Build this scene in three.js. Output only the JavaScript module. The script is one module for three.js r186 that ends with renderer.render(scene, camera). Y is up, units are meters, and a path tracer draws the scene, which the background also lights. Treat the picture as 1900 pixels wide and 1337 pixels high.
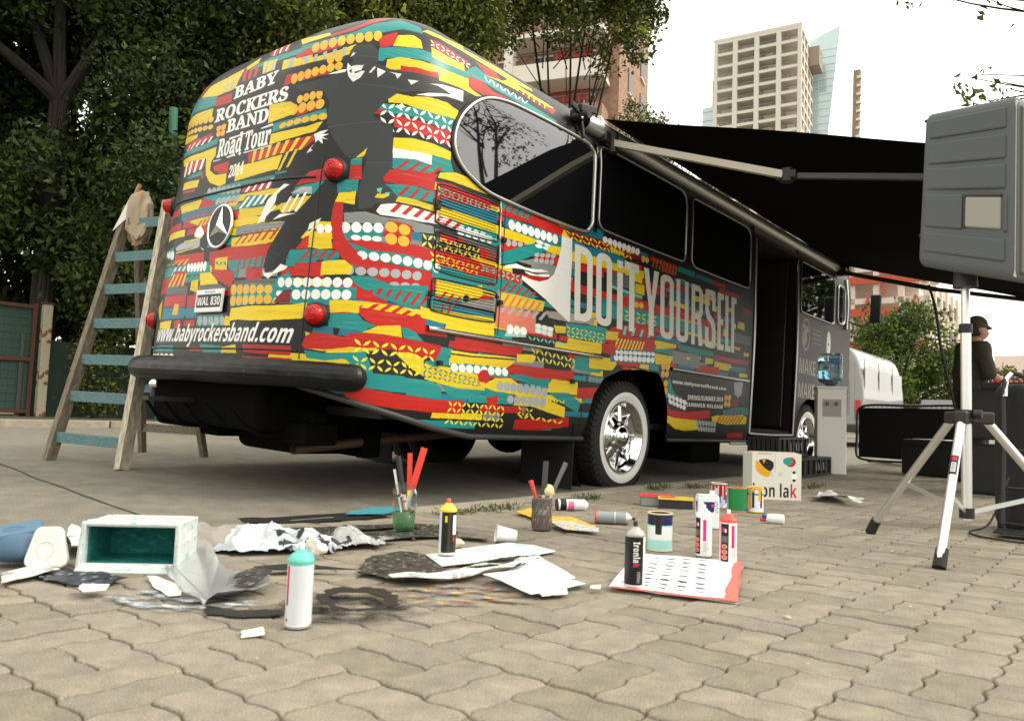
import * as THREE from 'three';
import { mergeGeometries, mergeVertices, toCreasedNormals } from 'three/addons/utils/BufferGeometryUtils.js';
import { RoundedBoxGeometry } from 'three/addons/geometries/RoundedBoxGeometry.js';
import { MarchingCubes } from 'three/addons/objects/MarchingCubes.js';
import { ImprovedNoise } from 'three/addons/math/ImprovedNoise.js';

// ---------------------------------------------------------------- camera, sky, sun, exposure
const scene = new THREE.Scene();
const V3 = (x, y, z) => new THREE.Vector3(x, y, z);
const RAD = Math.PI / 180;
const camera = new THREE.PerspectiveCamera(2 * Math.atan(668.5 / 1430) / RAD, 1024 / 720, 0.05, 1200);
{
  const yaw = 39.7 * RAD, pitch = 4 * RAD, roll = 2 * RAD;
  const fw = V3(-Math.sin(yaw) * Math.cos(pitch), Math.sin(pitch), -Math.cos(yaw) * Math.cos(pitch));
  const r = V3().crossVectors(fw, V3(0, 1, 0)).normalize(), u = V3().crossVectors(r, fw);
  const r2 = r.clone().multiplyScalar(Math.cos(roll)).addScaledVector(u, Math.sin(roll)), u2 = u.clone().multiplyScalar(Math.cos(roll)).addScaledVector(r, -Math.sin(roll));
  camera.position.set(0, 0.55, 0);
  camera.quaternion.setFromRotationMatrix(new THREE.Matrix4().makeBasis(r2, u2, fw.clone().negate()));
  camera.focus = 6; camera.userData.fStop = 5;
}
const renderer = new THREE.WebGLRenderer();
renderer.toneMapping = THREE.LinearToneMapping;
renderer.toneMappingExposure = 1.5;
renderer.shadowMap.enabled = true;
{ // bright overcast sky: one pale sheet of cloud, a little warmer and brighter toward the hidden low sun
  const W = 256, H = 128, d = new Float32Array(W * H * 4), sun = V3(0.55, 0.62, -0.55).normalize();
  for (let j = 0; j < H; j++) for (let i = 0; i < W; i++) {
    const th = ((j + 0.5) / H - 0.5) * Math.PI, ph = ((i + 0.5) / W - 0.5) * 2 * Math.PI;
    const x = Math.cos(ph) * Math.cos(th), y = Math.sin(th), z = Math.sin(ph) * Math.cos(th);
    const c = Math.max(0, x * sun.x + y * sun.y + z * sun.z), g = 1.12 + 0.5 * c * c + 0.16 * Math.max(0, y), k = (j * W + i) * 4;
    d[k] = g; d[k + 1] = g * 0.98; d[k + 2] = g * 0.9; d[k + 3] = 1;
    if (y < 0) { d[k] *= 0.5; d[k + 1] *= 0.5; d[k + 2] *= 0.5; }
  }
  const t = new THREE.DataTexture(d, W, H, THREE.RGBAFormat, THREE.FloatType);
  t.mapping = THREE.EquirectangularReflectionMapping; t.magFilter = THREE.LinearFilter; t.needsUpdate = true;
  scene.background = t; scene.environment = t;
}
const sunLight = new THREE.DirectionalLight(new THREE.Color(1, 0.93, 0.79), 1.5);
sunLight.position.set(22, 25, -22); sunLight.target.position.set(-3, 0, -5);
sunLight.castShadow = true; sunLight.shadow.radius = 28; sunLight.shadow.mapSize.set(2048, 2048);
Object.assign(sunLight.shadow.camera, { left: -40, right: 40, top: 40, bottom: -40, near: 1, far: 120 });
sunLight.name = 'sun'; scene.add(sunLight, sunLight.target);

// ---------------------------------------------------------------- helpers
function mulberry(a) { return () => { a |= 0; a = a + 0x6D2B79F5 | 0; let t = Math.imul(a ^ a >>> 15, 1 | a); t = t + Math.imul(t ^ t >>> 7, 61 | t) ^ t; return ((t ^ t >>> 14) >>> 0) / 4294967296; }; }
const perlin = new ImprovedNoise();
const fbm = (x, y, o = 4) => { let s = 0, a = 0.5; for (let i = 0; i < o; i++) { s += a * perlin.noise(x, y, i * 7.3); x *= 2.03; y *= 2.03; a *= 0.5; } return s; };
function M(color, rough = 0.7, extra = {}) {
  const { metal = 0, phys, ...rest } = extra;
  const C = phys ? THREE.MeshPhysicalMaterial : THREE.MeshStandardMaterial;
  const m = new C({ roughness: rough, metalness: metal, ...rest });
  if (Array.isArray(color)) m.color.setRGB(...color); else m.color.set(color);
  return m;
}
const taken = new Map();
function numbered(n) { const k = taken.get(n) ?? 0; taken.set(n, k + 1); return k ? `${n}_${String(k).padStart(3, '0')}` : n; }
function shade(o) { o.castShadow = o.receiveShadow = true; return o; }
function part(parent, name, geo, mat, pos, rot) {
  const m = shade(new THREE.Mesh(geo, mat)); m.name = name; parent.add(m);
  if (pos) m.position.set(...pos);
  if (rot) m.rotation.set(...rot);
  return m;
}
function tag(o, label, category, group) { o.userData.label = label; o.userData.category = category; if (group) o.userData.group = group; return o; }
function thing(name, label, category, pos = [0, 0, 0], turn = 0, group) {
  const o = new THREE.Group(); o.name = numbered(name); o.position.set(...pos); o.rotation.y = turn; scene.add(o);
  return tag(o, label, category, group);
}
function solo(name, label, category, geo, mat, pos, rot, group) { const m = part(scene, numbered(name), geo, mat, pos, rot); return tag(m, label, category, group); }
function structure(name, geo, mat, pos) { const m = part(scene, numbered(name), geo, mat, pos); m.userData.kind = 'structure'; return m; }
const box = (w, h, d, r = 0) => r ? new RoundedBoxGeometry(w, h, d, 2, r) : new THREE.BoxGeometry(w, h, d);
const cyl = (r0, r1, h, n = 20, open = false) => new THREE.CylinderGeometry(r0, r1, h, n, 1, open);
const at = (g, x = 0, y = 0, z = 0, rx = 0, ry = 0, rz = 0) => g.applyMatrix4(new THREE.Matrix4().compose(V3(x, y, z), new THREE.Quaternion().setFromEuler(new THREE.Euler(rx, ry, rz)), V3(1, 1, 1)));
const merge = (...g) => mergeGeometries(g.flat().map(q => { const n = q.index ? q.toNonIndexed() : q; for (const k of Object.keys(n.attributes)) if (!['position', 'normal', 'uv'].includes(k)) n.deleteAttribute(k); return n; }));
function bar(a, b, r0, r1 = r0, n = 12) { // round bar between two points
  const A = V3(...a), B = V3(...b), d = B.clone().sub(A), g = new THREE.CylinderGeometry(r1, r0, d.length(), n, 1);
  g.applyMatrix4(new THREE.Matrix4().compose(A.clone().add(B).multiplyScalar(0.5), new THREE.Quaternion().setFromUnitVectors(V3(0, 1, 0), d.normalize()), V3(1, 1, 1)));
  return g;
}
function plank(a, b, w, t, side) { // rectangular bar between two points; side = direction of its width
  const A = V3(...a), B = V3(...b), y = B.clone().sub(A), l = y.length(); y.normalize();
  const x = V3(...side).addScaledVector(y, -V3(...side).dot(y)).normalize(), z = V3().crossVectors(x, y);
  return new THREE.BoxGeometry(w, l, t).applyMatrix4(new THREE.Matrix4().makeBasis(x, y, z).setPosition(A.add(B).multiplyScalar(0.5)));
}
function tube(pts, r, seg = 40, n = 10, closed = false) { return new THREE.TubeGeometry(new THREE.CatmullRomCurve3(pts.map(p => p.isVector3 ? p : V3(...p)), closed, 'centripetal'), seg, r, n, closed); }
const lathe = (pts, n = 32) => new THREE.LatheGeometry(pts.map(p => new THREE.Vector2(...p)), n);
function canvasTex(w, h, draw, srgb = true) {
  const c = document.createElement('canvas'); c.width = w; c.height = h; draw(c.getContext('2d'), w, h);
  const t = new THREE.CanvasTexture(c); if (srgb) t.colorSpace = THREE.SRGBColorSpace; t.magFilter = THREE.LinearFilter; t.anisotropy = 8; return t;
}
function noiseTex(n, f, srgb = true) { // tiling-free DataTexture from f(x,y in 0..1) -> [r,g,b] 0..255
  const d = new Uint8Array(n * n * 4);
  for (let y = 0; y < n; y++) for (let x = 0; x < n; x++) { const c = f(x / n, y / n), k = (y * n + x) * 4; d[k] = c[0]; d[k + 1] = c[1]; d[k + 2] = c[2]; d[k + 3] = 255; }
  const t = new THREE.DataTexture(d, n, n); t.wrapS = t.wrapT = THREE.RepeatWrapping; t.magFilter = THREE.LinearFilter; if (srgb) t.colorSpace = THREE.SRGBColorSpace; t.needsUpdate = true; return t;
}
// world-metre uv from x,z (ground sheets)
function uvXZ(g, s) { const p = g.attributes.position, a = new Float32Array(p.count * 2); for (let i = 0; i < p.count; i++) { a[i * 2] = p.getX(i) / s; a[i * 2 + 1] = p.getZ(i) / s; } g.setAttribute('uv', new THREE.BufferAttribute(a, 2)); return g; }
function uvBox(g, s = 1) { // box-projected uv in metres
  const p = g.attributes.position, n = g.attributes.normal, a = new Float32Array(p.count * 2);
  for (let i = 0; i < p.count; i++) {
    const x = Math.abs(n.getX(i)), y = Math.abs(n.getY(i)), z = Math.abs(n.getZ(i));
    if (y >= x && y >= z) { a[i * 2] = p.getX(i) / s; a[i * 2 + 1] = p.getZ(i) / s; } else if (x >= z) { a[i * 2] = p.getZ(i) / s; a[i * 2 + 1] = p.getY(i) / s; } else { a[i * 2] = p.getX(i) / s; a[i * 2 + 1] = p.getY(i) / s; }
  }
  g.setAttribute('uv', new THREE.BufferAttribute(a, 2)); return g;
}
const clamp = (x) => Math.max(0, Math.min(255, x));

// ---------------------------------------------------------------- common materials
const BLACK = M([0.012, 0.012, 0.012], 0.55), RUBBER = M([0.018, 0.017, 0.016], 0.85), DARKSTEEL = M([0.03, 0.03, 0.03], 0.45, { metal: 0.6 });
const CHROME = M([0.8, 0.8, 0.8], 0.12, { metal: 1 }), ALU = M([0.72, 0.73, 0.72], 0.32, { metal: 0.9 }), WHITE = M([0.75, 0.75, 0.72], 0.5), CHARCOAL = M([0.035, 0.034, 0.032], 0.5);
const GLOSSBLACK = M([0.006, 0.006, 0.006], 0.12);

// ---------------------------------------------------------------- ground, road, kerb
const gt = noiseTex(512, (x, y) => { const n = fbm(x * 9, y * 9, 5), g = fbm(x * 160, y * 160, 2), v = 116 + 26 * n + 40 * g; return [clamp(v * 1.04), clamp(v), clamp(v * 0.9)]; });
const gb = noiseTex(512, (x, y) => { const v = 128 + 150 * fbm(x * 150, y * 150, 3); return [clamp(v), clamp(v), clamp(v)]; }, false);
const asphalt = M([0.95, 0.93, 0.9], 0.9, { map: gt, bumpMap: gb, bumpScale: 0.006 });
const X0 = -3.26; // road side of the kerb
function roadY(x) { const d = X0 - x; return d < 4.2 ? -0.1 + d * 0.033 : Math.max(-0.02, 0.039 - (d - 4.2) * 0.012); }
{
  const g = new THREE.PlaneGeometry(900, 900, 2, 2); g.rotateX(-Math.PI / 2); g.translate(0, -0.35, 0);
  structure('ground', uvXZ(g, 3), M([0.16, 0.15, 0.11], 0.95));
  const xs = [X0 + 0.1, X0, -4.5, -5.5, -6.5, -7.5, -9, -11, -13, -15, -16.6], zs = []; for (let z = 40; z >= -160; z -= z > -30 ? 2 : 10) zs.push(z);
  const pos = [], idx = [];
  zs.forEach(z => xs.forEach(x => pos.push(x, roadY(x), z)));
  for (let j = 0; j < zs.length - 1; j++) for (let i = 0; i < xs.length - 1; i++) { const a = j * xs.length + i, b = a + 1, c = a + xs.length, d = c + 1; idx.push(a, b, c, b, d, c); }
  const rg = new THREE.BufferGeometry(); rg.setAttribute('position', new THREE.Float32BufferAttribute(pos, 3)); rg.setIndex(idx); rg.computeVertexNormals();
  const road = structure('road', uvXZ(rg, 1.7), asphalt); asphalt.side = THREE.DoubleSide;
  // tar-filled joints across the carriageway
  const tar = M([0.05, 0.047, 0.042], 0.85);
  for (const [z0, w, k] of [[-1.9, 0.012, 1], [-6.2, 0.014, 2], [-12, 0.014, 3]]) {
    const P = [], I = [], n = 60; for (let i = 0; i <= n; i++) { const x = X0 - 0.05 - i * 0.22, z = z0 + 0.12 * fbm(x * 0.6, k * 9, 3) + (x + 3) * 0.06, ww = w * (0.5 + 0.8 * Math.abs(fbm(x * 3, k, 2)) * 2); P.push(x, roadY(x) + 0.004, z - ww, x, roadY(x) + 0.004, z + ww); if (i) { const a = (i - 1) * 2; I.push(a, a + 2, a + 1, a + 1, a + 2, a + 3); } }
    const q = new THREE.BufferGeometry(); q.setAttribute('position', new THREE.Float32BufferAttribute(P, 3)); q.setIndex(I); q.computeVertexNormals(); tar.side = THREE.DoubleSide;
    part(road, 'tar_joint', q, tar);
  }
}
// kerb stones on our side, and the opposite kerb with its pavement
const concTex = noiseTex(256, (x, y) => { const v = 172 + 44 * fbm(x * 6, y * 6, 4) + 34 * fbm(x * 70, y * 70, 2); return [clamp(v * 1.01), clamp(v * 0.97), clamp(v * 0.88)]; });
const concrete = M([0.62, 0.61, 0.6], 0.9, { map: concTex, bumpMap: gb, bumpScale: 0.003 });
{
  const kerb = new THREE.Group(); kerb.name = 'kerb'; kerb.userData.kind = 'structure'; scene.add(kerb);
  const g = uvBox(box(0.19, 0.24, 0.985, 0.018), 0.9), rnd = mulberry(4);
  const ms = [0.58, 0.66, 0.5].map(v => { const m = concrete.clone(); m.color.setRGB(v, v * 0.98, v * 0.95); return m; });
  for (let i = 0; i < 26; i++) part(kerb, 'kerb_stone', g, ms[Math.floor(rnd() * 3)], [X0 + 0.1, -0.115 + (rnd() - 0.5) * 0.008, 5.5 - i], [0, (rnd() - 0.5) * 0.012, 0]);
  const far = new THREE.Group(); far.name = 'far_kerb'; far.userData.kind = 'structure'; scene.add(far);
  const g2 = uvBox(box(0.22, 0.26, 1.97, 0.02), 0.9);
  for (let i = 0; i < 34; i++) part(far, 'kerb_stone', g2, ms[Math.floor(rnd() * 3)], [-16.6, 0.0, 8 - i * 2]);
  const pv = box(7, 0.2, 90); pv.translate(-20.2, 0.0, -20);
  const dirt = noiseTex(256, (x, y) => { const n = fbm(x * 8, y * 8, 4), v = 92 + 60 * n + 30 * fbm(x * 60, y * 60, 2), gr = n > 0.08 ? 1 : 0; return gr ? [clamp(v * 0.75), clamp(v * 0.95), clamp(v * 0.45)] : [clamp(v * 1.1), clamp(v), clamp(v * 0.78)]; });
  structure('far_pavement', uvBox(pv, 2.5), M([0.6, 0.6, 0.6], 0.95, { map: dirt }));
}
// pavement of wavy interlocking blocks
const PX = 0.116, PZ = 0.12; // basket weave: pairs of blocks laid alternately along and across, all edges wavy
{
  const side = new THREE.PlaneGeometry(11.2, 70); side.rotateX(-Math.PI / 2); side.translate(X0 + 0.19 + 5.6, -0.009, -28);
  const sandTex = noiseTex(256, (x, y) => { const v = 120 + 60 * fbm(x * 20, y * 20, 4) + 60 * fbm(x * 90, y * 90, 2); return [clamp(v * 1.05), clamp(v * 0.95), clamp(v * 0.75)]; });
  const bed = structure('pavement', uvXZ(side, 0.8), M([0.36, 0.33, 0.28], 0.95, { map: sandTex }));
  function blockGeo(k, w, d) {
    const gp = 0.003, pts = [], hx = w / 2 - gp / 2, hz = d / 2 - gp / 2, nx = Math.round(w / PX) * 7, nz = Math.round(d / PZ) * 6;
    const wz = x => 0.0056 * Math.sin((x + w / 2) / PX * 2 * Math.PI + 0.4) + 0.0018 * Math.sin((x + w / 2) / PX * 4 * Math.PI), wx = z => 0.0068 * Math.sin((z + d / 2) / PZ * 2 * Math.PI) + 0.002 * Math.sin((z + d / 2) / PZ * 4 * Math.PI + 1);
    const P2 = (x, z) => pts.push([x + wx(z), z + wz(x)]);
    for (let i = 0; i < nx; i++) P2(-hx + 2 * hx * i / nx, -hz); for (let i = 0; i < nz; i++) P2(hx, -hz + 2 * hz * i / nz); for (let i = 0; i < nx; i++) P2(hx - 2 * hx * i / nx, hz); for (let i = 0; i < nz; i++) P2(-hx, hz - 2 * hz * i / nz);
    const N = pts.length, P = [], I = [], rings = [[1, 0.007, 0], [1, 0.0035, -0.001], [1, 0, -0.005], [1, 0, -0.03]], c = pts.reduce((q, e) => [q[0] + e[0] / N, q[1] + e[1] / N], [0, 0]);
    P.push(c[0], 0.0004, c[1]); rings.forEach(([, ins, y]) => pts.forEach(([x, z]) => { const ex = Math.max(0, 1 - ins / (w / 2)), ez = Math.max(0, 1 - ins / (d / 2)); P.push(x * ex, y, z * ez); }));
    for (let i = 0; i < N; i++) { const j = (i + 1) % N; I.push(0, 1 + j, 1 + i); for (let r = 0; r < 3; r++) { const e = 1 + r * N + i, f = 1 + r * N + j, g = e + N, h = f + N; I.push(e, f, g, f, h, g); } }
    const g = new THREE.BufferGeometry(); g.setAttribute('position', new THREE.Float32BufferAttribute(P, 3)); g.setIndex(I); g.computeVertexNormals();
    const uv = []; for (let i = 0; i < P.length; i += 3) uv.push(P[i] / 0.5 + 0.17 * k + 0.13, P[i + 2] / 0.5 + 0.31 * k); g.setAttribute('uv', new THREE.Float32BufferAttribute(uv, 2));
    return g;
  }
  const blockTex = noiseTex(512, (x, y) => { const n = fbm(x * 7, y * 7, 4), f = fbm(x * 120, y * 120, 2); let v = 186 + 36 * n + 62 * f; if (f > 0.3) v += 26; if (f < -0.33) v -= 42; return [clamp(v * 1.01), clamp(v * 0.965), clamp(v * 0.875)]; });
  const blockBump = noiseTex(512, (x, y) => { const v = 128 + 150 * fbm(x * 110, y * 110, 3); return [clamp(v), clamp(v), clamp(v)]; }, false);
  const geos = [0, 1, 2].flatMap(k => [blockGeo(k, 2 * PX, PZ), blockGeo(k + 5, PX, 2 * PZ)]), mats = [0.41, 0.45, 0.38, 0.47].map((v, i) => M([v, v * (0.97 - 0.01 * (i % 2)), v * (0.935 - 0.025 * (i % 3))], 0.92, { map: blockTex, bumpMap: blockBump, bumpScale: 0.0022 }));
  const rnd = mulberry(77), cells = [];
  for (let j = 0; j < 96; j++) for (let i = 0; i < 31; i++) for (let h = 0; h < 2; h++) {
    const across = (i + j) % 2, x = X0 + 0.2 + 2 * PX * i + (across ? PX * (h + 0.5) : PX), z = 0.6 - 2 * PZ * (j + 1) + (across ? PZ : PZ * (h + 0.5)), p = V3(x, 0, z).project(camSnap());
    const inView = p.z < 1 && Math.abs(p.x) < 1.02 && Math.abs(p.y) < 1.02, d = Math.hypot(x, z);
    cells.push([x, z, inView ? d : 100 + d, rnd(), rnd(), rnd(), rnd(), across]);
  }
  function camSnap() { if (!camSnap.c) { camera.updateProjectionMatrix(); camera.updateMatrixWorld(); camSnap.c = camera; } return camSnap.c; }
  cells.sort((a, b) => a[2] - b[2]);
  const lay = (o, c) => { o.position.set(c[0] + (c[5] - 0.5) * 0.0025, (c[3] - 0.5) * 0.005, c[1]); o.rotation.set((c[4] - 0.5) * 0.024, (c[5] - 0.5) * 0.012, (c[6] - 0.5) * 0.024); o.updateMatrix(); };
  cells.slice(0, 300).forEach(c => lay(part(bed, 'paving_block', geos[Math.floor(c[3] * 2.99) * 2 + c[7]], mats[Math.floor(c[6] * 3.99)]), c));
  const rest = cells.slice(300), dummy = new THREE.Object3D();
  for (const k of [0, 1]) {
    const mine = rest.filter(c => c[7] === k), im = shade(new THREE.InstancedMesh(geos[2 + k], mats[1], mine.length));
    mine.forEach((c, i) => { lay(dummy, c); im.setMatrixAt(i, dummy.matrix); const v = 0.82 + 0.28 * c[6]; im.setColorAt(i, new THREE.Color(v, v, v * (0.97 + 0.05 * c[5]))); });
    im.name = 'paving_blocks'; im.userData.kind = 'stuff'; bed.add(im);
  }
}
// ---------------------------------------------------------------- the painted bus
const B = { W: 2.9, r: 0.92, bulge: 0.05, ys: 2.83, tum: 0.02, H: 3.41, a: 0.30, k: 1.54, rake: 0.056 };
const ARC = Math.PI / 2 * B.r, FLAT = B.W - 2 * B.r, UREAR = -(2 * ARC + FLAT), UEND = 9.3;
const PROF = (() => {
  const y = [], d = [], N = (n, f) => { for (let i = 0; i < n; i++) { const q = f(i / n); y.push(q[0]); d.push(q[1]); } };
  N(8, t => [0.42 + t * 0.3, 0.05 * (1 - t) ** 2]); N(8, t => [0.72 + t * 0.78, 0]); N(23, t => [1.5 + t * (B.ys - 1.5), B.tum * t ** 1.5]);
  for (let i = 0; i <= 32; i++) { const a = i / 32 * Math.PI / 2; y.push(B.ys + (B.H - B.ys) * Math.sin(a)); d.push(B.tum + B.a * (1 - Math.cos(a))); }
  const v = [0.42]; for (let i = 1; i < y.length; i++) v.push(v[i - 1] + Math.hypot(y[i] - y[i - 1], d[i] - d[i - 1]));
  return { y, d, v };
})();
const VTOP = PROF.v[PROF.v.length - 1];
function prof(v) {
  const { y, d, v: V } = PROF; if (v <= V[0]) return [d[0], y[0] + v - V[0]];
  let i = 1; while (i < V.length - 1 && V[i] < v) i++;
  const t = Math.min(1, (v - V[i - 1]) / (V[i] - V[i - 1])); return [d[i - 1] + (d[i] - d[i - 1]) * t, y[i - 1] + (y[i] - y[i - 1]) * t];
}
function plan(u) {
  const { W, r } = B; let x, z, nx, nz, w;
  if (u >= 0) { x = 0; z = -r - u; nx = 1; nz = 0; w = 0; }
  else if (u > -ARC) { const a = (u + ARC) / r; x = -r + r * Math.sin(a); z = -r + r * Math.cos(a); nx = Math.sin(a); nz = Math.cos(a); w = nz * nz; }
  else if (u > -ARC - FLAT) { x = -r + (u + ARC); z = 0; nx = 0; nz = 1; w = 1; }
  else if (u > UREAR) { const a = (u - UREAR) / r; x = -W + r - r * Math.cos(a); z = -r + r * Math.sin(a); nx = -Math.cos(a); nz = Math.sin(a); w = nz * nz; }
  else { x = -W; z = -r + (u - UREAR); nx = -1; nz = 0; w = 0; }
  const q = (x + W / 2) / (W / 2); z -= B.bulge * q * q * w; return [x, z, nx, nz, w];
}
function S0(u, v) { const [d, y] = prof(v), [x, z, nx, nz, w] = plan(u), k = 1 + (B.k - 1) * w; return V3(x - nx * d * k, y, z - nz * d * k - B.rake * w * Math.max(0, y - 1)); }
function SN(u, v) { const e = 0.01, a = S0(u + e, v).sub(S0(u - e, v)), b = S0(u, Math.min(VTOP, v + e)).sub(S0(u, v - e)); return a.cross(b).normalize(); }
function S(u, v, off = 0) { const p = S0(u, v); return off ? p.addScaledVector(SN(u, v), off) : p; }
// grid patch on the body surface; lo(u)/hi(u) bound it in v
function patch(u0, u1, nu, lo, hi, nv, off = 0, uvf) {
  const P = [], I = [], T = [], f = x => typeof x === 'function' ? x : () => x, L = f(lo), Hh = f(hi);
  for (let i = 0; i <= nu; i++) { const u = u0 + (u1 - u0) * i / nu; for (let j = 0; j <= nv; j++) { const v = L(u) + (Hh(u) - L(u)) * j / nv, p = S(u, v, off); P.push(p.x, p.y, p.z); T.push(...(uvf ? uvf(u, v) : [u, v])); } }
  for (let i = 0; i < nu; i++) for (let j = 0; j < nv; j++) { const a = i * (nv + 1) + j, b = a + nv + 1; I.push(a, b, a + 1, b, b + 1, a + 1); }
  const g = new THREE.BufferGeometry(); g.setAttribute('position', new THREE.Float32BufferAttribute(P, 3)); g.setAttribute('uv', new THREE.Float32BufferAttribute(T, 2)); g.setIndex(I); g.computeVertexNormals(); return g;
}
// region given by rows: for every v a [uL,uR]
function rowPatch(rows, nu, off) {
  const P = [], I = [], n = nu + 1;
  rows.forEach(([v, a, b]) => { for (let i = 0; i <= nu; i++) { const p = S(a + (b - a) * i / nu, v, off); P.push(p.x, p.y, p.z); } });
  for (let j = 0; j < rows.length - 1; j++) for (let i = 0; i < nu; i++) { const a = j * n + i; I.push(a, a + 1, a + n, a + 1, a + n + 1, a + n); }
  const g = new THREE.BufferGeometry(); g.setAttribute('position', new THREE.Float32BufferAttribute(P, 3)); g.setIndex(I); g.computeVertexNormals(); return g;
}
function roundRows(u0, u1, v0, v1, r, n = 26) {
  const rows = []; for (let j = 0; j <= n; j++) { const t = 0.5 - 0.5 * Math.cos(Math.PI * j / n), v = v0 + (v1 - v0) * t; let e = 0; const b = Math.min(v - v0, v1 - v); if (b < r) e = r - Math.sqrt(Math.max(0, r * r - (r - b) ** 2)); rows.push([v, u0 + e, u1 - e]); } return rows;
}
function outline(rows, off) { return [...rows.map(([v, a]) => S(a, v, off)), ...rows.slice().reverse().map(([v, , b]) => S(b, v, off))]; }

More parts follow.
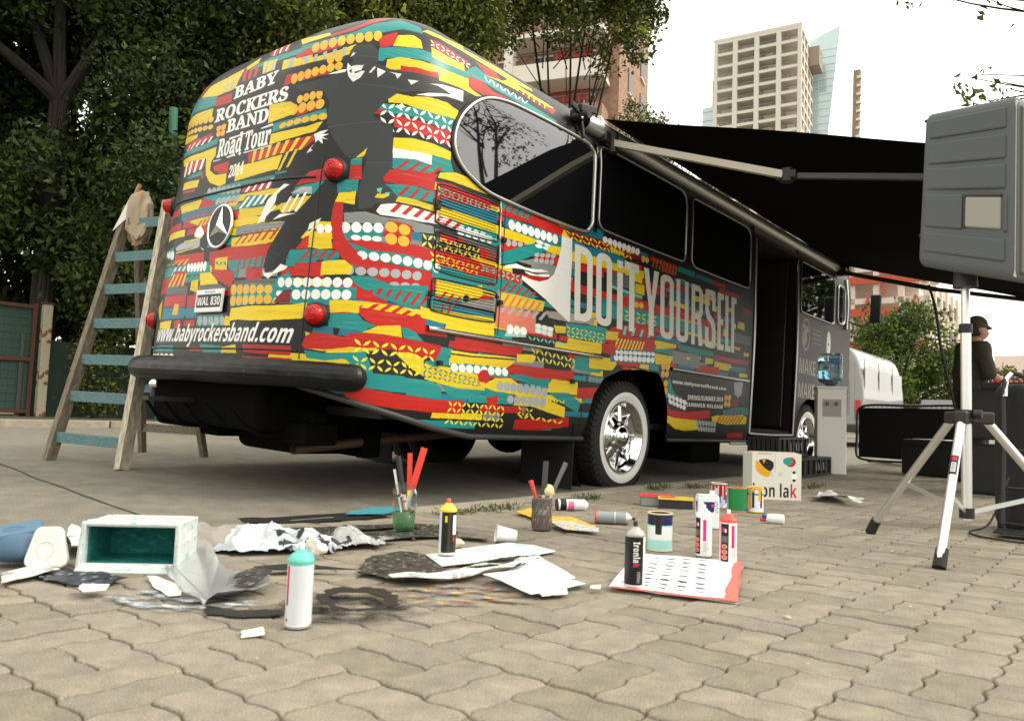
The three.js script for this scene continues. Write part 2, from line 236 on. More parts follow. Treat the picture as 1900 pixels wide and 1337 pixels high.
// ---- the mural: strokes, dots, leaves and lettering in centimetres on the unrolled body
const MURAL = `p R -274 305 -263 313 -282 319 -281 311
p Y -262 297 -268 304 -260 312 -233 314 -211 317 -209 309 -209 298 -212 297 -235 297
h S 2 .35 1 -230 307 -213 305 -211 297 -229 300
p T -288 296 -279 305 -235 297 -231 288 -271 291 -288 290
p R -235 295 -211 294 -209 286 -233 287
p Y -210 317 -198 325 -192 316 -204 312
p T -197 314 -178 317 -150 314 -125 314 -121 308 -139 308 -159 309 -179 310 -194 310
p R -183 321 -192 332 -166 330 -156 318 -176 318
h W 3 .3 1 -191 332 -162 327 -156 318 -178 318
h R 3 .6 1.2 -211 314 -184 311 -182 301 -203 301
p Y -183 314 -164 312 -160 301 -175 301
h S 2 .35 1 -180 313 -164 312 -159 301 -176 301
p Y -153 307 -135 305 -120 305 -117 298 -132 297 -150 298
h S 2 .4 1 -149 307 -120 304 -119 298 -147 298
p R -137 304 -138 308 -124 313 -120 304
p Y -156 273 -132 271 -126 268 -126 262 -136 260 -154 259
p R -111 322 -97 325 -84 331 -72 341 -54 341 -72 332 -90 323 -109 319
p Y -155 330 -131 325 -114 325 -110 321 -124 319 -140 318
p Y -27 329 -18 331 -1 329 17 330 23 340 1 334 -19 334
p T -138 316 -119 316 -104 318 -89 321 -71 331 -59 334 -46 339 -26 334 -26 327 -44 327 -62 321 -75 319 -88 318 -102 314 -117 312 -135 311
p R -136 304 -133 309 -114 311 -97 315 -95 308 -111 305 -130 304
d O 8 1 .48 -126 315 -63 323 -62 313 -121 305
p Y -129 301 -112 302 -96 305 -82 310 -85 307 -87 301 -99 299 -112 298 -127 297
h S 5 .4 1.2 -128 302 -88 308 -88 300 -127 297
d O 2 1 .5 -106 303 -93 303 -91 296 -104 294
p R -141 292 -124 291 -110 292 -96 294 -102 287 -120 285 -143 284
d O 7 1 .5 -136 291 -91 296 -90 290 -134 283
p R -65 314 -61 318 -50 323 -49 312 -63 307
p Y -49 320 -35 323 -29 320 -28 313 -41 311 -53 310
p T -64 297 -64 307 -48 310 -33 312 -21 312 -5 311 12 312 11 307 -2 306 -15 305 -26 304 -37 303 -47 301 -57 300 -60 297
p Y -58 291 -57 299 -47 302 -30 303 -11 303 11 305 10 295 -3 294 -15 294 -30 293 -43 293
p R -46 296 -40 296 -35 297 -23 297 -14 299 -14 291 -29 289 -46 289
p Y -55 274 -50 276 -39 276 -35 276 -33 277 -22 279 -6 280 6 278 4 270 -9 269 -21 269 -31 269 -41 270 -53 269
d O 4 1 .5 -126 274 -104 277 -103 270 -125 268
p R -125 266 -106 269 -105 263 -123 259
d O 4 1 .5 -131 268 -101 270 -101 263 -130 260
p Y -291 287 -278 289 -236 287 -236 280 -255 279 -293 285
d O 7 1 .5 -290 286 -233 280 -232 275 -291 280
d O 7 1 .5 -293 279 -231 273 -231 269 -289 274
p Y -292 269 -296 275 -254 269 -255 266 -277 266
p R -279 263 -277 266 -249 265 -231 266 -231 262 -249 259 -275 258
h W 5 .35 1.2 -271 263 -225 263 -230 258 -278 259
p T -287 256 -283 259 -244 258 -219 260 -220 255 -244 254 -277 255
p R -226 270 -211 270 -211 260 -223 261
d O 2 2 .5 -226 270 -211 270 -211 260 -223 261
p Y -281 253 -244 252 -220 253 -219 246 -224 242 -224 235 -214 230 -198 229 -197 221 -206 220 -221 225 -229 232 -232 240 -233 246 -250 245 -275 246
p R -274 242 -261 248 -238 246 -235 244 -235 239 -268 238
h W 4 .42 1.2 -271 248 -232 246 -235 238 -272 236
p T -259 233 -256 235 -237 237 -235 233
p R -236 231 -233 238 -232 229
p Y -266 225 -265 231 -238 230 -239 224
p R -265 222 -264 224 -242 223 -243 221
p R -220 237 -217 238 -197 238 -197 229 -208 230 -216 233
p T -228 217 -205 220 -180 220 -157 219 -136 219 -135 217 -153 217 -174 217 -176 210 -201 214
d S 7 1 .48 -223 221 -175 218 -174 211 -221 213
p R -171 217 -153 217 -136 217 -138 210 -156 210 -174 211
h W 4 .42 1.2 -166 216 -134 217 -138 210 -172 211
p Y -154 270 -127 266 -127 261 -139 260 -154 259
p T -147 257 -128 258 -113 260 -99 263 -97 257 -112 254 -128 252 -147 251
d O 6 1 .5 -139 256 -98 260 -97 255 -140 252
p Y -148 250 -129 250 -114 251 -100 254 -105 247 -124 244 -148 242
p R -173 240 -146 240 -124 242 -105 245 -105 241 -112 236 -128 234 -148 233 -171 233
h Y 7 .42 1.2 -169 241 -105 244 -112 235 -169 232
p Y -187 232 -157 232 -131 233 -134 223 -158 222 -185 221
h Y 2 .35 1.2 -130 234 -115 236 -121 224 -136 221
p T -136 221 -124 221 -125 220 -135 219
p T -64 264 -60 268 -47 268 -33 269 -16 269 3 271 1 261 -16 261 -31 263 -42 262 -53 262
p R -49 257 -48 261 -31 261 -16 260 1 261 -1 251 -12 251 -23 252 -35 252 -47 253
p R -64 263 -55 264 -55 261 -63 260
l W 10 4 .34 -60 269 2 270 1 249 -58 249
p Y -47 246 -31 248 -15 248 1 247 1 241 -19 240 -34 239 -47 239
p W -47 239 -34 239 -19 240 -16 240 -16 233 -29 234 -38 233 -47 232
p T -47 232 -38 233 -29 234 -16 233 -16 240 1 241 6 232 -11 231 -21 225 -35 225 -47 225
h R 4 .35 1 -39 232 -3 234 -13 226 -48 224
p R -53 221 -48 224 -32 226 -21 227 -10 228 -12 225 -12 216 -27 216 -39 215 -51 215
p T -52 214 -40 215 -27 216 -12 215 -13 208 -27 207 -41 207 -47 210
h R 3 .35 1 -37 215 -13 214 -19 207 -43 208
p Y -40 207 -27 207 -12 206 -11 202 -26 203 -42 203
p Q -83 296 -87 304 -81 309 -70 310 -64 304 -64 295 -54 292 -44 292 -35 293 -19 294 -1 297 17 301 37 306 23 298 10 290 -6 286 -20 282 -32 281 -46 277 -54 271 -59 265 -64 258 -48 253 -47 239 -46 226 -52 218 -50 211 -58 197 -67 195 -69 205 -67 216 -65 231 -72 227 -80 230 -90 241 -97 252 -97 267 -103 275 -122 277 -131 282 -117 283 -105 284 -88 289
p W -48 267 -43 270 -40 268 -44 266
p W -87 295 -84 292 -80 293 -75 293 -74 294 -76 289 -73 289 -76 284 -81 281 -85 285 -87 290
p K -85 289 -83 290 -83 287
p K -81 288 -74 290 -80 287
p W -70 288 -66 293 -65 292 -68 288
p W -64 292 -57 290 -63 285
p W -55 290 -45 290 -48 286 -50 289
p W -40 287 -31 288 -37 284
p W -102 287 -90 290 -87 290 -88 288 -96 287
p W -24 288 -11 291 10 294 10 286 -7 284 -20 280 -33 278 -22 282 -2 287 -15 289
p W -86 299 -84 303 -82 302 -84 300
p W -106 245 -101 247 -95 248 -99 245 -94 245 -99 243 -94 241 -99 242 -98 238 -102 241 -104 239 -105 243
p W -104 239 -107 235 -105 234 -110 232 -108 235
p R -115 210 -106 219 -97 221 -92 222 -91 214 -100 212 -110 211
p T -84 214 -69 215 -69 207 -83 205
p R -76 224 -68 225 -67 215 -76 215
p T -76 228 -68 230 -68 225 -76 224
p Y -82 205 -70 207 -70 198 -84 199
p Y -73 229 -65 237 -67 231
p T -115 209 -104 211 -93 213 -93 209 -99 204 -108 204 -117 203
p Q -56 211 -51 214 -47 212 -41 207 -42 202 -57 200
p M -56 210 -52 211 -53 207 -55 208
p M -50 208 -46 209 -47 207 -50 207
p Y -57 204 -55 207 -46 207 -51 204
p G -77 192 -62 194 -56 193 -52 192 -43 192 -33 193 -22 192 -11 192 -10 187 -26 185 -28 187 -38 185 -48 183 -49 187 -63 186 -76 185
p W -55 195 -52 200 -42 202 -33 202 -22 201 -10 201 12 199 12 194 -9 194 -21 193 -33 193 -42 193 -52 193
h R 7 .4 1.3 -43 202 19 200 12 194 -48 196
p T -78 185 -63 184 -48 183 -50 178 -61 176 -73 175 -76 179
d W 4 1 .47 -79 186 -49 188 -48 181 -78 178
p R -46 190 -38 190 -28 189 -28 178 -36 173 -46 175
p R -73 175 -57 175 -46 175 -36 174 -26 177 -14 176 -8 176 -10 168 -25 168 -36 168 -46 169 -55 170 -64 172
d W 3 1 .47 -71 178 -49 179 -49 175 -70 174
d O 2 2 .47 -48 190 -29 189 -29 174 -47 174
p R -84 199 -78 199 -77 186 -77 181 -73 174 -63 167 -60 164 -46 162 -30 161 -20 161 -10 161 -9 146 -17 144 -28 146 -44 149 -49 149 -57 153 -65 157 -74 161 -80 169 -83 176 -84 188
p T -72 173 -64 171 -56 169 -46 169 -31 169 -16 168 -9 167 -10 161 -20 161 -30 161 -41 162 -51 163 -58 165 -66 168
d W 8 1 .46 -66 168 -1 169 -2 161 -65 162
p Y -80 160 -73 161 -67 157 -67 152 -79 151
d S 7 1 .46 -74 157 -17 160 -18 153 -73 151
d S 3 1 .46 -42 150 -18 152 -18 147 -41 146
p T -68 151 -55 152 -48 150 -41 148 -32 146 -23 144 -23 142 -38 141 -52 140 -59 143 -66 147
p T -54 146 -41 147 -27 149 -12 151 -12 136 -28 135 -41 137 -51 140
h R 6 .35 1.2 -50 145 -8 145 -15 135 -52 141
p R -64 144 -55 142 -52 144 -52 140 -42 137 -43 134 -53 135 -63 136
p Y -80 134 -71 135 -61 135 -49 135 -36 134 -25 134 -14 133 -16 130 -24 130 -37 129 -49 128 -61 127 -70 127 -79 126
p R -60 132 -44 135 -34 135 -23 132 -12 129 -12 120 -24 121 -31 122 -48 120 -55 123 -60 127
h Y 5 .6 1.2 -56 135 -14 134 -21 129 -61 131
p T -80 126 -70 126 -61 127 -57 123 -48 120 -56 116 -68 116 -79 117
p Y -57 115 -47 120 -31 122 -29 114 -44 114
p T -31 121 -26 121 -18 118 -12 113 -28 114
p R -68 112 -63 114 -54 115 -41 115 -28 114 -13 113 4 112 4 109 3 102 -16 103 -33 105 -42 105 -50 105 -61 105 -67 104
p R -95 104 -93 111 -87 113 -77 112 -67 111 -65 114 -62 114 -62 105 -68 104 -80 102 -93 102
p Y -93 102 -80 102 -72 103 -64 105 -55 105 -46 106 -46 103 -57 102 -68 102 -82 101
p T -93 101 -80 100 -66 101 -52 103 -45 100 -45 94 -54 95 -68 97 -79 95 -91 96
p Y -94 113 -90 112 -93 110
p T -55 102 -50 97 -48 90 -43 88 -32 88 -20 88 -1 87 7 83 8 76 -10 76 -25 78 -35 78 -45 79 -57 79 -55 86 -57 91 -62 94 -66 97 -66 100
p R -65 77 -57 79 -49 79 -40 78 -27 77 -13 76 0 75 15 75 30 76 29 66 9 66 -5 66 -18 67 -29 67 -39 68 -49 69 -64 71
p Y -10 99 4 98 20 98 35 96 51 94 52 84 37 84 23 84 6 86 -9 88
l B 12 3 .3 -12 98 48 92 46 86 -12 89
p T 6 86 21 84 36 84 52 83 53 78 37 77 22 77 14 79
p K0 -54 103 -45 104 -36 106 -29 100 -20 94 -11 89 -26 89 -37 89 -47 89 -50 96
p Y -34 104 -22 105 -11 102 -10 90 -16 92 -23 96 -30 101
p T 4 108 13 106 13 99 -3 97 -11 100 0 102
l Z 10 2 .34 -62 111 -1 109 -1 100 -62 101
l Z 9 2 .34 -62 100 -12 98 -13 89 -62 91
p R 17 120 40 120 55 120 70 119 93 120 91 113 70 112 51 112 34 111 17 111
p Y 14 110 30 110 46 110 64 111 84 111 84 108 79 104 62 103 47 102 33 102 14 101
p K 14 108 36 108 59 109 84 110 84 109 59 108 36 107 14 107
p T 14 101 34 101 55 102 78 103 77 95 60 95 43 96 29 96 15 95
d W 8 1 .48 14 101 77 103 78 96 15 95
p R 43 95 48 99 54 99 57 93 55 90 45 90
p Y 48 87 63 94 81 95 95 90 111 88 128 85 128 81 154 76 154 67 130 71 107 75 87 83 64 84
p T 7 85 25 83 39 84 54 84 76 84 79 76 69 77 45 77 22 78 12 80
d S 8 1 .5 65 92 128 92 129 83 65 85
d S 6 1 .5 78 82 127 83 127 74 78 76
p R 54 79 67 81 67 73 57 72
l Z 13 4 .34 15 75 76 74 77 56 13 58
p Y 86 114 108 116 107 109 87 108
l Z 11 2 .34 102 122 165 118 165 108 107 110
p T 163 119 185 121 184 111 206 111 203 108 183 108 165 109
p Y 185 120 205 122 226 124 230 118 223 112 186 111
p R 74 102 82 106 93 106 115 106 139 106 164 107 163 99 139 98 117 97 97 98 79 99
p T 78 98 94 99 114 97 131 98 129 90 106 92 81 95
p Y 129 94 133 98 153 98 170 98 171 90 149 90 129 89
p T 129 87 158 88 176 81 173 72 155 77
p R 170 93 207 96 205 86 170 84
l T 6 2 .34 177 106 209 106 210 98 178 99
l Z 6 1 .34 126 83 153 82 154 78 127 79
l Z 4 2 .34 92 75 111 73 111 66 91 67
p R 90 64 111 65 132 65 160 68 162 60 142 58 123 56 106 56 89 56
l Z 8 1 .34 92 69 153 65 153 61 92 65
p Y -10 226 -8 230 7 234 25 234 42 233 59 233 57 228 39 227 23 227 6 227
p R -11 223 3 225 17 224 30 224 44 224 46 215 31 214 18 214 4 214 -9 214
l M 12 2 .3 -10 221 45 219 44 215 -10 213
p B -5 213 18 214 35 215 54 216 53 208 39 207 25 207 9 207 -5 208
p Y -9 206 4 206 18 207 35 207 53 207 58 207 59 198 54 201 39 200 26 199 8 200 -9 201
p G2 -10 191 1 191 13 190 33 191 55 192 54 182 45 180 34 186 11 189 -9 189
p T 11 193 14 199 25 200 39 201 54 201 55 192 40 191 26 191 13 190
d W 5 1 .5 12 198 49 199 50 192 12 191
p R -5 188 11 188 10 180 4 180 -5 182
p R 35 186 46 186 45 180 38 179
p K0 -20 184 -5 183 14 183 34 183 37 179 22 176 8 173 -6 175 -19 177
l Z 12 2 .34 -20 186 36 186 39 177 -20 176
p R -20 175 -10 176 1 176 13 177 36 176 52 176 68 175 84 175 85 167 68 167 53 167 29 165 14 166 -1 166 -10 168 -20 168
p T -10 167 -1 166 14 166 29 165 43 166 58 167 59 158 42 157 22 157 0 157 -9 158
l Z 10 2 .34 -13 175 37 173 36 166 -12 167
l M 8 2 .34 37 176 84 175 84 169 38 169
d W 1 1 .5 -9 167 -2 168 -2 161 -9 161
h R 2 .35 1 49 166 60 165 56 161 44 160
p T 58 169 85 168 91 167 109 161 88 160 60 159
h R 5 .35 1 67 168 109 165 100 160 60 159
p Y -5 156 15 156 30 157 41 160 43 153 38 150 23 147 9 146 -4 146
h R 3 .35 1.2 1 149 23 148 16 141 -5 143
p S2 20 146 31 147 44 150 57 153 59 143 47 143 33 143 21 143
p T -9 142 13 141 12 136 -8 135
h R 3 .4 .6 -7 140 13 141 11 135 -8 135
p B 13 141 31 141 56 141 56 138 32 137 12 136
p Y 13 136 34 137 56 138 57 135 40 134 25 134 13 134
d K 1 1 .5 22 150 28 151 28 145 22 144
p Y -17 137 -10 134 10 134 33 134 58 135 57 127 41 126 25 126 11 127 -4 128 -16 129
p Y 61 158 78 159 97 159 117 159 115 151 97 150 80 149 61 148
h P 6 .4 1 68 158 116 158 107 148 61 148
p P 57 147 80 149 106 148 107 143 107 132 100 132 90 135 72 131 59 132
h S 6 .45 1 64 148 124 151 117 144 59 143
p M2 70 126 72 130 97 134 96 128
d W 3 1 .48 72 136 96 136 97 129 72 128
p W 65 179 78 183 90 182 104 183 121 186 121 184 99 180 86 180 77 179 65 177
p W 89 179 104 179 121 182 121 180 101 176 90 178
p R 84 176 95 177 122 179 119 175 109 173 100 172 86 174
p T 56 230 72 230 89 230 97 230 98 220 77 220 58 220
h R 5 .35 .8 63 229 102 230 94 221 57 219
p W 56 226 57 227 58 211 59 195 60 179 59 178 58 194 57 210
l Z 6 1 .34 94 230 126 229 126 225 95 226
p R 58 220 73 220 90 220 99 226 101 225 128 224 138 224 134 216 115 216 90 217 74 216 58 216
p Y 127 233 150 234 157 234 160 226 132 224 126 227
p B 60 215 74 216 90 216 111 216 133 216 134 208 116 207 99 207 80 207 61 208
p Y 58 207 83 207 102 206 99 203 90 200 74 200 59 200
d W 8 1 .5 66 215 130 216 130 208 67 207
p R 58 200 72 200 87 201 87 199 72 192 61 189
d S 3 1 .46 63 200 86 201 85 197 65 193
p T 59 188 84 197 103 204 121 206 112 199 92 190 73 182 60 179
d W 2 2 .48 101 207 122 206 120 201 100 200
p Y 121 206 135 207 134 199 115 200
p G 79 185 97 190 126 191 130 189 127 184 109 184 93 185
p R 96 190 115 199 133 200 129 190 109 191
d S 4 2 .45 100 196 129 201 126 190 99 188
p D 137 223 159 225 178 225 197 226 229 227 264 227 262 220 229 218 198 217 170 217 149 216
l Z 16 2 .34 138 223 248 227 247 217 149 216
p B 159 231 179 234 197 234 196 226 178 225 160 224
p B 149 213 177 216 198 217 219 218 238 216 236 211 206 209 178 207 149 207
p Y 149 207 168 208 188 209 214 209 241 210 270 211 271 204 232 203 205 202 179 201 150 198
p G2 212 200 253 203 252 190 213 189
p M 213 189 240 188 269 187 269 184 240 185 214 186
p R 152 183 163 181 192 181 223 181 245 183 269 184 269 177 240 176 212 175 181 174 152 173
d W 8 1 .5 196 230 261 231 260 224 196 224
p Y 207 222 233 222 233 219 211 218
d O 2 1 .5 264 226 279 226 278 220 264 219
h O2 8 .4 1 285 227 340 228 336 218 283 218
p R 232 180 273 183 299 183 326 182 366 182 409 182 455 183 456 179 414 178 375 176 334 175 297 174 264 173 233 171
p Y 256 197 272 198 273 188 255 188
d O 2 1 .5 255 180 272 181 273 175 255 174
p T 193 170 232 172 274 174 300 173 334 174 370 174 410 175 410 165 371 164 334 162 299 161 262 160 227 159 195 159
l Z 6 3 .3 237 170 300 172 300 160 238 159
p R 216 150 234 155 277 158 296 153 295 149 254 147 216 144
h M 4 .3 1 235 155 296 155 292 149 232 146
p R 216 144 248 146 281 148 297 147 298 137 256 134 218 131
h Z 9 .45 1.2 228 142 280 144 275 135 221 131
p B 218 131 257 134 299 137 299 123 257 122 219 120
d W 9 1 .5 224 131 299 136 300 132 224 127
d W 9 1 .5 224 127 300 131 299 125 225 121
p Y 301 148 342 148 342 144 300 139
p Y 300 132 334 134 332 127 301 124
p G 335 142 365 142 397 142 397 127 366 128 336 128
h Z 1 .3 .5 356 138 384 137 384 135 356 135
p T 345 149 377 149 412 149 431 148 429 143 378 142 345 144
p R 431 146 481 146 528 147 524 142 470 141 432 141
p Y 410 141 430 141 429 135 410 134
p Y 434 139 476 139 483 134 434 134
p R 399 131 446 133 449 124 399 124
p B 483 137 520 138 521 133 471 131
p Y 502 131 525 131 526 127 503 126
p Y 493 191 510 191 511 182 490 183
p D 504 209 530 208 531 201 505 200
d O 2 1 .5 511 157 529 157 527 152 512 151
p Y 474 160 500 161 501 157 474 158
p Y 429 200 435 200 433 193 428 193
d O 1 2 .5 426 173 435 174 435 160 426 160
p Y 452 178 458 178 458 169 452 169
p Y 384 189 390 189 390 180 381 180
p G2 474 177 531 177 530 166 475 166
p M2 106 140 131 140 130 132 107 133
d W 3 2 .48 107 141 131 140 130 132 107 133
p Y 131 142 148 143 148 137 134 136
p T 147 146 168 147 190 149 210 149 208 135 178 135 150 134
l Z 9 3 .3 148 144 208 144 205 134 150 134
p Y 152 134 178 134 207 135 203 125 175 125 150 127
p Y 209 146 230 148 229 140 209 139
p R 203 135 226 136 228 126 204 127
l M 10 1 .34 98 130 151 130 150 126 99 126
p S3 118 152 130 153 153 155 171 155 190 156 189 150 169 148 150 147 124 147
d O 2 2 .5 313 127 332 127 329 113 313 112
d O 1 2 .5 319 110 329 111 329 96 322 96
p T 329 112 333 112 339 102 348 97 367 94 352 95 329 98
d W 5 2 .5 328 98 372 92 370 81 333 87
p R 328 87 338 81 369 80 398 82 429 84 428 75 385 72 347 73 327 78
p Y 326 76 347 73 395 72 402 68 402 62 373 60 349 62 333 68
d S 7 2 .48 392 73 446 72 446 59 403 60
p T 462 85 498 90 532 91 533 82 497 81 463 79
h D 6 .3 1 470 86 530 90 525 82 461 79
p Y 433 77 447 79 482 80 519 82 531 79 528 71 472 69 435 72
h R 8 .35 1 452 78 525 81 510 70 444 71
p R 479 59 521 61 525 54 480 53
p D 485 98 504 99 503 91 480 90
d O 2 2 .5 464 103 483 104 481 89 464 89
p S 488 119 514 121 512 106 502 101 492 105
p D -263 217 -245 217 -248 215 -262 214
p Y -264 212 -228 213 -231 206 -258 205
p R -227 213 -209 213 -212 206 -231 206
p T -228 214 -226 217 -198 213 -173 210 -179 207 -196 207 -209 209
d S 5 1 .5 -206 211 -171 210 -178 205 -208 206
p Y -195 205 -178 205 -172 207 -178 202 -190 203
p B -258 205 -231 206 -213 206 -196 206 -197 201 -211 198 -230 198 -250 197 -257 200
h R 7 .4 1.2 -246 203 -196 203 -205 197 -254 198
p Y -244 197 -230 198 -207 198 -206 193 -213 192 -223 191 -229 193
h R 4 .4 1.2 -226 196 -203 198 -207 191 -230 192
p T -173 201 -166 208 -144 206 -142 199 -159 199 -176 199
h W 4 .45 1.2 -166 207 -136 206 -142 200 -176 199
p Y -172 199 -149 198 -128 198 -112 200 -113 196 -127 194 -143 192 -157 191 -172 191
p G -172 186 -143 186 -128 185 -115 186 -112 183 -127 181 -148 180 -172 180
p Y -176 178 -151 179 -130 179 -114 181 -120 173 -135 171 -154 171 -175 170
h R 7 .35 1.2 -165 180 -113 182 -119 174 -174 173
p R -204 170 -175 172 -154 171 -135 171 -120 172 -121 165 -134 162 -149 162 -166 162 -178 158 -190 153 -202 163
p Y -194 165 -178 165 -176 155 -193 156
l T 3 1 .34 -193 163 -177 162 -177 158 -194 160
p T -176 162 -147 162 -124 163 -123 156 -135 156 -149 155 -166 154 -174 156
h R 6 .4 1.2 -165 162 -124 163 -125 157 -166 154
p R -189 152 -190 155 -168 155 -164 147 -188 149
p R -152 155 -134 155 -133 146 -150 147
p W -231 187 -228 191 -223 192 -218 188 -216 185 -220 182 -230 184
p W -220 176 -213 173 -213 172
p S -259 178 -249 181 -221 182 -220 176 -256 175
p Y -246 182 -221 183 -221 181 -246 181
p Y -257 174 -221 176 -223 175 -256 173
p T -287 178 -264 179 -259 168 -290 174
d W 3 1 .5 -288 178 -260 176 -259 168 -289 174
p R -258 172 -234 171 -212 171 -210 164 -235 163 -238 165 -254 165
h Y 5 .35 1.2 -263 167 -231 168 -235 163 -285 165
p T -279 163 -235 163 -202 163 -198 155 -226 154 -232 156 -281 159
d W 6 1 .5 -235 164 -205 164 -205 156 -233 157
h W 3 .4 1.2 -255 162 -234 162 -238 155 -261 156
p Y -212 155 -198 155 -190 150 -189 146 -210 147
p R -262 148 -255 159 -234 158 -233 147
h Y 4 .45 1.2 -255 157 -231 156 -234 146 -264 147
p G2 -263 141 -262 147 -229 147 -227 140
p R -265 132 -267 140 -229 140 -228 131
p R -227 139 -212 139 -209 131 -225 130
p B -265 122 -267 131 -228 130 -228 122
p B -224 122 -225 130 -210 130 -209 122
p O -247 125 -245 134 -238 133 -238 125
p Y -213 155 -198 155 -188 149 -185 146 -210 146
p Y -224 143 -224 150 -214 151 -212 141
p R -197 157 -169 155 -166 144 -171 143 -190 150
p G2 -211 146 -184 146 -172 142 -190 142 -209 142
p G2 -165 147 -138 147 -118 147 -122 143 -140 143 -164 144
p T -168 144 -142 143 -122 143 -119 148 -111 151 -106 146 -108 139 -120 134 -121 130 -140 130 -165 129
d O 6 2 .48 -168 145 -122 143 -121 130 -166 129
p Y -164 128 -144 129 -123 129 -106 130 -95 132 -94 123 -98 121 -111 120 -125 119 -141 119 -153 120 -164 119
p Y -286 131 -288 131 -272 138 -269 121
p Y -268 115 -269 120 -246 121 -247 114
p R -241 115 -241 121 -232 121 -231 115
p R -226 116 -226 120 -211 121 -210 116
p T -207 116 -208 124 -190 124 -173 124 -170 116 -188 116
d S 5 1 .45 -208 124 -170 123 -168 116 -206 116
p Y -170 116 -170 123 -164 122 -162 116
p R -214 101 -194 101 -192 98 -213 98
p T -199 103 -170 102 -169 97 -192 97
p Y -169 101 -152 103 -150 97 -169 97
p R -144 103 -128 103 -114 103 -102 103 -102 97 -113 97 -126 97 -142 98
p R -143 95 -127 95 -113 95 -101 95 -101 94 -113 94 -126 94 -143 94
p T -285 98 -279 101 -238 102 -237 97
d W 6 1 .5 -284 96 -235 96 -235 91 -276 91
p T -118 142 -107 142 -92 142 -78 143 -63 144 -63 136 -77 135 -91 134 -107 134
p T -115 148 -111 152 -108 148
d W 2 1 .48 -119 148 -107 148 -107 141 -118 141
d W 6 1 .48 -107 148 -66 150 -66 143 -106 141
d W 6 1 .48 -107 140 -66 142 -66 135 -106 133
d W 1 1 .5 -119 139 -113 139 -113 135 -118 135
p D -120 131 -117 135 -113 139 -107 140 -107 131
p R -102 175 -99 176 -99 167 -108 167
p Y -99 176 -84 177 -82 168 -90 167 -99 168
p T -113 165 -100 167 -91 167 -81 167 -78 165 -80 161 -90 160 -101 159 -113 161
h R 4 .4 1.2 -100 166 -77 167 -81 161 -106 160
p R -107 158 -98 158 -88 159 -88 150 -97 150 -107 150
p Y -88 159 -75 161 -67 156 -68 152 -78 151 -88 150
p R -84 199 -78 199 -77 188 -77 182 -75 176 -70 170 -64 165 -61 163 -66 159 -75 162 -80 168 -83 176 -85 185 -85 193
p S -118 205 -110 209 -102 209 -101 204
p Y -126 194 -118 201 -101 203 -109 194 -122 191
h W 3 .4 1.2 -120 202 -103 206 -109 192 -126 192
p K2 -99 205 -92 214 -84 210 -83 204 -86 195 -89 186 -91 188 -101 180 -106 173 -112 166 -114 161 -114 156 -125 152 -130 151 -133 156 -131 167 -124 178 -117 189 -113 189 -107 194 -101 203
p K2 -131 204 -121 212 -117 215 -106 223 -108 218 -116 209 -124 199 -129 196 -132 200
p W -142 187 -147 186 -143 194 -139 202 -132 207 -125 212 -120 211 -130 206 -131 199 -136 194 -127 198 -138 190 -140 187
p W -131 187 -125 191 -111 191 -122 189
p W -103 175 -96 180 -92 188 -100 184 -101 179 -94 184
p W -134 154 -131 151 -124 151 -118 157 -112 155 -114 153 -123 150 -127 147 -131 149
d W 2 1 .48 -95 184 -84 184 -83 178 -94 177
p Y -27 330 -15 329 -1 330 15 330 32 329 51 328 71 327 99 330 100 333 78 335 57 337 31 335 7 332 -8 331 -21 331
p R -19 324 -12 325 4 323 20 321 21 317 13 317 -4 316 -19 317
l W 8 2 .34 -20 324 22 320 18 314 -21 318
p Y -20 317 -4 315 13 316 13 310 -4 308 -20 308
p T -22 309 -6 308 12 310 27 321 46 317 66 314 89 313 107 312 125 311 120 307 101 308 83 308 65 309 49 309 34 310 11 305 -6 303 -22 303
p Y -15 299 0 302 16 306 16 299 30 297 23 295 7 295 -14 293
p R 16 308 32 310 43 306 64 308 38 301 31 299 17 299
p R 28 326 51 328 57 320 38 318
p Y 35 317 59 322 67 328 86 326 105 325 125 324 115 317 94 318 73 320 54 319
d D 6 1 .4 77 323 119 322 115 315 75 319
p R 117 322 128 323 119 315 116 317
l W 12 1 .34 35 317 88 316 84 310 34 311
p W 135 217 150 217 151 199 151 182 152 165 153 149 152 147 134 154 118 161 101 167 86 172 86 175 97 174 108 174 118 177 127 183 132 195 135 206
p W -203 257 -180 257 -180 256 -203 255
p W -162 257 -148 258 -147 256 -161 256
p W -222 242 -211 242 -210 241 -221 241
p W -202 242 -191 243 -190 241 -202 241
p W -185 243 -182 242 -184 240 -187 242
p W -180 242 -163 242 -148 242 -147 241 -163 241 -179 241
t BAND 0 -210 272 -155 271 -156 261 -209 262
t Road_Tour 1 -219 258 -150 257 -147 244 -217 244
t 2014 2 -195 234 -176 235 -174 226 -195 225
t BABY 0 -209 298 -154 299 -154 289 -207 288
t ROCKERS 0 -230 284 -135 283 -136 275 -230 274
t www.babyrockersband.com 3 -269 118 -99 118 -97 105 -273 105
t www.doityourselfbrand.com 3 338 112 468 112 469 108 338 108
t SPRING/SUMMER_2014 3 373 98 461 100 461 94 373 93
t SUMMER_RELEASE 3 371 90 462 91 460 86 371 86
w DO_iT_YOURSELF 0 154 214 483 217 477 148 159 150`;
const PAINT = { Y: '#dcbf0a', T: '#0d8480', R: '#b41004', W: '#e6e6e2', G: '#7d817f', G2: '#565957', S: '#a3a8aa', S2: '#8d8a82', S3: '#a39a88', K: '#080808', K0: '#141412', K2: '#0a0a0a', B: '#106f86', O: '#e0ac2c', O2: '#8f6518', M: '#6cc7b0', M2: '#9fc4b8', D: '#7a0e08', Q: '#2e3233', P: '#cf705a', Z: '#e0d23c' };
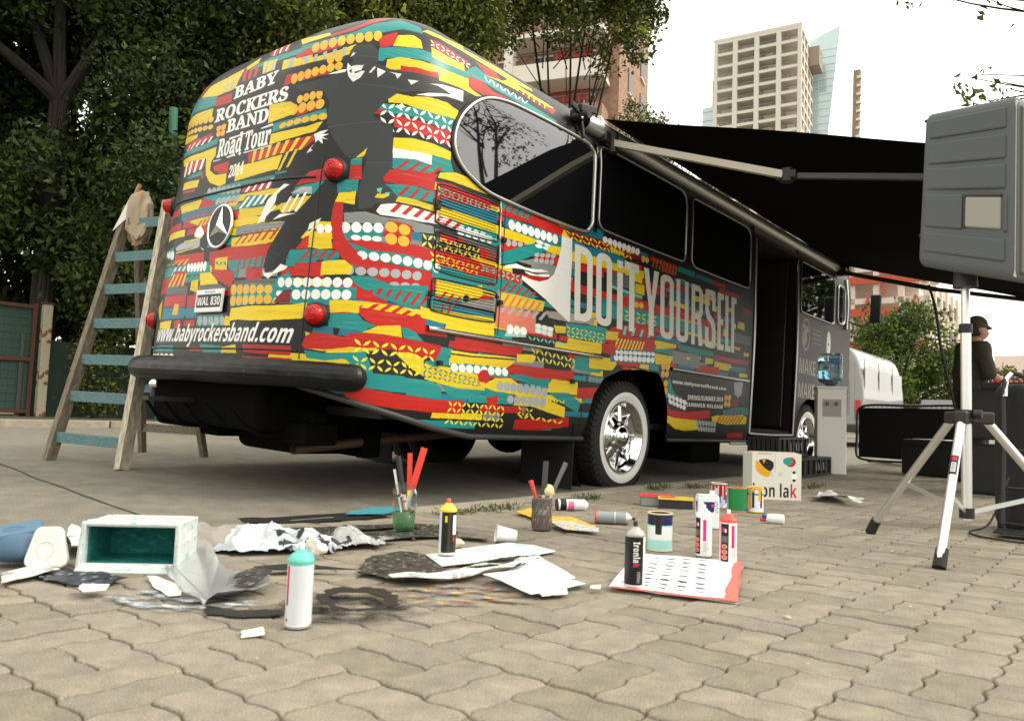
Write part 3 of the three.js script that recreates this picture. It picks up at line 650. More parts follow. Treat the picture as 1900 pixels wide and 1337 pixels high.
function paintMural(c, sx, sy, ox, oy) { // ox, oy in cm; y grows down from oy
  const rnd = mulberry(31), tx = (u, v) => [(u - ox) * sx, (oy - v) * sy];
  const poly = (pts) => { c.beginPath(); pts.forEach((p, i) => { const q = tx(p[0], p[1]); i ? c.lineTo(...q) : c.moveTo(...q); }); c.closePath(); };
  const bil = (q, s, t) => [0, 1].map(k => (q[0][k] * (1 - s) + q[1][k] * s) * (1 - t) + (q[3][k] * (1 - s) + q[2][k] * s) * t);
  const rough = (pts, amp) => { const out = []; pts.forEach((a, i) => { const b = pts[(i + 1) % pts.length], n = Math.max(1, Math.round(Math.hypot(b[0] - a[0], b[1] - a[1]) / 2.5)); for (let k = 0; k < n; k++) { const j = k ? amp : amp * 0.4; out.push([a[0] + (b[0] - a[0]) * k / n + (rnd() - 0.5) * j, a[1] + (b[1] - a[1]) * k / n + (rnd() - 0.5) * j]); } }); return out; };
  const tone = (hex) => { const k = new THREE.Color(hex), f = 0.93 + rnd() * 0.14; return `rgb(${[k.r, k.g, k.b].map(x => Math.round(255 * Math.pow(Math.min(1, x * f), 1 / 2.2))).join(',')})`; };
  c.fillStyle = PAINT.K0; c.fillRect(0, 0, 4096, 4096);
  for (let i = 0; i < 5200; i++) { c.fillStyle = rnd() < 0.5 ? 'rgba(70,68,62,0.10)' : 'rgba(8,8,8,0.12)'; const w = 3 + rnd() * 50; c.fillRect(rnd() * 2048, rnd() * 2048, w, 1 + rnd() * 3); }
  // first coat: short bands rolled on before the pattern, left off where lettering stands on bare charcoal
  for (let v = 56; v < 330; v += 6.2) for (let u = -300; u < 535;) {
    const l = 14 + rnd() * 46, h = 4.4 + rnd() * 1.4, pick = rnd(), mid = u + l / 2;
    const bare = (mid > 335 && v < 124) || (mid < -92 && v < 122) || (mid < -60 && v > 205) || (v > 228 && mid > -30) || (mid > -100 && mid < -8 && v > 180) || mid > 470;
    if (!bare && pick < 0.6) { c.fillStyle = tone(PAINT[['Y', 'T', 'R', 'Y', 'R', 'B', 'G', 'T'][Math.floor(rnd() * 8)]]); poly(rough([[u, v], [u + l, v + rnd() - 0.5], [u + l - 1 + rnd() * 2, v + h], [u + 1, v + h + rnd() - 0.5]], 0.3)); c.fill(); }
    u += l + (rnd() < 0.4 ? 3 : 0.4);
  }
  for (const line of MURAL.split('\n')) {
    const t = line.trim().split(' '); if (!t[0]) continue;
    const na = { p: 2, d: 5, h: 5, l: 5, t: 3, w: 3 }[t[0]], num = t.slice(na).map(Number), q = []; for (let i = 0; i < num.length; i += 2) q.push([num[i], num[i + 1]]);
    if (t[0] === 'p') {
      const us = q.map(p => p[0]), vs = q.map(p => p[1]), u0 = Math.min(...us), u1 = Math.max(...us), v0 = Math.min(...vs), v1 = Math.max(...vs);
      c.fillStyle = tone(PAINT[t[1]]); const shape = rough(q, t[1] === 'W' ? 0.2 : 0.32); poly(shape); c.fill(); c.save(); poly(shape); c.clip();
      for (let k = 0; k < 12; k++) { c.strokeStyle = rnd() < 0.5 ? 'rgba(255,255,240,0.07)' : 'rgba(0,0,0,0.05)'; c.lineWidth = sx * (0.3 + rnd() * 0.9); const v = v0 + (v1 - v0) * rnd(), s = (q[1][1] - q[0][1]) / Math.max(8, Math.abs(q[1][0] - q[0][0])) * 0.4; c.beginPath(); const a = u0 + (u1 - u0) * rnd() * 0.6, b = a + (u1 - u0) * (0.25 + 0.5 * rnd()); c.moveTo(...tx(a, v)); c.lineTo(...tx(b, v + (b - a) * s * (rnd() - 0.3))); c.stroke(); }
      c.restore();
    } else if (t[0] === 'd') {
      const nx = +t[2], ny = +t[3], r = +t[4];
      for (let i = 0; i < nx; i++) for (let j = 0; j < ny; j++) { c.fillStyle = tone(PAINT[t[1]]); c.beginPath(); for (let k = 0; k < 20; k++) { const a = k / 20 * 2 * Math.PI, p = tx(...bil(q, (i + 0.5 + r * Math.cos(a)) / nx, (j + 0.5 + r * Math.sin(a)) / ny)); k ? c.lineTo(...p) : c.moveTo(...p); } c.closePath(); c.fill(); }
    } else if (t[0] === 'h') {
      const n = +t[2], w = +t[3];
      for (let i = 0; i < n; i++) { const s0 = (i + 0.5 - w / 2) / n, s1 = (i + 0.5 + w / 2) / n; c.fillStyle = tone(PAINT[t[1]]); poly(rough([bil(q, s0, 0), bil(q, s1, 0), bil(q, s1, 1), bil(q, s0, 1)], 0.35)); c.fill(); }
    } else if (t[0] === 'l') {
      const nx = +t[2], ny = +t[3], w = +t[4];
      for (let i = 0; i < nx; i++) for (let j = 0; j < ny; j++) {
        const e = (i + j) % 2, a = [i + 0.1, j + (e ? 0.9 : 0.1)], b = [i + 0.9, j + (e ? 0.1 : 0.9)]; c.fillStyle = tone(PAINT[t[1]]); c.beginPath();
        for (let k = 0; k < 16; k++) { const s = k < 8 ? k / 8 : 2 - k / 8, o = (k < 8 ? 1 : -1) * w * 0.5 * Math.sin(s * Math.PI), dx = b[0] - a[0], dy = b[1] - a[1], p = tx(...bil(q, (a[0] + dx * s - dy * o) / nx, (a[1] + dy * s + dx * o) / ny)); k ? c.lineTo(...p) : c.moveTo(...p); }
        c.closePath(); c.fill();
      }
    } else if (t[0] === 't') {
      const A = tx(...q[0]), Bq = tx(...q[1]), C = tx(...q[3]), st = +t[2], word = t[1].replaceAll('_', ' ');
      c.save(); c.font = ['bold 100px serif', 'bold 100px serif', 'bold 100px serif', 'bold 100px sans-serif'][st];
      const fw = c.measureText(word).width, cap = st === 3 ? (/[a-z]/.test(word) ? 76 : 72) : 72;
      c.setTransform((Bq[0] - A[0]) / fw, (Bq[1] - A[1]) / fw, (C[0] - A[0]) / cap, (C[1] - A[1]) / cap, A[0], A[1]);
      if (st === 1) c.transform(1, 0, -0.22, 1, 14, 0);
      c.fillStyle = PAINT.W; c.fillText(word, 0, cap); c.lineWidth = st === 0 ? 5 : st === 3 ? 1 : 4; c.strokeStyle = PAINT.W; c.strokeText(word, 0, cap); c.restore();
    } else { // tall condensed poster letters DO iT YOURSELF
      const A = tx(...q[0]), Bq = tx(...q[1]), C = tx(...q[3]), bx = [['D', 0, 0.083], ['O', 0.1, 0.078], ['i', 0.205, 0.03], ['T', 0.245, 0.078], ['Y', 0.35, 0.092], ['O', 0.45, 0.085], ['U', 0.552, 0.083], ['R', 0.655, 0.082], ['S', 0.755, 0.078], ['E', 0.85, 0.052], ['L', 0.912, 0.045], ['F', 0.962, 0.045]];
      c.save(); c.setTransform((Bq[0] - A[0]), (Bq[1] - A[1]), (C[0] - A[0]), (C[1] - A[1]), A[0], A[1]); c.fillStyle = '#dcdbd2';
      const WS = 0.026, HS = 0.1, R_ = (x, y, w, h) => c.fillRect(x, y, w, h);
      const ring = (x, w, top, bot) => { // rounded outline
        c.beginPath(); const rr = (x0, y0, x1, y1, ry, t, b) => { const rx = (x1 - x0) / 2; c.moveTo(x0, y0 + (t ? ry : 0)); if (t) c.quadraticCurveTo(x0, y0, x0 + rx, y0), c.quadraticCurveTo(x1, y0, x1, y0 + ry); else c.lineTo(x0, y0), c.lineTo(x1, y0); c.lineTo(x1, y1 - (b ? ry : 0)); if (b) c.quadraticCurveTo(x1, y1, x0 + rx, y1), c.quadraticCurveTo(x0, y1, x0, y1 - ry); else c.lineTo(x1, y1), c.lineTo(x0, y1); c.closePath(); };
        rr(x, 0, x + w, 1, 0.13, top, bot); rr(x + WS, top ? 0.1 : -0.01, x + w - WS, bot ? 0.9 : 1.01, 0.05, top, bot); c.fill('evenodd');
      };
      for (const [ch, x, w] of bx) {
        const m = x + w / 2;
        if (ch === 'O') ring(x, w, true, true);
        if (ch === 'U') ring(x, w, false, true);
        if (ch === 'D') { R_(x, 0, WS, 1); c.beginPath(); c.moveTo(x, 0); c.lineTo(x + w * 0.5, 0); c.quadraticCurveTo(x + w, 0.02, x + w, 0.16); c.lineTo(x + w, 0.84); c.quadraticCurveTo(x + w, 0.98, x + w * 0.5, 1); c.lineTo(x, 1); c.closePath(); c.moveTo(x + WS, 0.1); c.lineTo(x + WS, 0.9); c.quadraticCurveTo(x + w - WS, 0.9, x + w - WS, 0.8); c.lineTo(x + w - WS, 0.2); c.quadraticCurveTo(x + w - WS, 0.1, x + WS, 0.1); c.closePath(); c.fill('evenodd'); }
        if (ch === 'i') { R_(x, 0.02, w, 0.11); R_(x, 0.19, w, 0.81); }
        if (ch === 'T') { R_(x, 0, w, 0.12); R_(m - 0.015, 0, 0.03, 1); }
        if (ch === 'Y') { c.beginPath(); [[x, 0], [x + 0.03, 0], [m, 0.42], [x + w - 0.03, 0], [x + w, 0], [m + 0.015, 0.58], [m + 0.015, 1], [m - 0.015, 1], [m - 0.015, 0.58]].forEach((p, i) => i ? c.lineTo(...p) : c.moveTo(...p)); c.closePath(); c.fill(); }
        if (ch === 'R') { R_(x, 0, WS, 1); R_(x, 0, w * 0.72, 0.1); R_(x, 0.47, w * 0.72, 0.1); c.beginPath(); c.moveTo(x + w * 0.6, 0); c.quadraticCurveTo(x + w, 0.02, x + w, 0.14); c.lineTo(x + w, 0.42); c.quadraticCurveTo(x + w * 0.95, 0.52, x + w * 0.7, 0.57); c.lineTo(x + w * 0.6, 0.47); c.quadraticCurveTo(x + w - WS, 0.46, x + w - WS, 0.4); c.lineTo(x + w - WS, 0.16); c.quadraticCurveTo(x + w - WS, 0.1, x + w * 0.6, 0.1); c.closePath(); c.fill(); c.beginPath(); [[x + w * 0.5, 0.54], [x + w * 0.85, 0.54], [x + w, 1], [x + w - WS - 0.004, 1]].forEach((p, i) => i ? c.lineTo(...p) : c.moveTo(...p)); c.fill(); }
        if (ch === 'S') { c.lineWidth = 1; c.save(); c.beginPath(); const pts = [[x + w - 0.013, 0.3], [x + w - 0.013, 0.14], [x + w * 0.8, 0.06], [m, 0.05], [x + w * 0.2, 0.06], [x + 0.013, 0.14], [x + 0.013, 0.34], [x + w * 0.3, 0.46], [x + w * 0.7, 0.55], [x + w - 0.013, 0.66], [x + w - 0.013, 0.86], [x + w * 0.8, 0.94], [m, 0.95], [x + w * 0.2, 0.94], [x + 0.013, 0.86], [x + 0.013, 0.7]]; for (let k = 0; k < pts.length - 1; k++) { const [a, b] = [pts[k], pts[k + 1]], n = 6; for (let s = 0; s <= n; s++) { const px = a[0] + (b[0] - a[0]) * s / n, py = a[1] + (b[1] - a[1]) * s / n; R_(px - 0.013, py - 0.05, 0.026, 0.1); } } c.restore(); }
        if (ch === 'E') { R_(x, 0, WS, 1); R_(x, 0, w, 0.11); R_(x, 0.45, w * 0.88, 0.1); R_(x, 0.89, w, 0.11); }
        if (ch === 'L') { R_(x, 0, WS, 1); R_(x, 0.89, w, 0.11); }
        if (ch === 'F') { R_(x, 0, WS, 1); R_(x, 0, w, 0.11); R_(x, 0.46, w * 0.85, 0.1); }
      }
      c.restore();
    }
  }
}
function wearAndTear(c, w, h) { const r = mulberry(17); for (let i = 0; i < 900; i++) { c.fillStyle = ['rgba(200,196,180,0.35)', 'rgba(15,14,12,0.5)', 'rgba(120,104,80,0.35)'][Math.floor(r() * 3)]; const s = 0.6 + r() * 2.6; c.fillRect(r() * w, r() * h, s, s); } for (let i = 0; i < 120; i++) { c.strokeStyle = r() < 0.5 ? 'rgba(215,210,196,0.25)' : 'rgba(10,10,10,0.35)'; c.lineWidth = 0.6 + r() * 1.2; const x = r() * w, y = r() * h; c.beginPath(); c.moveTo(x, y); c.lineTo(x + (r() - 0.5) * 120, y + (r() - 0.5) * 30); c.stroke(); } }
const US = 0.42, VT = 3.95; // split between the two mural sheets, top of both
const sheetA = canvasTex(2048, 1640, (c, w, h) => paintMural(c, w / (100 * (US + 4.05)), h / 355, -405, 395) ?? wearAndTear(c, w, h));
const sheetB = canvasTex(2048, 1440, (c, w, h) => paintMural(c, w / (100 * (5.45 - US)), h / 355, US * 100, 395) ?? wearAndTear(c, w, h));
const uvA = (u, v) => [(u + 4.05) / (US + 4.05), 1 - (VT - v) / 3.55], uvB = (u, v) => [(u - US) / (5.45 - US), 1 - (VT - v) / 3.55];
const paintBump = noiseTex(256, (x, y) => { const v = 128 + 90 * fbm(x * 14, y * 40, 3); return [clamp(v), clamp(v), clamp(v)]; }, false);
const paintA = M([1, 1, 1], 0.4, { phys: true, map: sheetA, specularIntensity: 0.55, clearcoat: 0.12, clearcoatRoughness: 0.25, bumpMap: paintBump, bumpScale: 0.0012 }), paintB = M([1, 1, 1], 0.42, { phys: true, map: sheetB, specularIntensity: 0.55, clearcoat: 0.1, clearcoatRoughness: 0.28 });
const bodyGrey = M([0.03, 0.029, 0.026], 0.42, { phys: true, clearcoat: 0.2, clearcoatRoughness: 0.3 }), windowGlass = M([0.006, 0.006, 0.007], 0.02, { phys: true, ior: 2.2 });
for (const m of [paintA, paintB, bodyGrey, windowGlass]) m.side = THREE.DoubleSide;

const bus = thing('painted_bus', 'vintage rounded bus covered in red, yellow, teal and white painted patterns', 'bus');
bus.position.set(-3.78, -0.1, -2.77); bus.rotation.set(-0.0118, 0, -0.033, 'ZYX');
const archR = u => { // lower edge of the side: wheel cut-outs
  const cut = (pts) => { for (let i = 0; i < pts.length - 1; i++) if (u >= pts[i][0] && u <= pts[i + 1][0]) return pts[i][1] + (pts[i + 1][1] - pts[i][1]) * (u - pts[i][0]) / (pts[i + 1][0] - pts[i][0]); return 0; };
  return Math.max(0.5, cut([[1.84, 0.5], [1.86, 0.6], [1.95, 0.88], [2.1, 1.04], [2.4, 1.14], [2.75, 1.17], [3.08, 1.16], [3.2, 1.06], [3.3, 0.85], [3.34, 0.5]]), cut([[6.98, 0.5], [7.0, 0.8], [7.15, 1.02], [7.4, 1.12], [7.75, 1.12], [8.0, 1.02], [8.15, 0.8], [8.17, 0.5]]));
};
const rearLow = u => u < -ARC ? 0.92 : u < 0 ? 0.92 + (0.56 - 0.92) * Math.pow((u + ARC) / ARC, 0.9) : 0.56 - 0.06 * Math.min(1, u / 0.4);
part(bus, 'rear_body', patch(-4.05, US, 150, u => u < UREAR ? 0.6 : u < -ARC - FLAT ? Math.max(rearLow(UREAR - u), 0.6) : rearLow(u), VTOP, 60, 0, uvA), paintA);
part(bus, 'side_body', patch(US, 5.37, 200, archR, VTOP, 56, 0, uvB), paintB);
part(bus, 'door_header', patch(5.37, 6.88, 12, 3.03, VTOP, 14), bodyGrey);
{ // dark front section with pale emblems on it
  const t = canvasTex(1024, 1024, (c) => {
    c.fillStyle = '#2c2923'; c.fillRect(0, 0, 1024, 1024); const X = u => (u - 6.88) / 2.42 * 1024, Y = v => (3.95 - v) / 3.55 * 1024;
    c.fillStyle = c.strokeStyle = '#9c968a'; c.lineWidth = 9;
    c.beginPath(); c.ellipse(X(7.24), Y(2.02), 68, 62, 0, 0, 7); c.stroke(); c.beginPath(); c.ellipse(X(7.2), Y(1.98), 34, 36, 0.4, 0, 7); c.fill(); c.beginPath(); c.moveTo(X(7.06), Y(2.14)); c.quadraticCurveTo(X(7.24), Y(2.2), X(7.38), Y(2.08)); c.lineTo(X(7.3), Y(2.04)); c.closePath(); c.fill();
    c.lineWidth = 4; for (let i = 0; i < 4; i++) { c.beginPath(); c.moveTo(X(7.52), Y(2.13 - i * 0.065)); c.lineTo(X(7.9), Y(2.13 - i * 0.065)); c.stroke(); }
    c.fillStyle = '#c9c5b8'; c.beginPath(); c.ellipse(X(8.24), Y(1.98), 40, 58, 0, 0, 7); c.fill(); c.fillStyle = '#4a463e'; c.fillRect(X(8.2), Y(2.0), 26, 10);
    c.fillStyle = '#a29c8f'; c.font = 'bold 86px sans-serif'; c.save(); c.transform(1.25, 0, 0, 1, 0, 0); c.fillText('MAKE IT', X(7.0) / 1.25, Y(1.46)); c.fillText('MAKE IT', X(7.0) / 1.25, Y(1.12)); c.restore();
  });
  const m = M([1, 1, 1], 0.45, { map: t, side: THREE.DoubleSide });
  part(bus, 'front_body', patch(6.88, UEND, 120, archR, VTOP, 40, 0, (u, v) => [(u - 6.88) / 2.42, 1 - (3.95 - v) / 3.55]), m);
}
part(bus, 'far_side_body', patch(UREAR - 9.2, -4.05, 60, 0.5, VTOP, 30), bodyGrey);
{ // roof sheet between the two top edges, front end, floor
  const P = [], I = [], n = 60; for (let i = 0; i <= n; i++) { const u = -ARC - FLAT / 2 + (UEND + ARC + FLAT / 2) * i / n, a = S0(u, VTOP), b = S0(-2 * (ARC + FLAT / 2) - u, VTOP); for (let j = 0; j <= 6; j++) { const t = j / 6, p = a.clone().lerp(b, t); P.push(p.x, p.y + 0.05 * 4 * t * (1 - t), p.z); } }
  for (let i = 0; i < n; i++) for (let j = 0; j < 6; j++) { const a = i * 7 + j, b = a + 7; I.push(a, a + 1, b, b, a + 1, b + 1); }
  const g = new THREE.BufferGeometry(); g.setAttribute('position', new THREE.Float32BufferAttribute(P, 3)); g.setIndex(I); g.computeVertexNormals(); part(bus, 'roof', g, bodyGrey);
  const zf = -0.92 - UEND, F = [], J = [], nv = 30; for (let j = 0; j <= nv; j++) { const v = 0.5 + (VTOP - 0.5) * j / nv, a = S0(UEND, v), b = S0(UREAR - UEND, v); for (let i = 0; i <= 10; i++) { const t = i / 10, p = a.clone().lerp(b, t); F.push(p.x, p.y, p.z - 0.5 * Math.pow(4 * t * (1 - t), 0.6) * (1 - 0.12 * j / nv)); } }
  for (let j = 0; j < nv; j++) for (let i = 0; i < 10; i++) { const a = j * 11 + i, b = a + 11; J.push(a, a + 1, b, b, a + 1, b + 1); }
  const h = new THREE.BufferGeometry(); h.setAttribute('position', new THREE.Float32BufferAttribute(F, 3)); h.setIndex(J); h.computeVertexNormals(); part(bus, 'front_end', h, bodyGrey);
  part(bus, 'floor', box(2.6, 0.06, 9.6), BLACK, [-1.45, 0.62, -5.4]);
}
// windows with bright frames
const frameMat = M([0.55, 0.55, 0.53], 0.3, { metal: 0.85 });
const gasket = M([0.015, 0.015, 0.015], 0.7);
function window_(rows, r = 0.0085) { const w = part(bus, 'window', rowPatch(rows, 14, 0.006), windowGlass); part(w, 'window_frame', tube(outline(rows, 0.01), r, 160, 8, true), frameMat); part(w, 'gasket', tube(outline(rows.map(([v, a, b]) => [v, a - 0.022, b + 0.022]), 0.004), 0.012, 160, 6, true), gasket); return w; }
{ // wrap-round quarter light with its rounded tail
  const L = [[2.28, 0.5], [2.3, 0.36], [2.34, 0.24], [2.38, 0.15], [2.44, 0.075], [2.5, 0.04], [2.58, 0.03], [2.66, 0.045], [2.74, 0.08], [2.82, 0.14], [2.9, 0.225], [2.96, 0.32], [3.0, 0.42], [3.03, 0.56], [3.045, 0.7]];
  const Rr = v => v < 2.36 ? 1.7 + (v - 2.28) : v > 2.99 ? 1.78 - (v - 2.99) * 1.4 : 1.78;
  window_(L.map(([v, a]) => [v, a, Rr(v)]), 0.013);
}
window_(roundRows(1.87, 3.52, 2.35, 3.1, 0.09)); window_(roundRows(3.66, 5.21, 2.34, 3.08, 0.09)); window_(roundRows(6.98, 8.44, 2.31, 3.02, 0.07)); window_(roundRows(8.6, 8.95, 2.36, 2.95, 0.1), 0.016);
part(bus, 'pillar_strip', patch(1.795, 1.83, 2, 2.3, 3.1, 16, 0.02), CHROME);
part(bus, 'corner_post', tube([S(9.0, 2.3, 0.02), S(9.05, 2.7, 0.02), S(9.05, 3.1, 0.02)], 0.03, 20, 8), frameMat);
// side trim, bottom lip
const strip = (u0, u1, v, r, m, n = 40, off = 0.008) => tube(Array.from({ length: n + 1 }, (_, i) => S(u0 + (u1 - u0) * i / n, typeof v === 'function' ? v(u0 + (u1 - u0) * i / n) : v, off)), r, n * 2, 8);
part(bus, 'trim_strip', strip(-0.1, 2.04, 1.225, 0.019), CHROME); part(bus, 'trim_strip', strip(3.33, 5.28, 1.225, 0.019), frameMat);
part(bus, 'bottom_lip', strip(-1.3, 1.84, rearLow, 0.022, null, 60), CHARCOAL); part(bus, 'bottom_lip', strip(3.34, 5.36, 0.5, 0.02, null, 20), CHARCOAL);
part(bus, 'panel_seam', strip(1.78, 1.781, u => 0.6 + (u - 1.78) * 260, 0.004, null, 8, 0.002), BLACK);
// engine grilles: louvred panels set in a dark frame
for (const [u0, u1, v0, v1] of [[-0.1, 0.56, 1.95, 2.22], [-0.09, 0.58, 1.35, 1.57], [-0.08, 0.57, 1.63, 1.9]]) {
  const n = Math.round((v1 - v0) / 0.021), ls = []; for (let i = 0; i < n; i++) { const v = v0 + (i + 0.5) * (v1 - v0) / n; ls.push(strip(u0 + 0.03, u1 - 0.03, v, 0.0045, null, 10, 0.003)); }
  const g = merge(ls), p = g.attributes.position; // louvres carry the paint of the sheet they were sprayed with
  const uv = new Float32Array(p.count * 2); for (let i = 0; i < p.count; i++) { const z = -p.getZ(i) - 0.92, u = z >= -0.0005 ? z : -(0.0 + Math.acos(Math.min(1, (p.getX(i) + B.r) / B.r)) * B.r), q = uvA(u, p.getY(i)); uv[i * 2] = q[0]; uv[i * 2 + 1] = q[1]; }
  g.setAttribute('uv', new THREE.BufferAttribute(uv, 2));
  const lv = part(bus, 'louvre_panel', g, paintA);
  part(lv, 'panel_edge', tube(outline(roundRows(u0, u1, v0, v1, 0.02, 8), 0.003), 0.0055, 120, 6, true), BLACK);
}
for (const [u, v] of [[-0.1, 2.05], [0.6, 1.97], [-0.1, 1.46], [0.6, 1.5], [0.02, 1.0], [1.6, 0.98]]) part(bus, 'hinge', at(box(0.05, 0.035, 0.03, 0.006), ...S(u, v, 0.016)), BLACK);
part(bus, 'latch', at(cyl(0.02, 0.02, 0.02, 14), ...S(0.98, 0.72, 0.01), 0, 0, Math.PI / 2), CHROME);
part(bus, 'panel_gap', strip(0.62, 0.621, u => 1.26 + (u - 0.62) * 940, 0.004, null, 10, 0.001), BLACK);
part(bus, 'panel_gap', strip(-0.96, -0.961, u => 0.95 + (-0.96 - u) * 1350, 0.004, null, 20, 0.001), BLACK);
part(bus, 'panel_gap', strip(-2.95, -1.0, 2.155, 0.009, null, 40, 0.001), BLACK);
part(bus, 'panel_gap', strip(-2.95, -0.98, 1.0, 0.006, null, 40, 0.001), BLACK);
// tail lamps
const lens = M([0.5, 0.003, 0.002], 0.12);
for (const [u, v, r] of [[-0.85, 2.2, 0.066], [-0.87, 1.24, 0.066], [UREAR + 0.85, 2.2, 0.066], [UREAR + 0.87, 1.24, 0.066]]) {
  const p = S(u, v), n = SN(u, v), lamp = part(bus, 'tail_lamp', lathe([[0, 0.1], [r * 0.5, 0.094], [r * 0.8, 0.078], [r * 0.96, 0.05], [r, 0.03], [r, 0.02]], 28), lens);
  part(lamp, 'lamp_base', lathe([[r * 1.02, 0.04], [r * 1.22, 0.03], [r * 1.28, -0.03], [0, -0.03]], 28), BLACK); part(lamp, 'lamp_rib', merge([0, 1, 2].map(i => at(new THREE.TorusGeometry(r * (0.3 + 0.25 * i), 0.003, 6, 24), 0, 0.099 - 0.012 * i * i * 0.5, 0, Math.PI / 2))), lens);
  lamp.position.copy(p); lamp.quaternion.setFromUnitVectors(V3(0, 1, 0), V3(n.x, n.y * 0.3, n.z + 0.25).normalize());
}
{ // round emblem with a three-pointed star
  const u = -1.92, v = 1.88, p = S(u, v, 0.012), n = SN(u, v), e = new THREE.Group(); e.name = 'emblem'; bus.add(e); e.position.copy(p); e.quaternion.setFromUnitVectors(V3(0, 0, 1), n);
  part(e, 'emblem_ring', new THREE.TorusGeometry(0.155, 0.012, 10, 48), CHROME); part(e, 'emblem_disc', at(cyl(0.155, 0.155, 0.012, 40), 0, 0, 0, Math.PI / 2), BLACK);
  const sh = [], S3 = [90, 210, 330]; S3.forEach(a => { const t = a * RAD, q = [[0, 0, 0.035], [0.042 * Math.cos(t + 60 * RAD), 0.042 * Math.sin(t + 60 * RAD), 0.008], [0.15 * Math.cos(t), 0.15 * Math.sin(t), 0.008], [0.042 * Math.cos(t - 60 * RAD), 0.042 * Math.sin(t - 60 * RAD), 0.008]]; sh.push(...q[0], ...q[2], ...q[1], ...q[0], ...q[3], ...q[2]); });
  const g = new THREE.BufferGeometry(); g.setAttribute('position', new THREE.Float32BufferAttribute(sh, 3)); g.computeVertexNormals(); part(e, 'emblem_star', g, M([0.8, 0.8, 0.8], 0.2, { metal: 1, side: THREE.DoubleSide }));
}
{ // number plate
  const u = -1.9, v = 1.335, p = S(u, v, 0.02), n = SN(u, v), t = canvasTex(256, 128, (c) => { c.fillStyle = '#e3e3de'; c.fillRect(0, 0, 256, 128); c.fillStyle = '#0b0b0b'; c.fillRect(12, 26, 232, 78); c.fillStyle = '#e8e8e4'; c.font = 'bold 70px sans-serif'; c.save(); c.transform(0.78, 0, 0, 1, 0, 0); c.fillText('WAL', 22, 91); c.fillText('830', 188, 91); c.restore(); c.fillStyle = '#9db7c8'; c.fillRect(80, 6, 100, 13); });
  const pl = part(bus, 'number_plate', box(0.37, 0.165, 0.008, 0.003), WHITE); pl.position.copy(p); pl.quaternion.setFromUnitVectors(V3(0, 0, 1), n);
  part(pl, 'plate_face', new THREE.PlaneGeometry(0.36, 0.155), M([1, 1, 1], 0.5, { map: t }), [0, 0, 0.0065]);
}
const stainTexBumper = noiseTex(256, (x, y) => { const n = fbm(x * 9, y * 9, 4), f = fbm(x * 40, y * 12, 3), v = n > 0.3 || f > 0.42 ? 70 : 14 + 14 * f; return [clamp(v), clamp(v * 1.0), clamp(v * 0.96)]; });
// rear bumper, tow ball, underside
part(bus, 'bumper', (() => { const pts = []; for (let i = 0; i <= 30; i++) { const u = UREAR + 0.35 + (-0.6 - UREAR - 0.35) * i / 30; pts.push(S(u, 0.85, 0.08)); } const g = merge(tube(pts, 0.088, 120, 18), at(new THREE.SphereGeometry(0.088, 18, 12), ...pts[0]), at(new THREE.SphereGeometry(0.088, 18, 12), ...pts[30])); const q = g.attributes.position; for (let i = 0; i < q.count; i++) { const n = 0.004 * perlin.noise(q.getX(i) * 9, q.getY(i) * 14, q.getZ(i) * 9); q.setXYZ(i, q.getX(i) + n, q.getY(i) + n, q.getZ(i) + n); } g.computeVertexNormals(); return uvBox(g, 0.6); })(), M([1, 1, 1], 0.4, { phys: true, specularIntensity: 0.6, map: stainTexBumper }));
{ const b = part(bus, 'tow_ball', new THREE.SphereGeometry(0.035, 18, 14), CHROME, [-1.62, 0.72, 0.22]); part(b, 'tow_bar', merge(at(cyl(0.014, 0.02, 0.07, 12), 0, -0.05, 0), at(box(0.08, 0.03, 0.5), 0, -0.1, -0.2)), BLACK); }
{
  const rnd = mulberry(8), gs = [at(box(1.5, 0.34, 1.1, 0.06), -1.5, 0.62, -0.62), at(box(0.8, 0.26, 0.8, 0.08), -1.25, 0.42, -0.85), at(cyl(0.16, 0.16, 0.9, 16), -1.9, 0.5, -0.7, 0, 0, Math.PI / 2), at(box(0.5, 0.22, 0.5, 0.05), -2.1, 0.52, -0.4), at(cyl(0.11, 0.11, 2.4, 14), -1.45, 0.5, -3.49, 0, 0, Math.PI / 2), at(new THREE.SphereGeometry(0.26, 18, 12), -1.45, 0.5, -3.49), at(box(0.14, 0.2, 8.5), -0.95, 0.56, -5), at(box(0.14, 0.2, 8.5), -1.95, 0.56, -5), at(box(1.4, 0.5, 0.7, 0.04), -0.75, 0.5, -5.3), at(box(2.3, 0.3, 0.5, 0.05), -1.45, 0.55, -8.3)];
  for (let i = 0; i < 14; i++) gs.push(at(box(0.1 + rnd() * 0.25, 0.06 + rnd() * 0.14, 0.1 + rnd() * 0.25, 0.02), -2.3 + rnd() * 1.7, 0.36 + rnd() * 0.3, -0.3 - rnd() * 1.3));
  for (let i = 0; i < 5; i++) gs.push(tube([[-2.2 + i * 0.3, 0.6, 0], [-2.1 + i * 0.32, 0.42 + 0.06 * rnd(), -0.1], [-1.95 + i * 0.3, 0.45, -0.4]], 0.012, 16, 6));
  part(bus, 'engine', merge(gs), M([0.0025, 0.0025, 0.0025], 1, { phys: true, specularIntensity: 0.2 }));
  part(bus, 'exhaust_pipe', tube([[-0.7, 0.5, -2.2], [-0.72, 0.42, -1.2], [-0.75, 0.36, -0.6], [-0.74, 0.34, -0.35]], 0.035, 30, 10), M([0.1, 0.06, 0.04], 0.6, { metal: 0.5 }));
  for (const x of [-0.28, -2.55]) part(bus, 'mud_flap', box(0.56, 0.55, 0.012), M([0.006, 0.006, 0.006], 0.9), [x, 0.34, -2.62]);
}
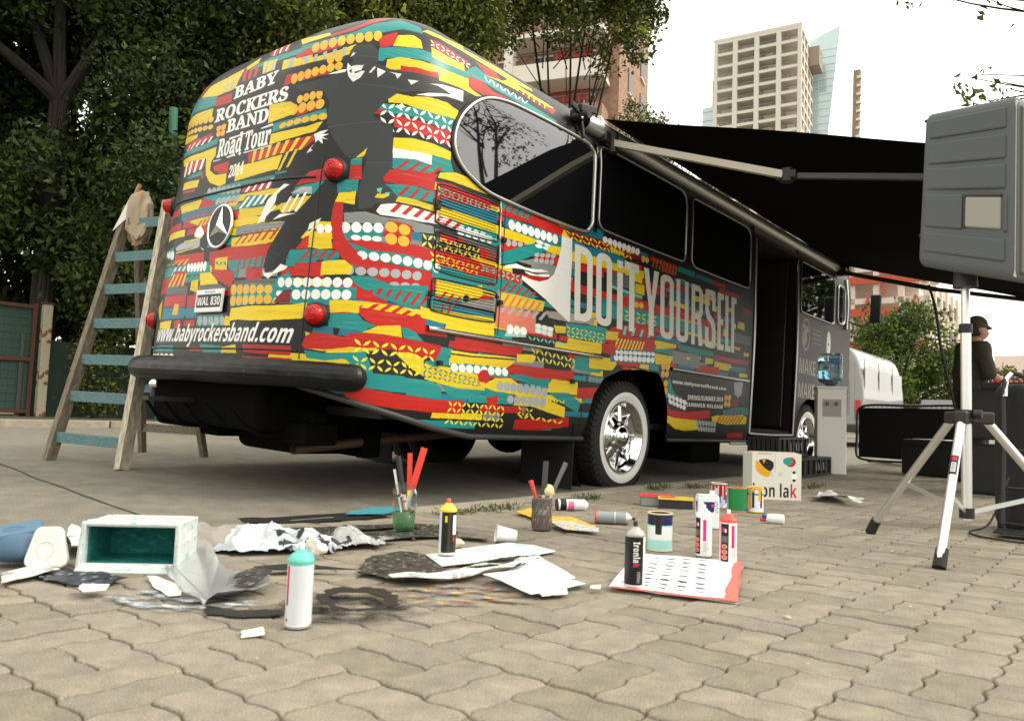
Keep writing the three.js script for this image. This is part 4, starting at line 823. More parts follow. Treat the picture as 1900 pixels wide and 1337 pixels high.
// wheels
const tyreGeo = lathe([[0.36, -0.11], [0.42, -0.128], [0.475, -0.125], [0.505, -0.1], [0.52, -0.04], [0.52, 0.04], [0.505, 0.1], [0.475, 0.125], [0.42, 0.128], [0.36, 0.11]], 64);
const treadGeo = (() => { const b = []; for (let i = 0; i < 56; i++) for (const s of [-1, 1]) b.push(at(at(box(0.04, 0.024, 0.03), 0.505, s * 0.1, 0, 0, 0, s * -0.5), 0, 0, 0, 0, i / 56 * 2 * Math.PI, 0)); for (let i = 0; i < 56; i++) for (const s of [-0.045, 0.012, 0.06]) b.push(at(at(box(0.018, 0.045, 0.035), 0.519, s, 0), 0, 0, 0, 0, (i + 0.5) / 56 * 2 * Math.PI, 0)); return merge(b); })();
const wallMat = M([0.78, 0.77, 0.72], 0.6);
const nutGeo = cyl(0.013, 0.013, 0.03, 6), spokeGeo = at(box(0.17, 0.02, 0.05, 0.009), 0.22, 0.055, 0, 0, 0, -0.1);
function wheel(x, z, face, dual) {
  const w = new THREE.Group(); w.name = 'wheel'; bus.add(w); w.position.set(x, 0.51, z); w.rotation.z = face > 0 ? -Math.PI / 2 : Math.PI / 2;
  part(w, 'tyre', tyreGeo, RUBBER); part(w, 'tread', treadGeo, RUBBER);
  part(w, 'white_wall', lathe([[0.345, 0.118], [0.37, 0.13], [0.4, 0.1355], [0.425, 0.131]], 64), wallMat);
  part(w, 'rim', lathe([[0.35, 0.11], [0.34, 0.13], [0.325, 0.125], [0.31, 0.06], [0.28, 0.045], [0.22, 0.02], [0.16, 0.06], [0.13, 0.1], [0.1, 0.105]], 48), CHROME);
  for (let i = 0; i < 8; i++) part(w, 'spoke', spokeGeo, CHROME, [0, 0, 0], [0, i / 8 * 2 * Math.PI, 0]);
  part(w, 'hub_cap', lathe([[0, 0.155], [0.04, 0.152], [0.08, 0.135], [0.1, 0.105], [0.115, 0.095]], 32), CHROME);
  for (let i = 0; i < 8; i++) part(w, 'wheel_nut', nutGeo, CHROME, [0.135 * Math.cos((i + 0.5) / 8 * 2 * Math.PI), 0.09, 0.135 * Math.sin((i + 0.5) / 8 * 2 * Math.PI)]);
  if (dual) part(w, 'inner_tyre', tyreGeo, RUBBER, [0, -0.3, 0]);
  return w;
}
wheel(-0.17, -3.5, 1, true); wheel(-2.73, -3.5, -1, true); wheel(-0.17, -8.5, 1, false); wheel(-2.73, -8.5, -1, false);
part(bus, 'wheel_housing', merge(at(cyl(0.66, 0.66, 0.5, 28, true), -0.42, 0.5, -3.51, 0, 0, Math.PI / 2), at(box(0.02, 1.2, 1.4), -0.7, 0.72, -3.51)), M([0.01, 0.01, 0.01], 0.9, { side: THREE.DoubleSide }));
// doorway: dark interior, steps, pole
{
  const z0 = -0.92 - 5.37, z1 = -0.92 - 6.88, in_ = M([0.012, 0.011, 0.01], 0.85, { side: THREE.DoubleSide });
  part(bus, 'interior_wall', merge(at(box(1.9, 2.6, 0.03), -1.0, 1.85, z0 + 0.02), at(box(1.9, 2.6, 0.03), -1.0, 1.85, z1 - 0.02), at(box(0.03, 2.6, 1.6), -2.0, 1.85, (z0 + z1) / 2), at(box(1.9, 0.03, 1.5), -1.0, 3.05, (z0 + z1) / 2), at(box(1.9, 0.04, 1.5), -1.0, 0.62, (z0 + z1) / 2)), in_);
  part(bus, 'door_step', box(0.3, 0.3, 1.45, 0.01), BLACK, [-0.85, 0.8, (z0 + z1) / 2]);
  part(bus, 'door_leaf', box(0.6, 2.25, 0.035, 0.01), M([0.03, 0.03, 0.03], 0.35), [-0.42, 1.82, z1 + 0.12]);
  part(bus, 'door_frame', merge(tube([S(5.39, 0.6, 0.012), S(5.39, 1.8, 0.012), S(5.39, 3.0, 0.012)], 0.014, 30, 8), tube([S(5.39, 0.6, 0.012), S(6.1, 0.59, 0.012), S(6.86, 0.6, 0.012)], 0.014, 20, 8), tube([S(6.87, 0.6, 0.012), S(6.87, 1.8, 0.012), S(6.87, 3.0, 0.012)], 0.014, 30, 8)), frameMat);
  part(bus, 'red_crate', box(0.22, 0.32, 0.26, 0.02), M([0.09, 0.025, 0.012], 0.6), [-0.45, 0.82, z0 - 0.24]);
  part(bus, 'side_marker', box(0.02, 0.03, 0.45, 0.008), frameMat, [0.0, 0.47, -6.0]);
}
// wing mirror
{ const p = S(9.2, 2.45, 0.0), a = part(bus, 'mirror_arm', tube([p, p.clone().add(V3(0.2, -0.05, -0.12)), p.clone().add(V3(0.34, 0.08, -0.16))], 0.014, 20, 8), BLACK); part(a, 'mirror', at(box(0.16, 0.46, 0.06, 0.025), p.x + 0.36, p.y + 0.22, p.z - 0.16), BLACK); }
// awning cassette along the roof edge
part(bus, 'awning_rail', tube([S(1.62, 3.23, 0.04), S(5, 3.22, 0.04), S(8.75, 3.22, 0.04)], 0.075, 60, 20), M([0.7, 0.71, 0.7], 0.38, { metal: 0.85 }));
{ const p = S(1.52, 3.24, 0.05), jet = M([0.004, 0.004, 0.004], 0.6); part(bus, 'awning_bracket', merge(at(box(0.1, 0.1, 0.1, 0.02), p.x, p.y, p.z), at(box(0.05, 0.07, 0.24, 0.015), p.x + 0.06, p.y + 0.06, p.z - 0.06, 0.2), at(cyl(0.035, 0.035, 0.16, 14), p.x + 0.07, p.y - 0.03, p.z + 0.03, 0, 0, Math.PI / 2), at(box(0.03, 0.18, 0.035, 0.008), p.x + 0.03, p.y - 0.1, p.z - 0.04, 0.2, 0, 0.1), at(box(0.03, 0.05, 0.16, 0.01), p.x + 0.05, p.y + 0.02, p.z + 0.08, -0.3)), jet); part(bus, 'bracket_bolt', at(new THREE.SphereGeometry(0.014, 10, 8), p.x + 0.1, p.y - 0.06, p.z + 0.06), CHROME);
  const q = S(8.78, 3.24, 0.07); part(bus, 'awning_bracket', at(box(0.2, 0.14, 0.12, 0.02), q.x + 0.04, q.y, q.z), BLACK); }
// ---------------------------------------------------------------- awning
{
  const aw = thing('awning', 'black fabric awning pulled out from the roof edge of the bus', 'awning');
  const y = (x, z) => 3.2 - 0.285 * (x + 3.7) - 0.02 * (-z - 5.6), P = [], I = [], nx = 24, nz = 30, XE = -0.72;
  for (let j = 0; j <= nz; j++) for (let i = 0; i <= nx; i++) { const t = i / nx, x = -3.7 + (XE + 3.7) * t, z = -5.62 - 6.85 * j / nz; P.push(x, y(x, z) - 0.05 * Math.sin(Math.PI * t) * Math.sin(Math.PI * j / nz) - 0.006 * Math.sin(t * 9 + j * 0.8), z); }
  for (let j = 0; j < nz; j++) for (let i = 0; i < nx; i++) { const a = j * (nx + 1) + i, b = a + nx + 1; I.push(a, b, a + 1, b, b + 1, a + 1); }
  const g = new THREE.BufferGeometry(); g.setAttribute('position', new THREE.Float32BufferAttribute(P, 3)); g.setIndex(I); g.computeVertexNormals();
  part(aw, 'canopy', g, M([0.0025, 0.0025, 0.0025], 1, { phys: true, specularIntensity: 0.15, side: THREE.DoubleSide }));
  part(aw, 'front_bar', merge(at(box(0.09, 0.12, 6.95, 0.02), XE, y(XE, -9) - 0.02, -9.05)), CHARCOAL);
  part(aw, 'valance', at(box(0.008, 0.2, 6.85), XE + 0.03, y(XE, -9) - 0.16, -9.05), M([0.02, 0.017, 0.013], 0.9));
  const pale = M([0.46, 0.42, 0.34], 0.5);
  part(aw, 'arm', plank([-3.72, 3.02, -5.72], [-2.14, 2.46, -5.78], 0.055, 0.07, [0, 1, 0]), pale); part(aw, 'arm', plank([-2.1, 2.45, -5.8], [-0.8, 2.24, -5.9], 0.04, 0.05, [0, 1, 0]), CHARCOAL);
  part(aw, 'elbow', merge(at(cyl(0.05, 0.05, 0.1, 16), -2.12, 2.455, -5.79), at(box(0.16, 0.07, 0.08, 0.015), -2.12, 2.455, -5.79)), DARKSTEEL);
  part(aw, 'arm', bar([-3.66, 2.93, -12.35], [-2.35, 2.56, -12.35], 0.035), CHARCOAL); part(aw, 'arm', bar([-2.35, 2.56, -12.35], [-0.8, 2.22, -12.2], 0.03), CHARCOAL);
  part(aw, 'shoulder', merge(at(box(0.12, 0.14, 0.16, 0.02), -3.72, 3.06, -5.68), at(cyl(0.045, 0.045, 0.18, 14), -3.66, 3.0, -5.72)), BLACK);
  part(aw, 'shoulder', at(box(0.14, 0.14, 0.14, 0.02), -3.66, 2.95, -12.38), BLACK);
}
// ---------------------------------------------------------------- trees
const leafClump = (n, spread, len, wid, seed, droop = 0.2) => { // a spray of n folded leaves
  const r = mulberry(seed), P = [], N = [], I = [];
  for (let i = 0; i < n; i++) {
    const c = V3(r() - 0.5, r() - 0.5, r() - 0.5).multiplyScalar(2 * spread), d = V3(r() - 0.5, (r() - 0.5) - droop, r() - 0.5).normalize(), s = V3(r() - 0.5, r() - 0.5, r() - 0.5).cross(d).normalize(), nn = V3().crossVectors(s, d), l = len * (0.7 + 0.6 * r()), w = wid * (0.7 + 0.6 * r());
    const a = c, b = c.clone().addScaledVector(d, l * 0.5).addScaledVector(s, w / 2).addScaledVector(nn, w * 0.18), e = c.clone().addScaledVector(d, l).addScaledVector(nn, -l * 0.15), f = c.clone().addScaledVector(d, l * 0.5).addScaledVector(s, -w / 2).addScaledVector(nn, w * 0.18), k = P.length / 3;
    for (const q of [a, b, e, f]) { P.push(q.x, q.y, q.z); const m = nn.clone().lerp(c.clone().normalize(), 0.35).normalize(); N.push(m.x, m.y, m.z); }
    I.push(k, k + 1, k + 2, k, k + 2, k + 3);
  }
  const g = new THREE.BufferGeometry(); g.setAttribute('position', new THREE.Float32BufferAttribute(P, 3)); g.setAttribute('normal', new THREE.Float32BufferAttribute(N, 3)); g.setIndex(I); return g;
};
const leafMat = (c) => M(c, 0.75, { phys: true, side: THREE.DoubleSide, transmission: 0.25, thickness: 0, specularIntensity: 0.4 });
const bark = M([0.5, 0.5, 0.5], 0.95, { map: noiseTex(256, (x, y) => { const n = fbm(x * 3, y * 22, 4), f = fbm(x * 16, y * 70, 3), v = 62 + 60 * n + 70 * f; return [clamp(v), clamp(v * 0.86), clamp(v * 0.7)]; }), bumpMap: noiseTex(256, (x, y) => { const v = 128 + 200 * fbm(x * 12, y * 60, 3); return [clamp(v), clamp(v), clamp(v)]; }, false), bumpScale: 0.05 });
function limb(a, b, r0, r1, bend, rnd) { const A = V3(...a), Bq = V3(...b), m = A.clone().lerp(Bq, 0.5).add(V3((rnd() - 0.5) * bend, (rnd() - 0.5) * bend * 0.5, (rnd() - 0.5) * bend)), cv = new THREE.QuadraticBezierCurve3(A, m, Bq), n = 8, g = new THREE.TubeGeometry(cv, n, 1, 8), p = g.attributes.position, c = V3(); for (let i = 0; i < p.count; i++) { const t = Math.floor(i / 9) / n, q = cv.getPoint(t), r = r0 + (r1 - r0) * t; c.fromBufferAttribute(p, i).sub(q).multiplyScalar(r).add(q); p.setXYZ(i, c.x, c.y, c.z); } return g; }
// lobes: [dx, y, dz, rx, ry, rz] of the crown; limbs run from the fork to each lobe
function tree(name, label, pos, o) {
  const t = thing(name, label, 'tree', pos, 0, o.group), rnd = mulberry(o.seed), gs = [];
  const fork = o.fork ?? 3, r = o.r ?? 0.25, F = [(rnd() - 0.5) * 0.4, fork, (rnd() - 0.5) * 0.4];
  gs.push(limb([0, -0.3, 0], F, r, r * 0.75, 0.3, rnd));
  o.lobes.forEach(l => { const e = [l[0] * 0.8, l[1] + l[4] * 0.25, l[2] * 0.8]; gs.push(limb(F, e, r * 0.55, r * 0.14, 1.2, rnd)); for (let k = 0; k < (o.twigs ?? 4); k++) { const s = 0.45 + 0.5 * rnd(), b = [F[0] + (e[0] - F[0]) * s, F[1] + (e[1] - F[1]) * s, F[2] + (e[2] - F[2]) * s]; gs.push(limb(b, [l[0] + (rnd() - 0.5) * 1.6 * l[3], l[1] + (rnd() - 0.3) * 1.4 * l[4], l[2] + (rnd() - 0.5) * 1.6 * l[5]], r * 0.18, r * 0.04, 0.8, rnd)); } });
  part(t, 'trunk', merge(gs), o.bark ?? bark);
  const leaf = (o.leaf ?? 0.17) * 0.62, clump = leafClump(o.per ?? 22, o.spread ?? 0.36, leaf, leaf * 0.5, o.seed + 5), spots = [];
  o.lobes.forEach(l => { const n = Math.round((o.dens ?? 9) * (l[6] ?? 1) * (l[3] * l[4] + l[4] * l[5] + l[3] * l[5]) * 1.5); const subs = Array.from({ length: 14 }, () => { const a = rnd() * 6.283, q = Math.acos(2 * rnd() - 1), k = 0.55 + 0.4 * rnd(); return [Math.sin(q) * Math.cos(a) * k, Math.cos(q) * k, Math.sin(q) * Math.sin(a) * k, 0.22 + 0.2 * rnd()]; });
    for (let i = 0; i < n; i++) { let x, y, z; if (rnd() < 0.82) { const s = subs[Math.floor(rnd() * 14)], a = rnd() * 6.283, q = Math.acos(2 * rnd() - 1), k = s[3] * Math.cbrt(0.3 + 0.7 * rnd()); x = s[0] + Math.sin(q) * Math.cos(a) * k; y = s[1] + Math.cos(q) * k * 0.8; z = s[2] + Math.sin(q) * Math.sin(a) * k; } else { const a = rnd() * 6.283, q = Math.acos(2 * rnd() - 1), k = Math.cbrt(rnd()); x = Math.sin(q) * Math.cos(a) * k; y = Math.cos(q) * k; z = Math.sin(q) * Math.sin(a) * k; } spots.push([l[0] + x * l[3], l[1] + y * l[4], l[2] + z * l[5]]); } });
  const im = shade(new THREE.InstancedMesh(clump, o.mat, spots.length)), d = new THREE.Object3D(), c = new THREE.Color();
  spots.forEach((s, i) => { d.position.set(...s); d.rotation.set(rnd() * 6.28, rnd() * 6.28, rnd() * 6.28); const k = 0.7 + 0.7 * rnd(); d.scale.set(k, k, k); d.updateMatrix(); im.setMatrixAt(i, d.matrix); const v = 0.7 + 0.6 * rnd(), yel = rnd() < (o.yellow ?? 0.14) * 1.2 ? 2.0 : 1; c.setRGB(v * yel * 1.05, v * (1 + (yel - 1) * 0.8), v); im.setColorAt(i, c); });
  im.name = 'crown'; im.userData.kind = 'stuff'; t.add(im); return t;
}
const LM_DARK = leafMat([0.04, 0.068, 0.013]), LM_MID = leafMat([0.078, 0.108, 0.018]);
const G_ = 'trees along the far side of the street';
tree('street_tree', 'tall dark tree with forked trunk rising behind the rusty gate', [-22.0, 0.1, -7.5], { seed: 11, fork: 8.2, r: 0.34, group: G_, mat: LM_DARK, leaf: 0.3, dens: 22, lobes: [[-1.6, 13, 1.8, 3.2, 3, 3], [2.2, 13, -2.4, 3.2, 3, 3], [0, 15.4, 0, 3.4, 2.6, 3.2], [-0.8, 9.6, 4.2, 2.4, 2.4, 2.2], [1.2, 8.5, -2.6, 2.4, 2.4, 2], [0.2, 5.6, 0.2, 1.7, 1.8, 1.8]] });
tree('street_tree', 'dark bushy tree standing behind the wooden stepladder', [-19.4, 0.1, -10.4], { seed: 12, fork: 3, r: 0.28, group: G_, mat: LM_DARK, leaf: 0.28, dens: 24, yellow: 0.14, lobes: [[0, 6.5, 0.6, 2.8, 3, 2.6], [-0.6, 10.5, 0, 3.2, 3, 3], [1.4, 4.0, -0.6, 1.7, 1.7, 1.7], [0.8, 13.2, -0.6, 3, 2.4, 3], [-0.6, 3.6, 1.4, 1.8, 1.7, 1.6]] });
tree('street_tree', 'yellow green leafy tree over the rear roof corner of the bus', [-18.6, 0.1, -13.6], { seed: 13, fork: 4, r: 0.3, group: G_, mat: LM_MID, leaf: 0.28, dens: 22, yellow: 0.26, lobes: [[0.6, 9.5, 1.0, 3, 3, 2.7], [-0.6, 13, 0, 3.6, 3, 3.4], [1.8, 6.8, -0.2, 2.2, 2, 2.2], [0.4, 10.8, -2.6, 3.2, 2.8, 3], [0.4, 14.6, -3.2, 3, 2.4, 3]] });
tree('street_tree', 'broad green tree rising behind the top of the bus roof', [-19.4, 0.1, -19.5], { seed: 14, fork: 6, r: 0.32, group: G_, mat: LM_MID, leaf: 0.3, dens: 20, yellow: 0.2, lobes: [[0, 13.4, 2.4, 3.6, 3.2, 3.2], [1.2, 17, 0.4, 3.8, 2.8, 3.4], [-1.4, 18.6, -3, 3.2, 2.4, 3]] });
tree('street_tree', 'open airy tree with a ragged edge against the brick apartment block', [-19.8, 0.1, -27.2], { seed: 15, fork: 9, r: 0.15, group: G_, mat: LM_MID, leaf: 0.34, dens: 13, yellow: 0.16, lobes: [[0.2, 20.2, 0.6, 3.0, 2.0, 3], [1.4, 21.6, -1, 4.0, 2.8, 3.6], [-1, 21.6, 3.6, 3.4, 2.8, 3.4], [2.2, 19.2, -1.6, 1.6, 1.0, 1.5], [0.6, 17.8, 3.0, 3, 2.2, 2.8, 0.4], [1.6, 17.4, -1.2, 2.2, 1.4, 2.2, 0.35]] });
[[-25.5, -4.5, 51, 'dark tree of the second row behind the rusty gate'], [-26, -9.6, 52, 'dark tree of the second row behind the forked tree'], [-26, -15, 53, 'dark tree of the second row left of the bus'], [-26.5, -21, 54, 'dark tree of the second row hidden behind the bus roof']].forEach(([x, z, s, l]) => tree('street_tree', l, [x, 0.1, z], { seed: s, fork: 4, r: 0.3, group: 'second row of trees across the street', mat: LM_DARK, leaf: 0.4, spread: 0.36, dens: 11, lobes: [[0, 6, 0, 3.4, 3.6, 3.4], [0.5, 10.4, 0.5, 3.2, 2.6, 3], [0.4, 2.8, 0.8, 2.6, 2.4, 2.8], [-0.5, 8.5, 2.6, 2.4, 2.4, 2.2]] }));
tree('street_tree', 'rounded dark green tree just above the awning end', [-24.2, 0.1, -38.5], { seed: 16, fork: 9, r: 0.3, mat: LM_MID, leaf: 0.34, dens: 9, lobes: [[0, 15.8, 0, 3.2, 2.7, 3], [2.2, 14.0, -1.4, 2.6, 2.0, 2.4], [-2.2, 16.2, 1.4, 2.0, 1.8, 2], [4.4, 13.6, -3.4, 1.6, 1.5, 1.6]] });
tree('street_tree', 'bright green tree seen under the awning beyond the white van', [-8.9, 0.0, -38.8], { seed: 17, fork: 2, r: 0.2, mat: leafMat([0.075, 0.125, 0.025]), leaf: 0.3, dens: 13, yellow: 0.25, lobes: [[-0.3, 3.0, 0, 2.0, 2.2, 2], [0.7, 4.2, -0.4, 1.9, 1.8, 1.8], [-1.0, 4.4, 0.6, 1.4, 1.4, 1.4], [1.5, 2.6, -0.5, 1.3, 1.6, 1.3], [0.4, 5.6, -0.2, 1.1, 0.9, 1.1]] });
tree('street_tree', 'low distant tree line bush beside the person in a cap', [-7.6, 0, -72], { seed: 18, fork: 2, r: 0.2, mat: LM_MID, leaf: 0.4, dens: 6, lobes: [[0, 2.8, 0, 3.6, 2.6, 3], [4, 2.4, -2, 3.2, 2.2, 3]] });
// a tree on our own pavement, out to the right: its twigs hang into the picture and mirror in the quarter light
tree('pavement_tree', 'overhanging tree whose thin twigs hang above the grey loudspeaker', [2.8, 0, -11.5], { seed: 21, fork: 3.6, r: 0.13, twigs: 8, mat: LM_MID, leaf: 0.18, per: 10, dens: 9, spread: 0.2, lobes: [[0.4, 6.6, 0.4, 1.7, 1.3, 1.7], [-0.4, 6.2, 3.6, 1.3, 1.0, 1.5], [1.4, 7.6, -1.4, 1.7, 1.2, 1.7], [-3.95, 5.8, 1.2, 0.42, 0.2, 0.5], [-4.7, 5.75, 2.0, 0.5, 0.12, 0.4], [-4.2, 4.85, 0.3, 0.5, 0.2, 0.6]] });
tree('pavement_tree', 'dark tree further along our pavement out beyond the stage gear', [2.6, 0, -30], { seed: 22, fork: 3, r: 0.26, mat: LM_DARK, leaf: 0.3, dens: 12, lobes: [[0, 5.2, 0, 3.2, 3, 3.2], [-0.6, 8.4, 0.8, 2.8, 2.4, 2.8], [1.5, 4, 2.5, 2.4, 2, 2.4]] });
// low hedge behind the far kerb
tree('shrub', 'dark leafy shrub growing beside the rusty gate post', [-20.1, 0.1, -8.1], { seed: 31, fork: 0.5, r: 0.05, mat: LM_MID, leaf: 0.17, dens: 22, yellow: 0.3, lobes: [[0, 0.7, 0, 0.5, 0.8, 0.5], [0, 1.7, -0.1, 0.45, 0.6, 0.45]] }).userData.category = 'shrub';
tree('shrub', 'bright tipped shrub seen through the rungs of the stepladder', [-21.8, 0.1, -11.0], { seed: 32, fork: 0.5, r: 0.08, mat: LM_MID, leaf: 0.17, dens: 17, yellow: 0.3, lobes: [[0, 1.3, 0, 1.1, 1.5, 1.1], [0, 3.2, 0.6, 1.0, 1.0, 1.0]] }).userData.category = 'shrub';
tree('shrub', 'dense dark shrub seen between the stepladder and the bus', [-21.9, 0.1, -13.4], { seed: 33, fork: 0.5, r: 0.08, mat: LM_DARK, leaf: 0.17, dens: 17, lobes: [[0, 1.2, 0, 1.2, 1.4, 1.3], [0, 2.8, 0, 1.1, 1.2, 1.2]] }).userData.category = 'shrub';
for (const [z, s, l] of [[-17, 41, 'dark hedge bush behind the street under the bus tail'], [-22, 42, 'dark hedge bush further along the far pavement behind the bus']]) tree('shrub', l, [-22.2, 0.1, z], { seed: s, fork: 0.5, r: 0.08, mat: LM_DARK, leaf: 0.2, dens: 10, lobes: [[0, 1.3, 0, 1.4, 1.5, 2.6]] }).userData.category = 'shrub';
{ // long boundary fence hung with green cloth
  const f = thing('boundary_fence', 'long dark green cloth covered boundary fence behind the far pavement', 'fence', [-20.7, 0.1, -14]);
  const m = M([0.022, 0.042, 0.03], 0.9); for (let i = -1; i < 14; i++) part(f, 'cloth_panel', box(0.04, 1.85, 1.96), m, [0, 0.93, 4.4 - i * 2]);
  for (let i = -1; i < 15; i++) part(f, 'post', box(0.08, 1.95, 0.08), CHARCOAL, [0.07, 0.98, 5.4 - i * 2]);
}
{ // rusty gate with green mesh
  const g = thing('mesh_gate', 'rusty framed gate with green mesh panel on the far pavement', 'gate', [-20.6, 0.1, -6.2]);
  const rust = M([0.075, 0.027, 0.014], 0.85, { bumpMap: gb, bumpScale: 0.006 });
  for (const z of [0.86, -0.62, 2.3]) part(g, 'upright', box(0.09, 2.7, 0.09, 0.01), rust, [0, 1.35, z]);
  for (const y of [0.12, 1.35, 2.62]) part(g, 'rail', box(0.08, 0.09, 2.84, 0.01), rust, [0.01, y, 0.84]);
  part(g, 'mesh_cloth', box(0.015, 2.5, 2.84), M([0.02, 0.05, 0.035], 0.8), [-0.03, 1.36, 0.84]);
  const w = []; for (let i = 0; i < 18; i++) w.push(at(box(0.008, 2.5, 0.008), 0.0, 1.36, -0.5 + i * 0.16)); for (let i = 0; i < 14; i++) w.push(at(box(0.008, 0.008, 2.84), 0.004, 0.2 + i * 0.18, 0.84)); part(g, 'wire_mesh', merge(w), M([0.05, 0.07, 0.05], 0.7));
  const p = thing('gate_post', 'pale peeling rusty post standing beside the mesh gate', 'post', [-20.5, 0.1, -7.05]);
  part(p, 'post_body', uvBox(box(0.2, 2.7, 0.2, 0.02)), M([1, 1, 1], 0.85, { map: noiseTex(128, (x, y) => fbm(x * 4, y * 4, 4) > -0.12 ? [158, 150, 128] : [112, 66, 38]) }), [0, 1.35, 0]); part(p, 'cap', box(0.24, 0.05, 0.24, 0.01), rust, [0, 2.72, 0]);
  const gp = thing('lamp_post', 'peeling green street pole half hidden by the foliage left of the bus', 'pole', [-17.8, 0.1, -8.75]);
  part(gp, 'shaft', limb([0, 0, 0], [0.1, 7.4, 0.3], 0.12, 0.1, 0.1, mulberry(3)), M([0.05, 0.16, 0.1], 0.7)); part(gp, 'base', cyl(0.18, 0.2, 0.5, 14), M([0.04, 0.12, 0.08], 0.7), [0, 0.25, 0]);
}
// ---------------------------------------------------------------- buildings
const conc2 = M([0.6, 0.56, 0.49], 0.9), conc3 = M([0.36, 0.33, 0.29], 0.9), glassBlue = M([0.45, 0.58, 0.6], 0.08, { phys: true, metalness: 0.1, clearcoat: 1, clearcoatRoughness: 0.03 });
{ // concrete tower skeleton, four bays wide
  const t = thing('concrete_tower', 'unfinished concrete tower with open grid floors above the awning', 'building', [-76.2, 0, -190.6], 9.8 * RAD);
  const Wd = 21.4, D = 17, FH = 3.2, nF = 30, top = 98.3, bays = 4, bw = Wd / bays;
  part(t, 'core', box(Wd - 4, top - 1, D - 8), conc2, [0, (top - 1) / 2, -3.5]);
  for (let k = 0; k <= nF - 1; k++) { const y = top - k * FH; part(t, 'floor_slab', box(Wd + 0.2, 0.75, D), conc2, [0, y - 0.38, 0]); }
  for (let i = 0; i <= bays; i++) part(t, 'column', box(i === 0 || i === bays ? 0.9 : 1.15, top - 0.4, 1.1), conc2, [-Wd / 2 + i * bw + (i === 0 ? 0.4 : i === bays ? -0.4 : 0), top / 2 - 0.25, D / 2 - 0.5 + 0.06]);
  for (let i = 0; i < 3; i++) part(t, 'column', box(1.0, top - 0.4, 1.1), conc2, [Wd / 2 - 0.45, top / 2 - 0.25, D / 2 - 4.5 - i * 4.5]);
  const rnd = mulberry(6);
  for (let k = 0; k < 10; k++) for (let i = 0; i < bays; i++) { const y = top - (k + 1) * FH - 0.1, x = -Wd / 2 + (i + 0.5) * bw; const r = part(t, 'balcony_rail', merge(at(box(bw - 1.2, 0.1, 0.08), 0, 1.1, 0), at(box(bw - 1.2, 0.08, 0.08), 0, 0.6, 0), ...[0, 1, 2, 3].map(q => at(box(0.07, 1.1, 0.07), -bw / 2 + 1 + q * (bw - 2) / 3, 0.55, 0))), conc3, [x, y, D / 2 - 0.6]); if (rnd() < 0.45) part(t, 'infill_wall', box(bw * (0.3 + 0.4 * rnd()), FH - 0.8, 0.2), conc2, [x + (rnd() - 0.5), y + (FH - 0.75) / 2, D / 2 - 3.2]); void r; }
  part(t, 'roof_parapet', box(Wd + 0.4, 0.7, 0.3), conc2, [0, top + 0.35, D / 2 - 0.1]); part(t, 'stair_head', box(3.4, 5, 6), M([0.3, 0.25, 0.2], 0.9), [Wd / 2 + 0.9, top - 3.6, -5]);
  // glazed slab behind with a slanting edge
  const g = thing('glass_tower', 'pale blue glass tower with slanting edge behind the concrete tower', 'building', [-66.8, 0, -209.6], 12 * RAD);
  const sh = new THREE.Shape([[-9, 0], [-6, 0], [4.4, 106], [-1, 104], [-9, 99]].map(p => new THREE.Vector2(...p))); part(g, 'curtain_wall', new THREE.ExtrudeGeometry(sh, { depth: 6, bevelEnabled: false }), glassBlue);
  for (let i = 0; i < 20; i++) { const y = 62 + i * 2.0, x1 = -6 + 0.098 * y; part(g, 'mullion', box(x1 + 8.9, 0.16, 0.12), M([0.6, 0.66, 0.66], 0.5), [(x1 - 8.9) / 2, y, 6.06]); }
  for (let i = 0; i < 6; i++) part(g, 'mullion', box(0.14, 98, 0.12), M([0.6, 0.66, 0.66], 0.5), [-8.4 + i * 1.5, 49.5, 6.05]);
  const l = thing('glass_tower', 'low slim glass wing showing left of the concrete tower', 'building', [-90.2, 0, -190], 9.8 * RAD); part(l, 'curtain_wall', box(3, 84, 8), glassBlue, [0, 42, 0]); for (let i = 0; i < 8; i++) part(l, 'mullion', box(3.04, 0.2, 0.12), conc2, [0, 66 + i * 2.4, 4.05]); part(l, 'roof_plant', box(0.9, 8, 4), conc3, [1.0, 88, 0]);
}
{ // hoist mast
  const c = thing('hoist_mast', 'thin brown hoist mast standing alone right of the towers', 'mast', [-76.2, 0, -266]), gs = []; const m = M([0.24, 0.17, 0.12], 0.85);
  part(c, 'mast', merge(at(box(2, 120, 2), 1.0, 60, 0, 0, 0, -0.02)), m); for (let i = 0; i < 8; i++) part(c, 'tie_bracket', box(1.3, 0.9, 1.4), conc2, [2.7 + i * 0.05, 97 + i * 2.9, 0.6]); void gs;
}
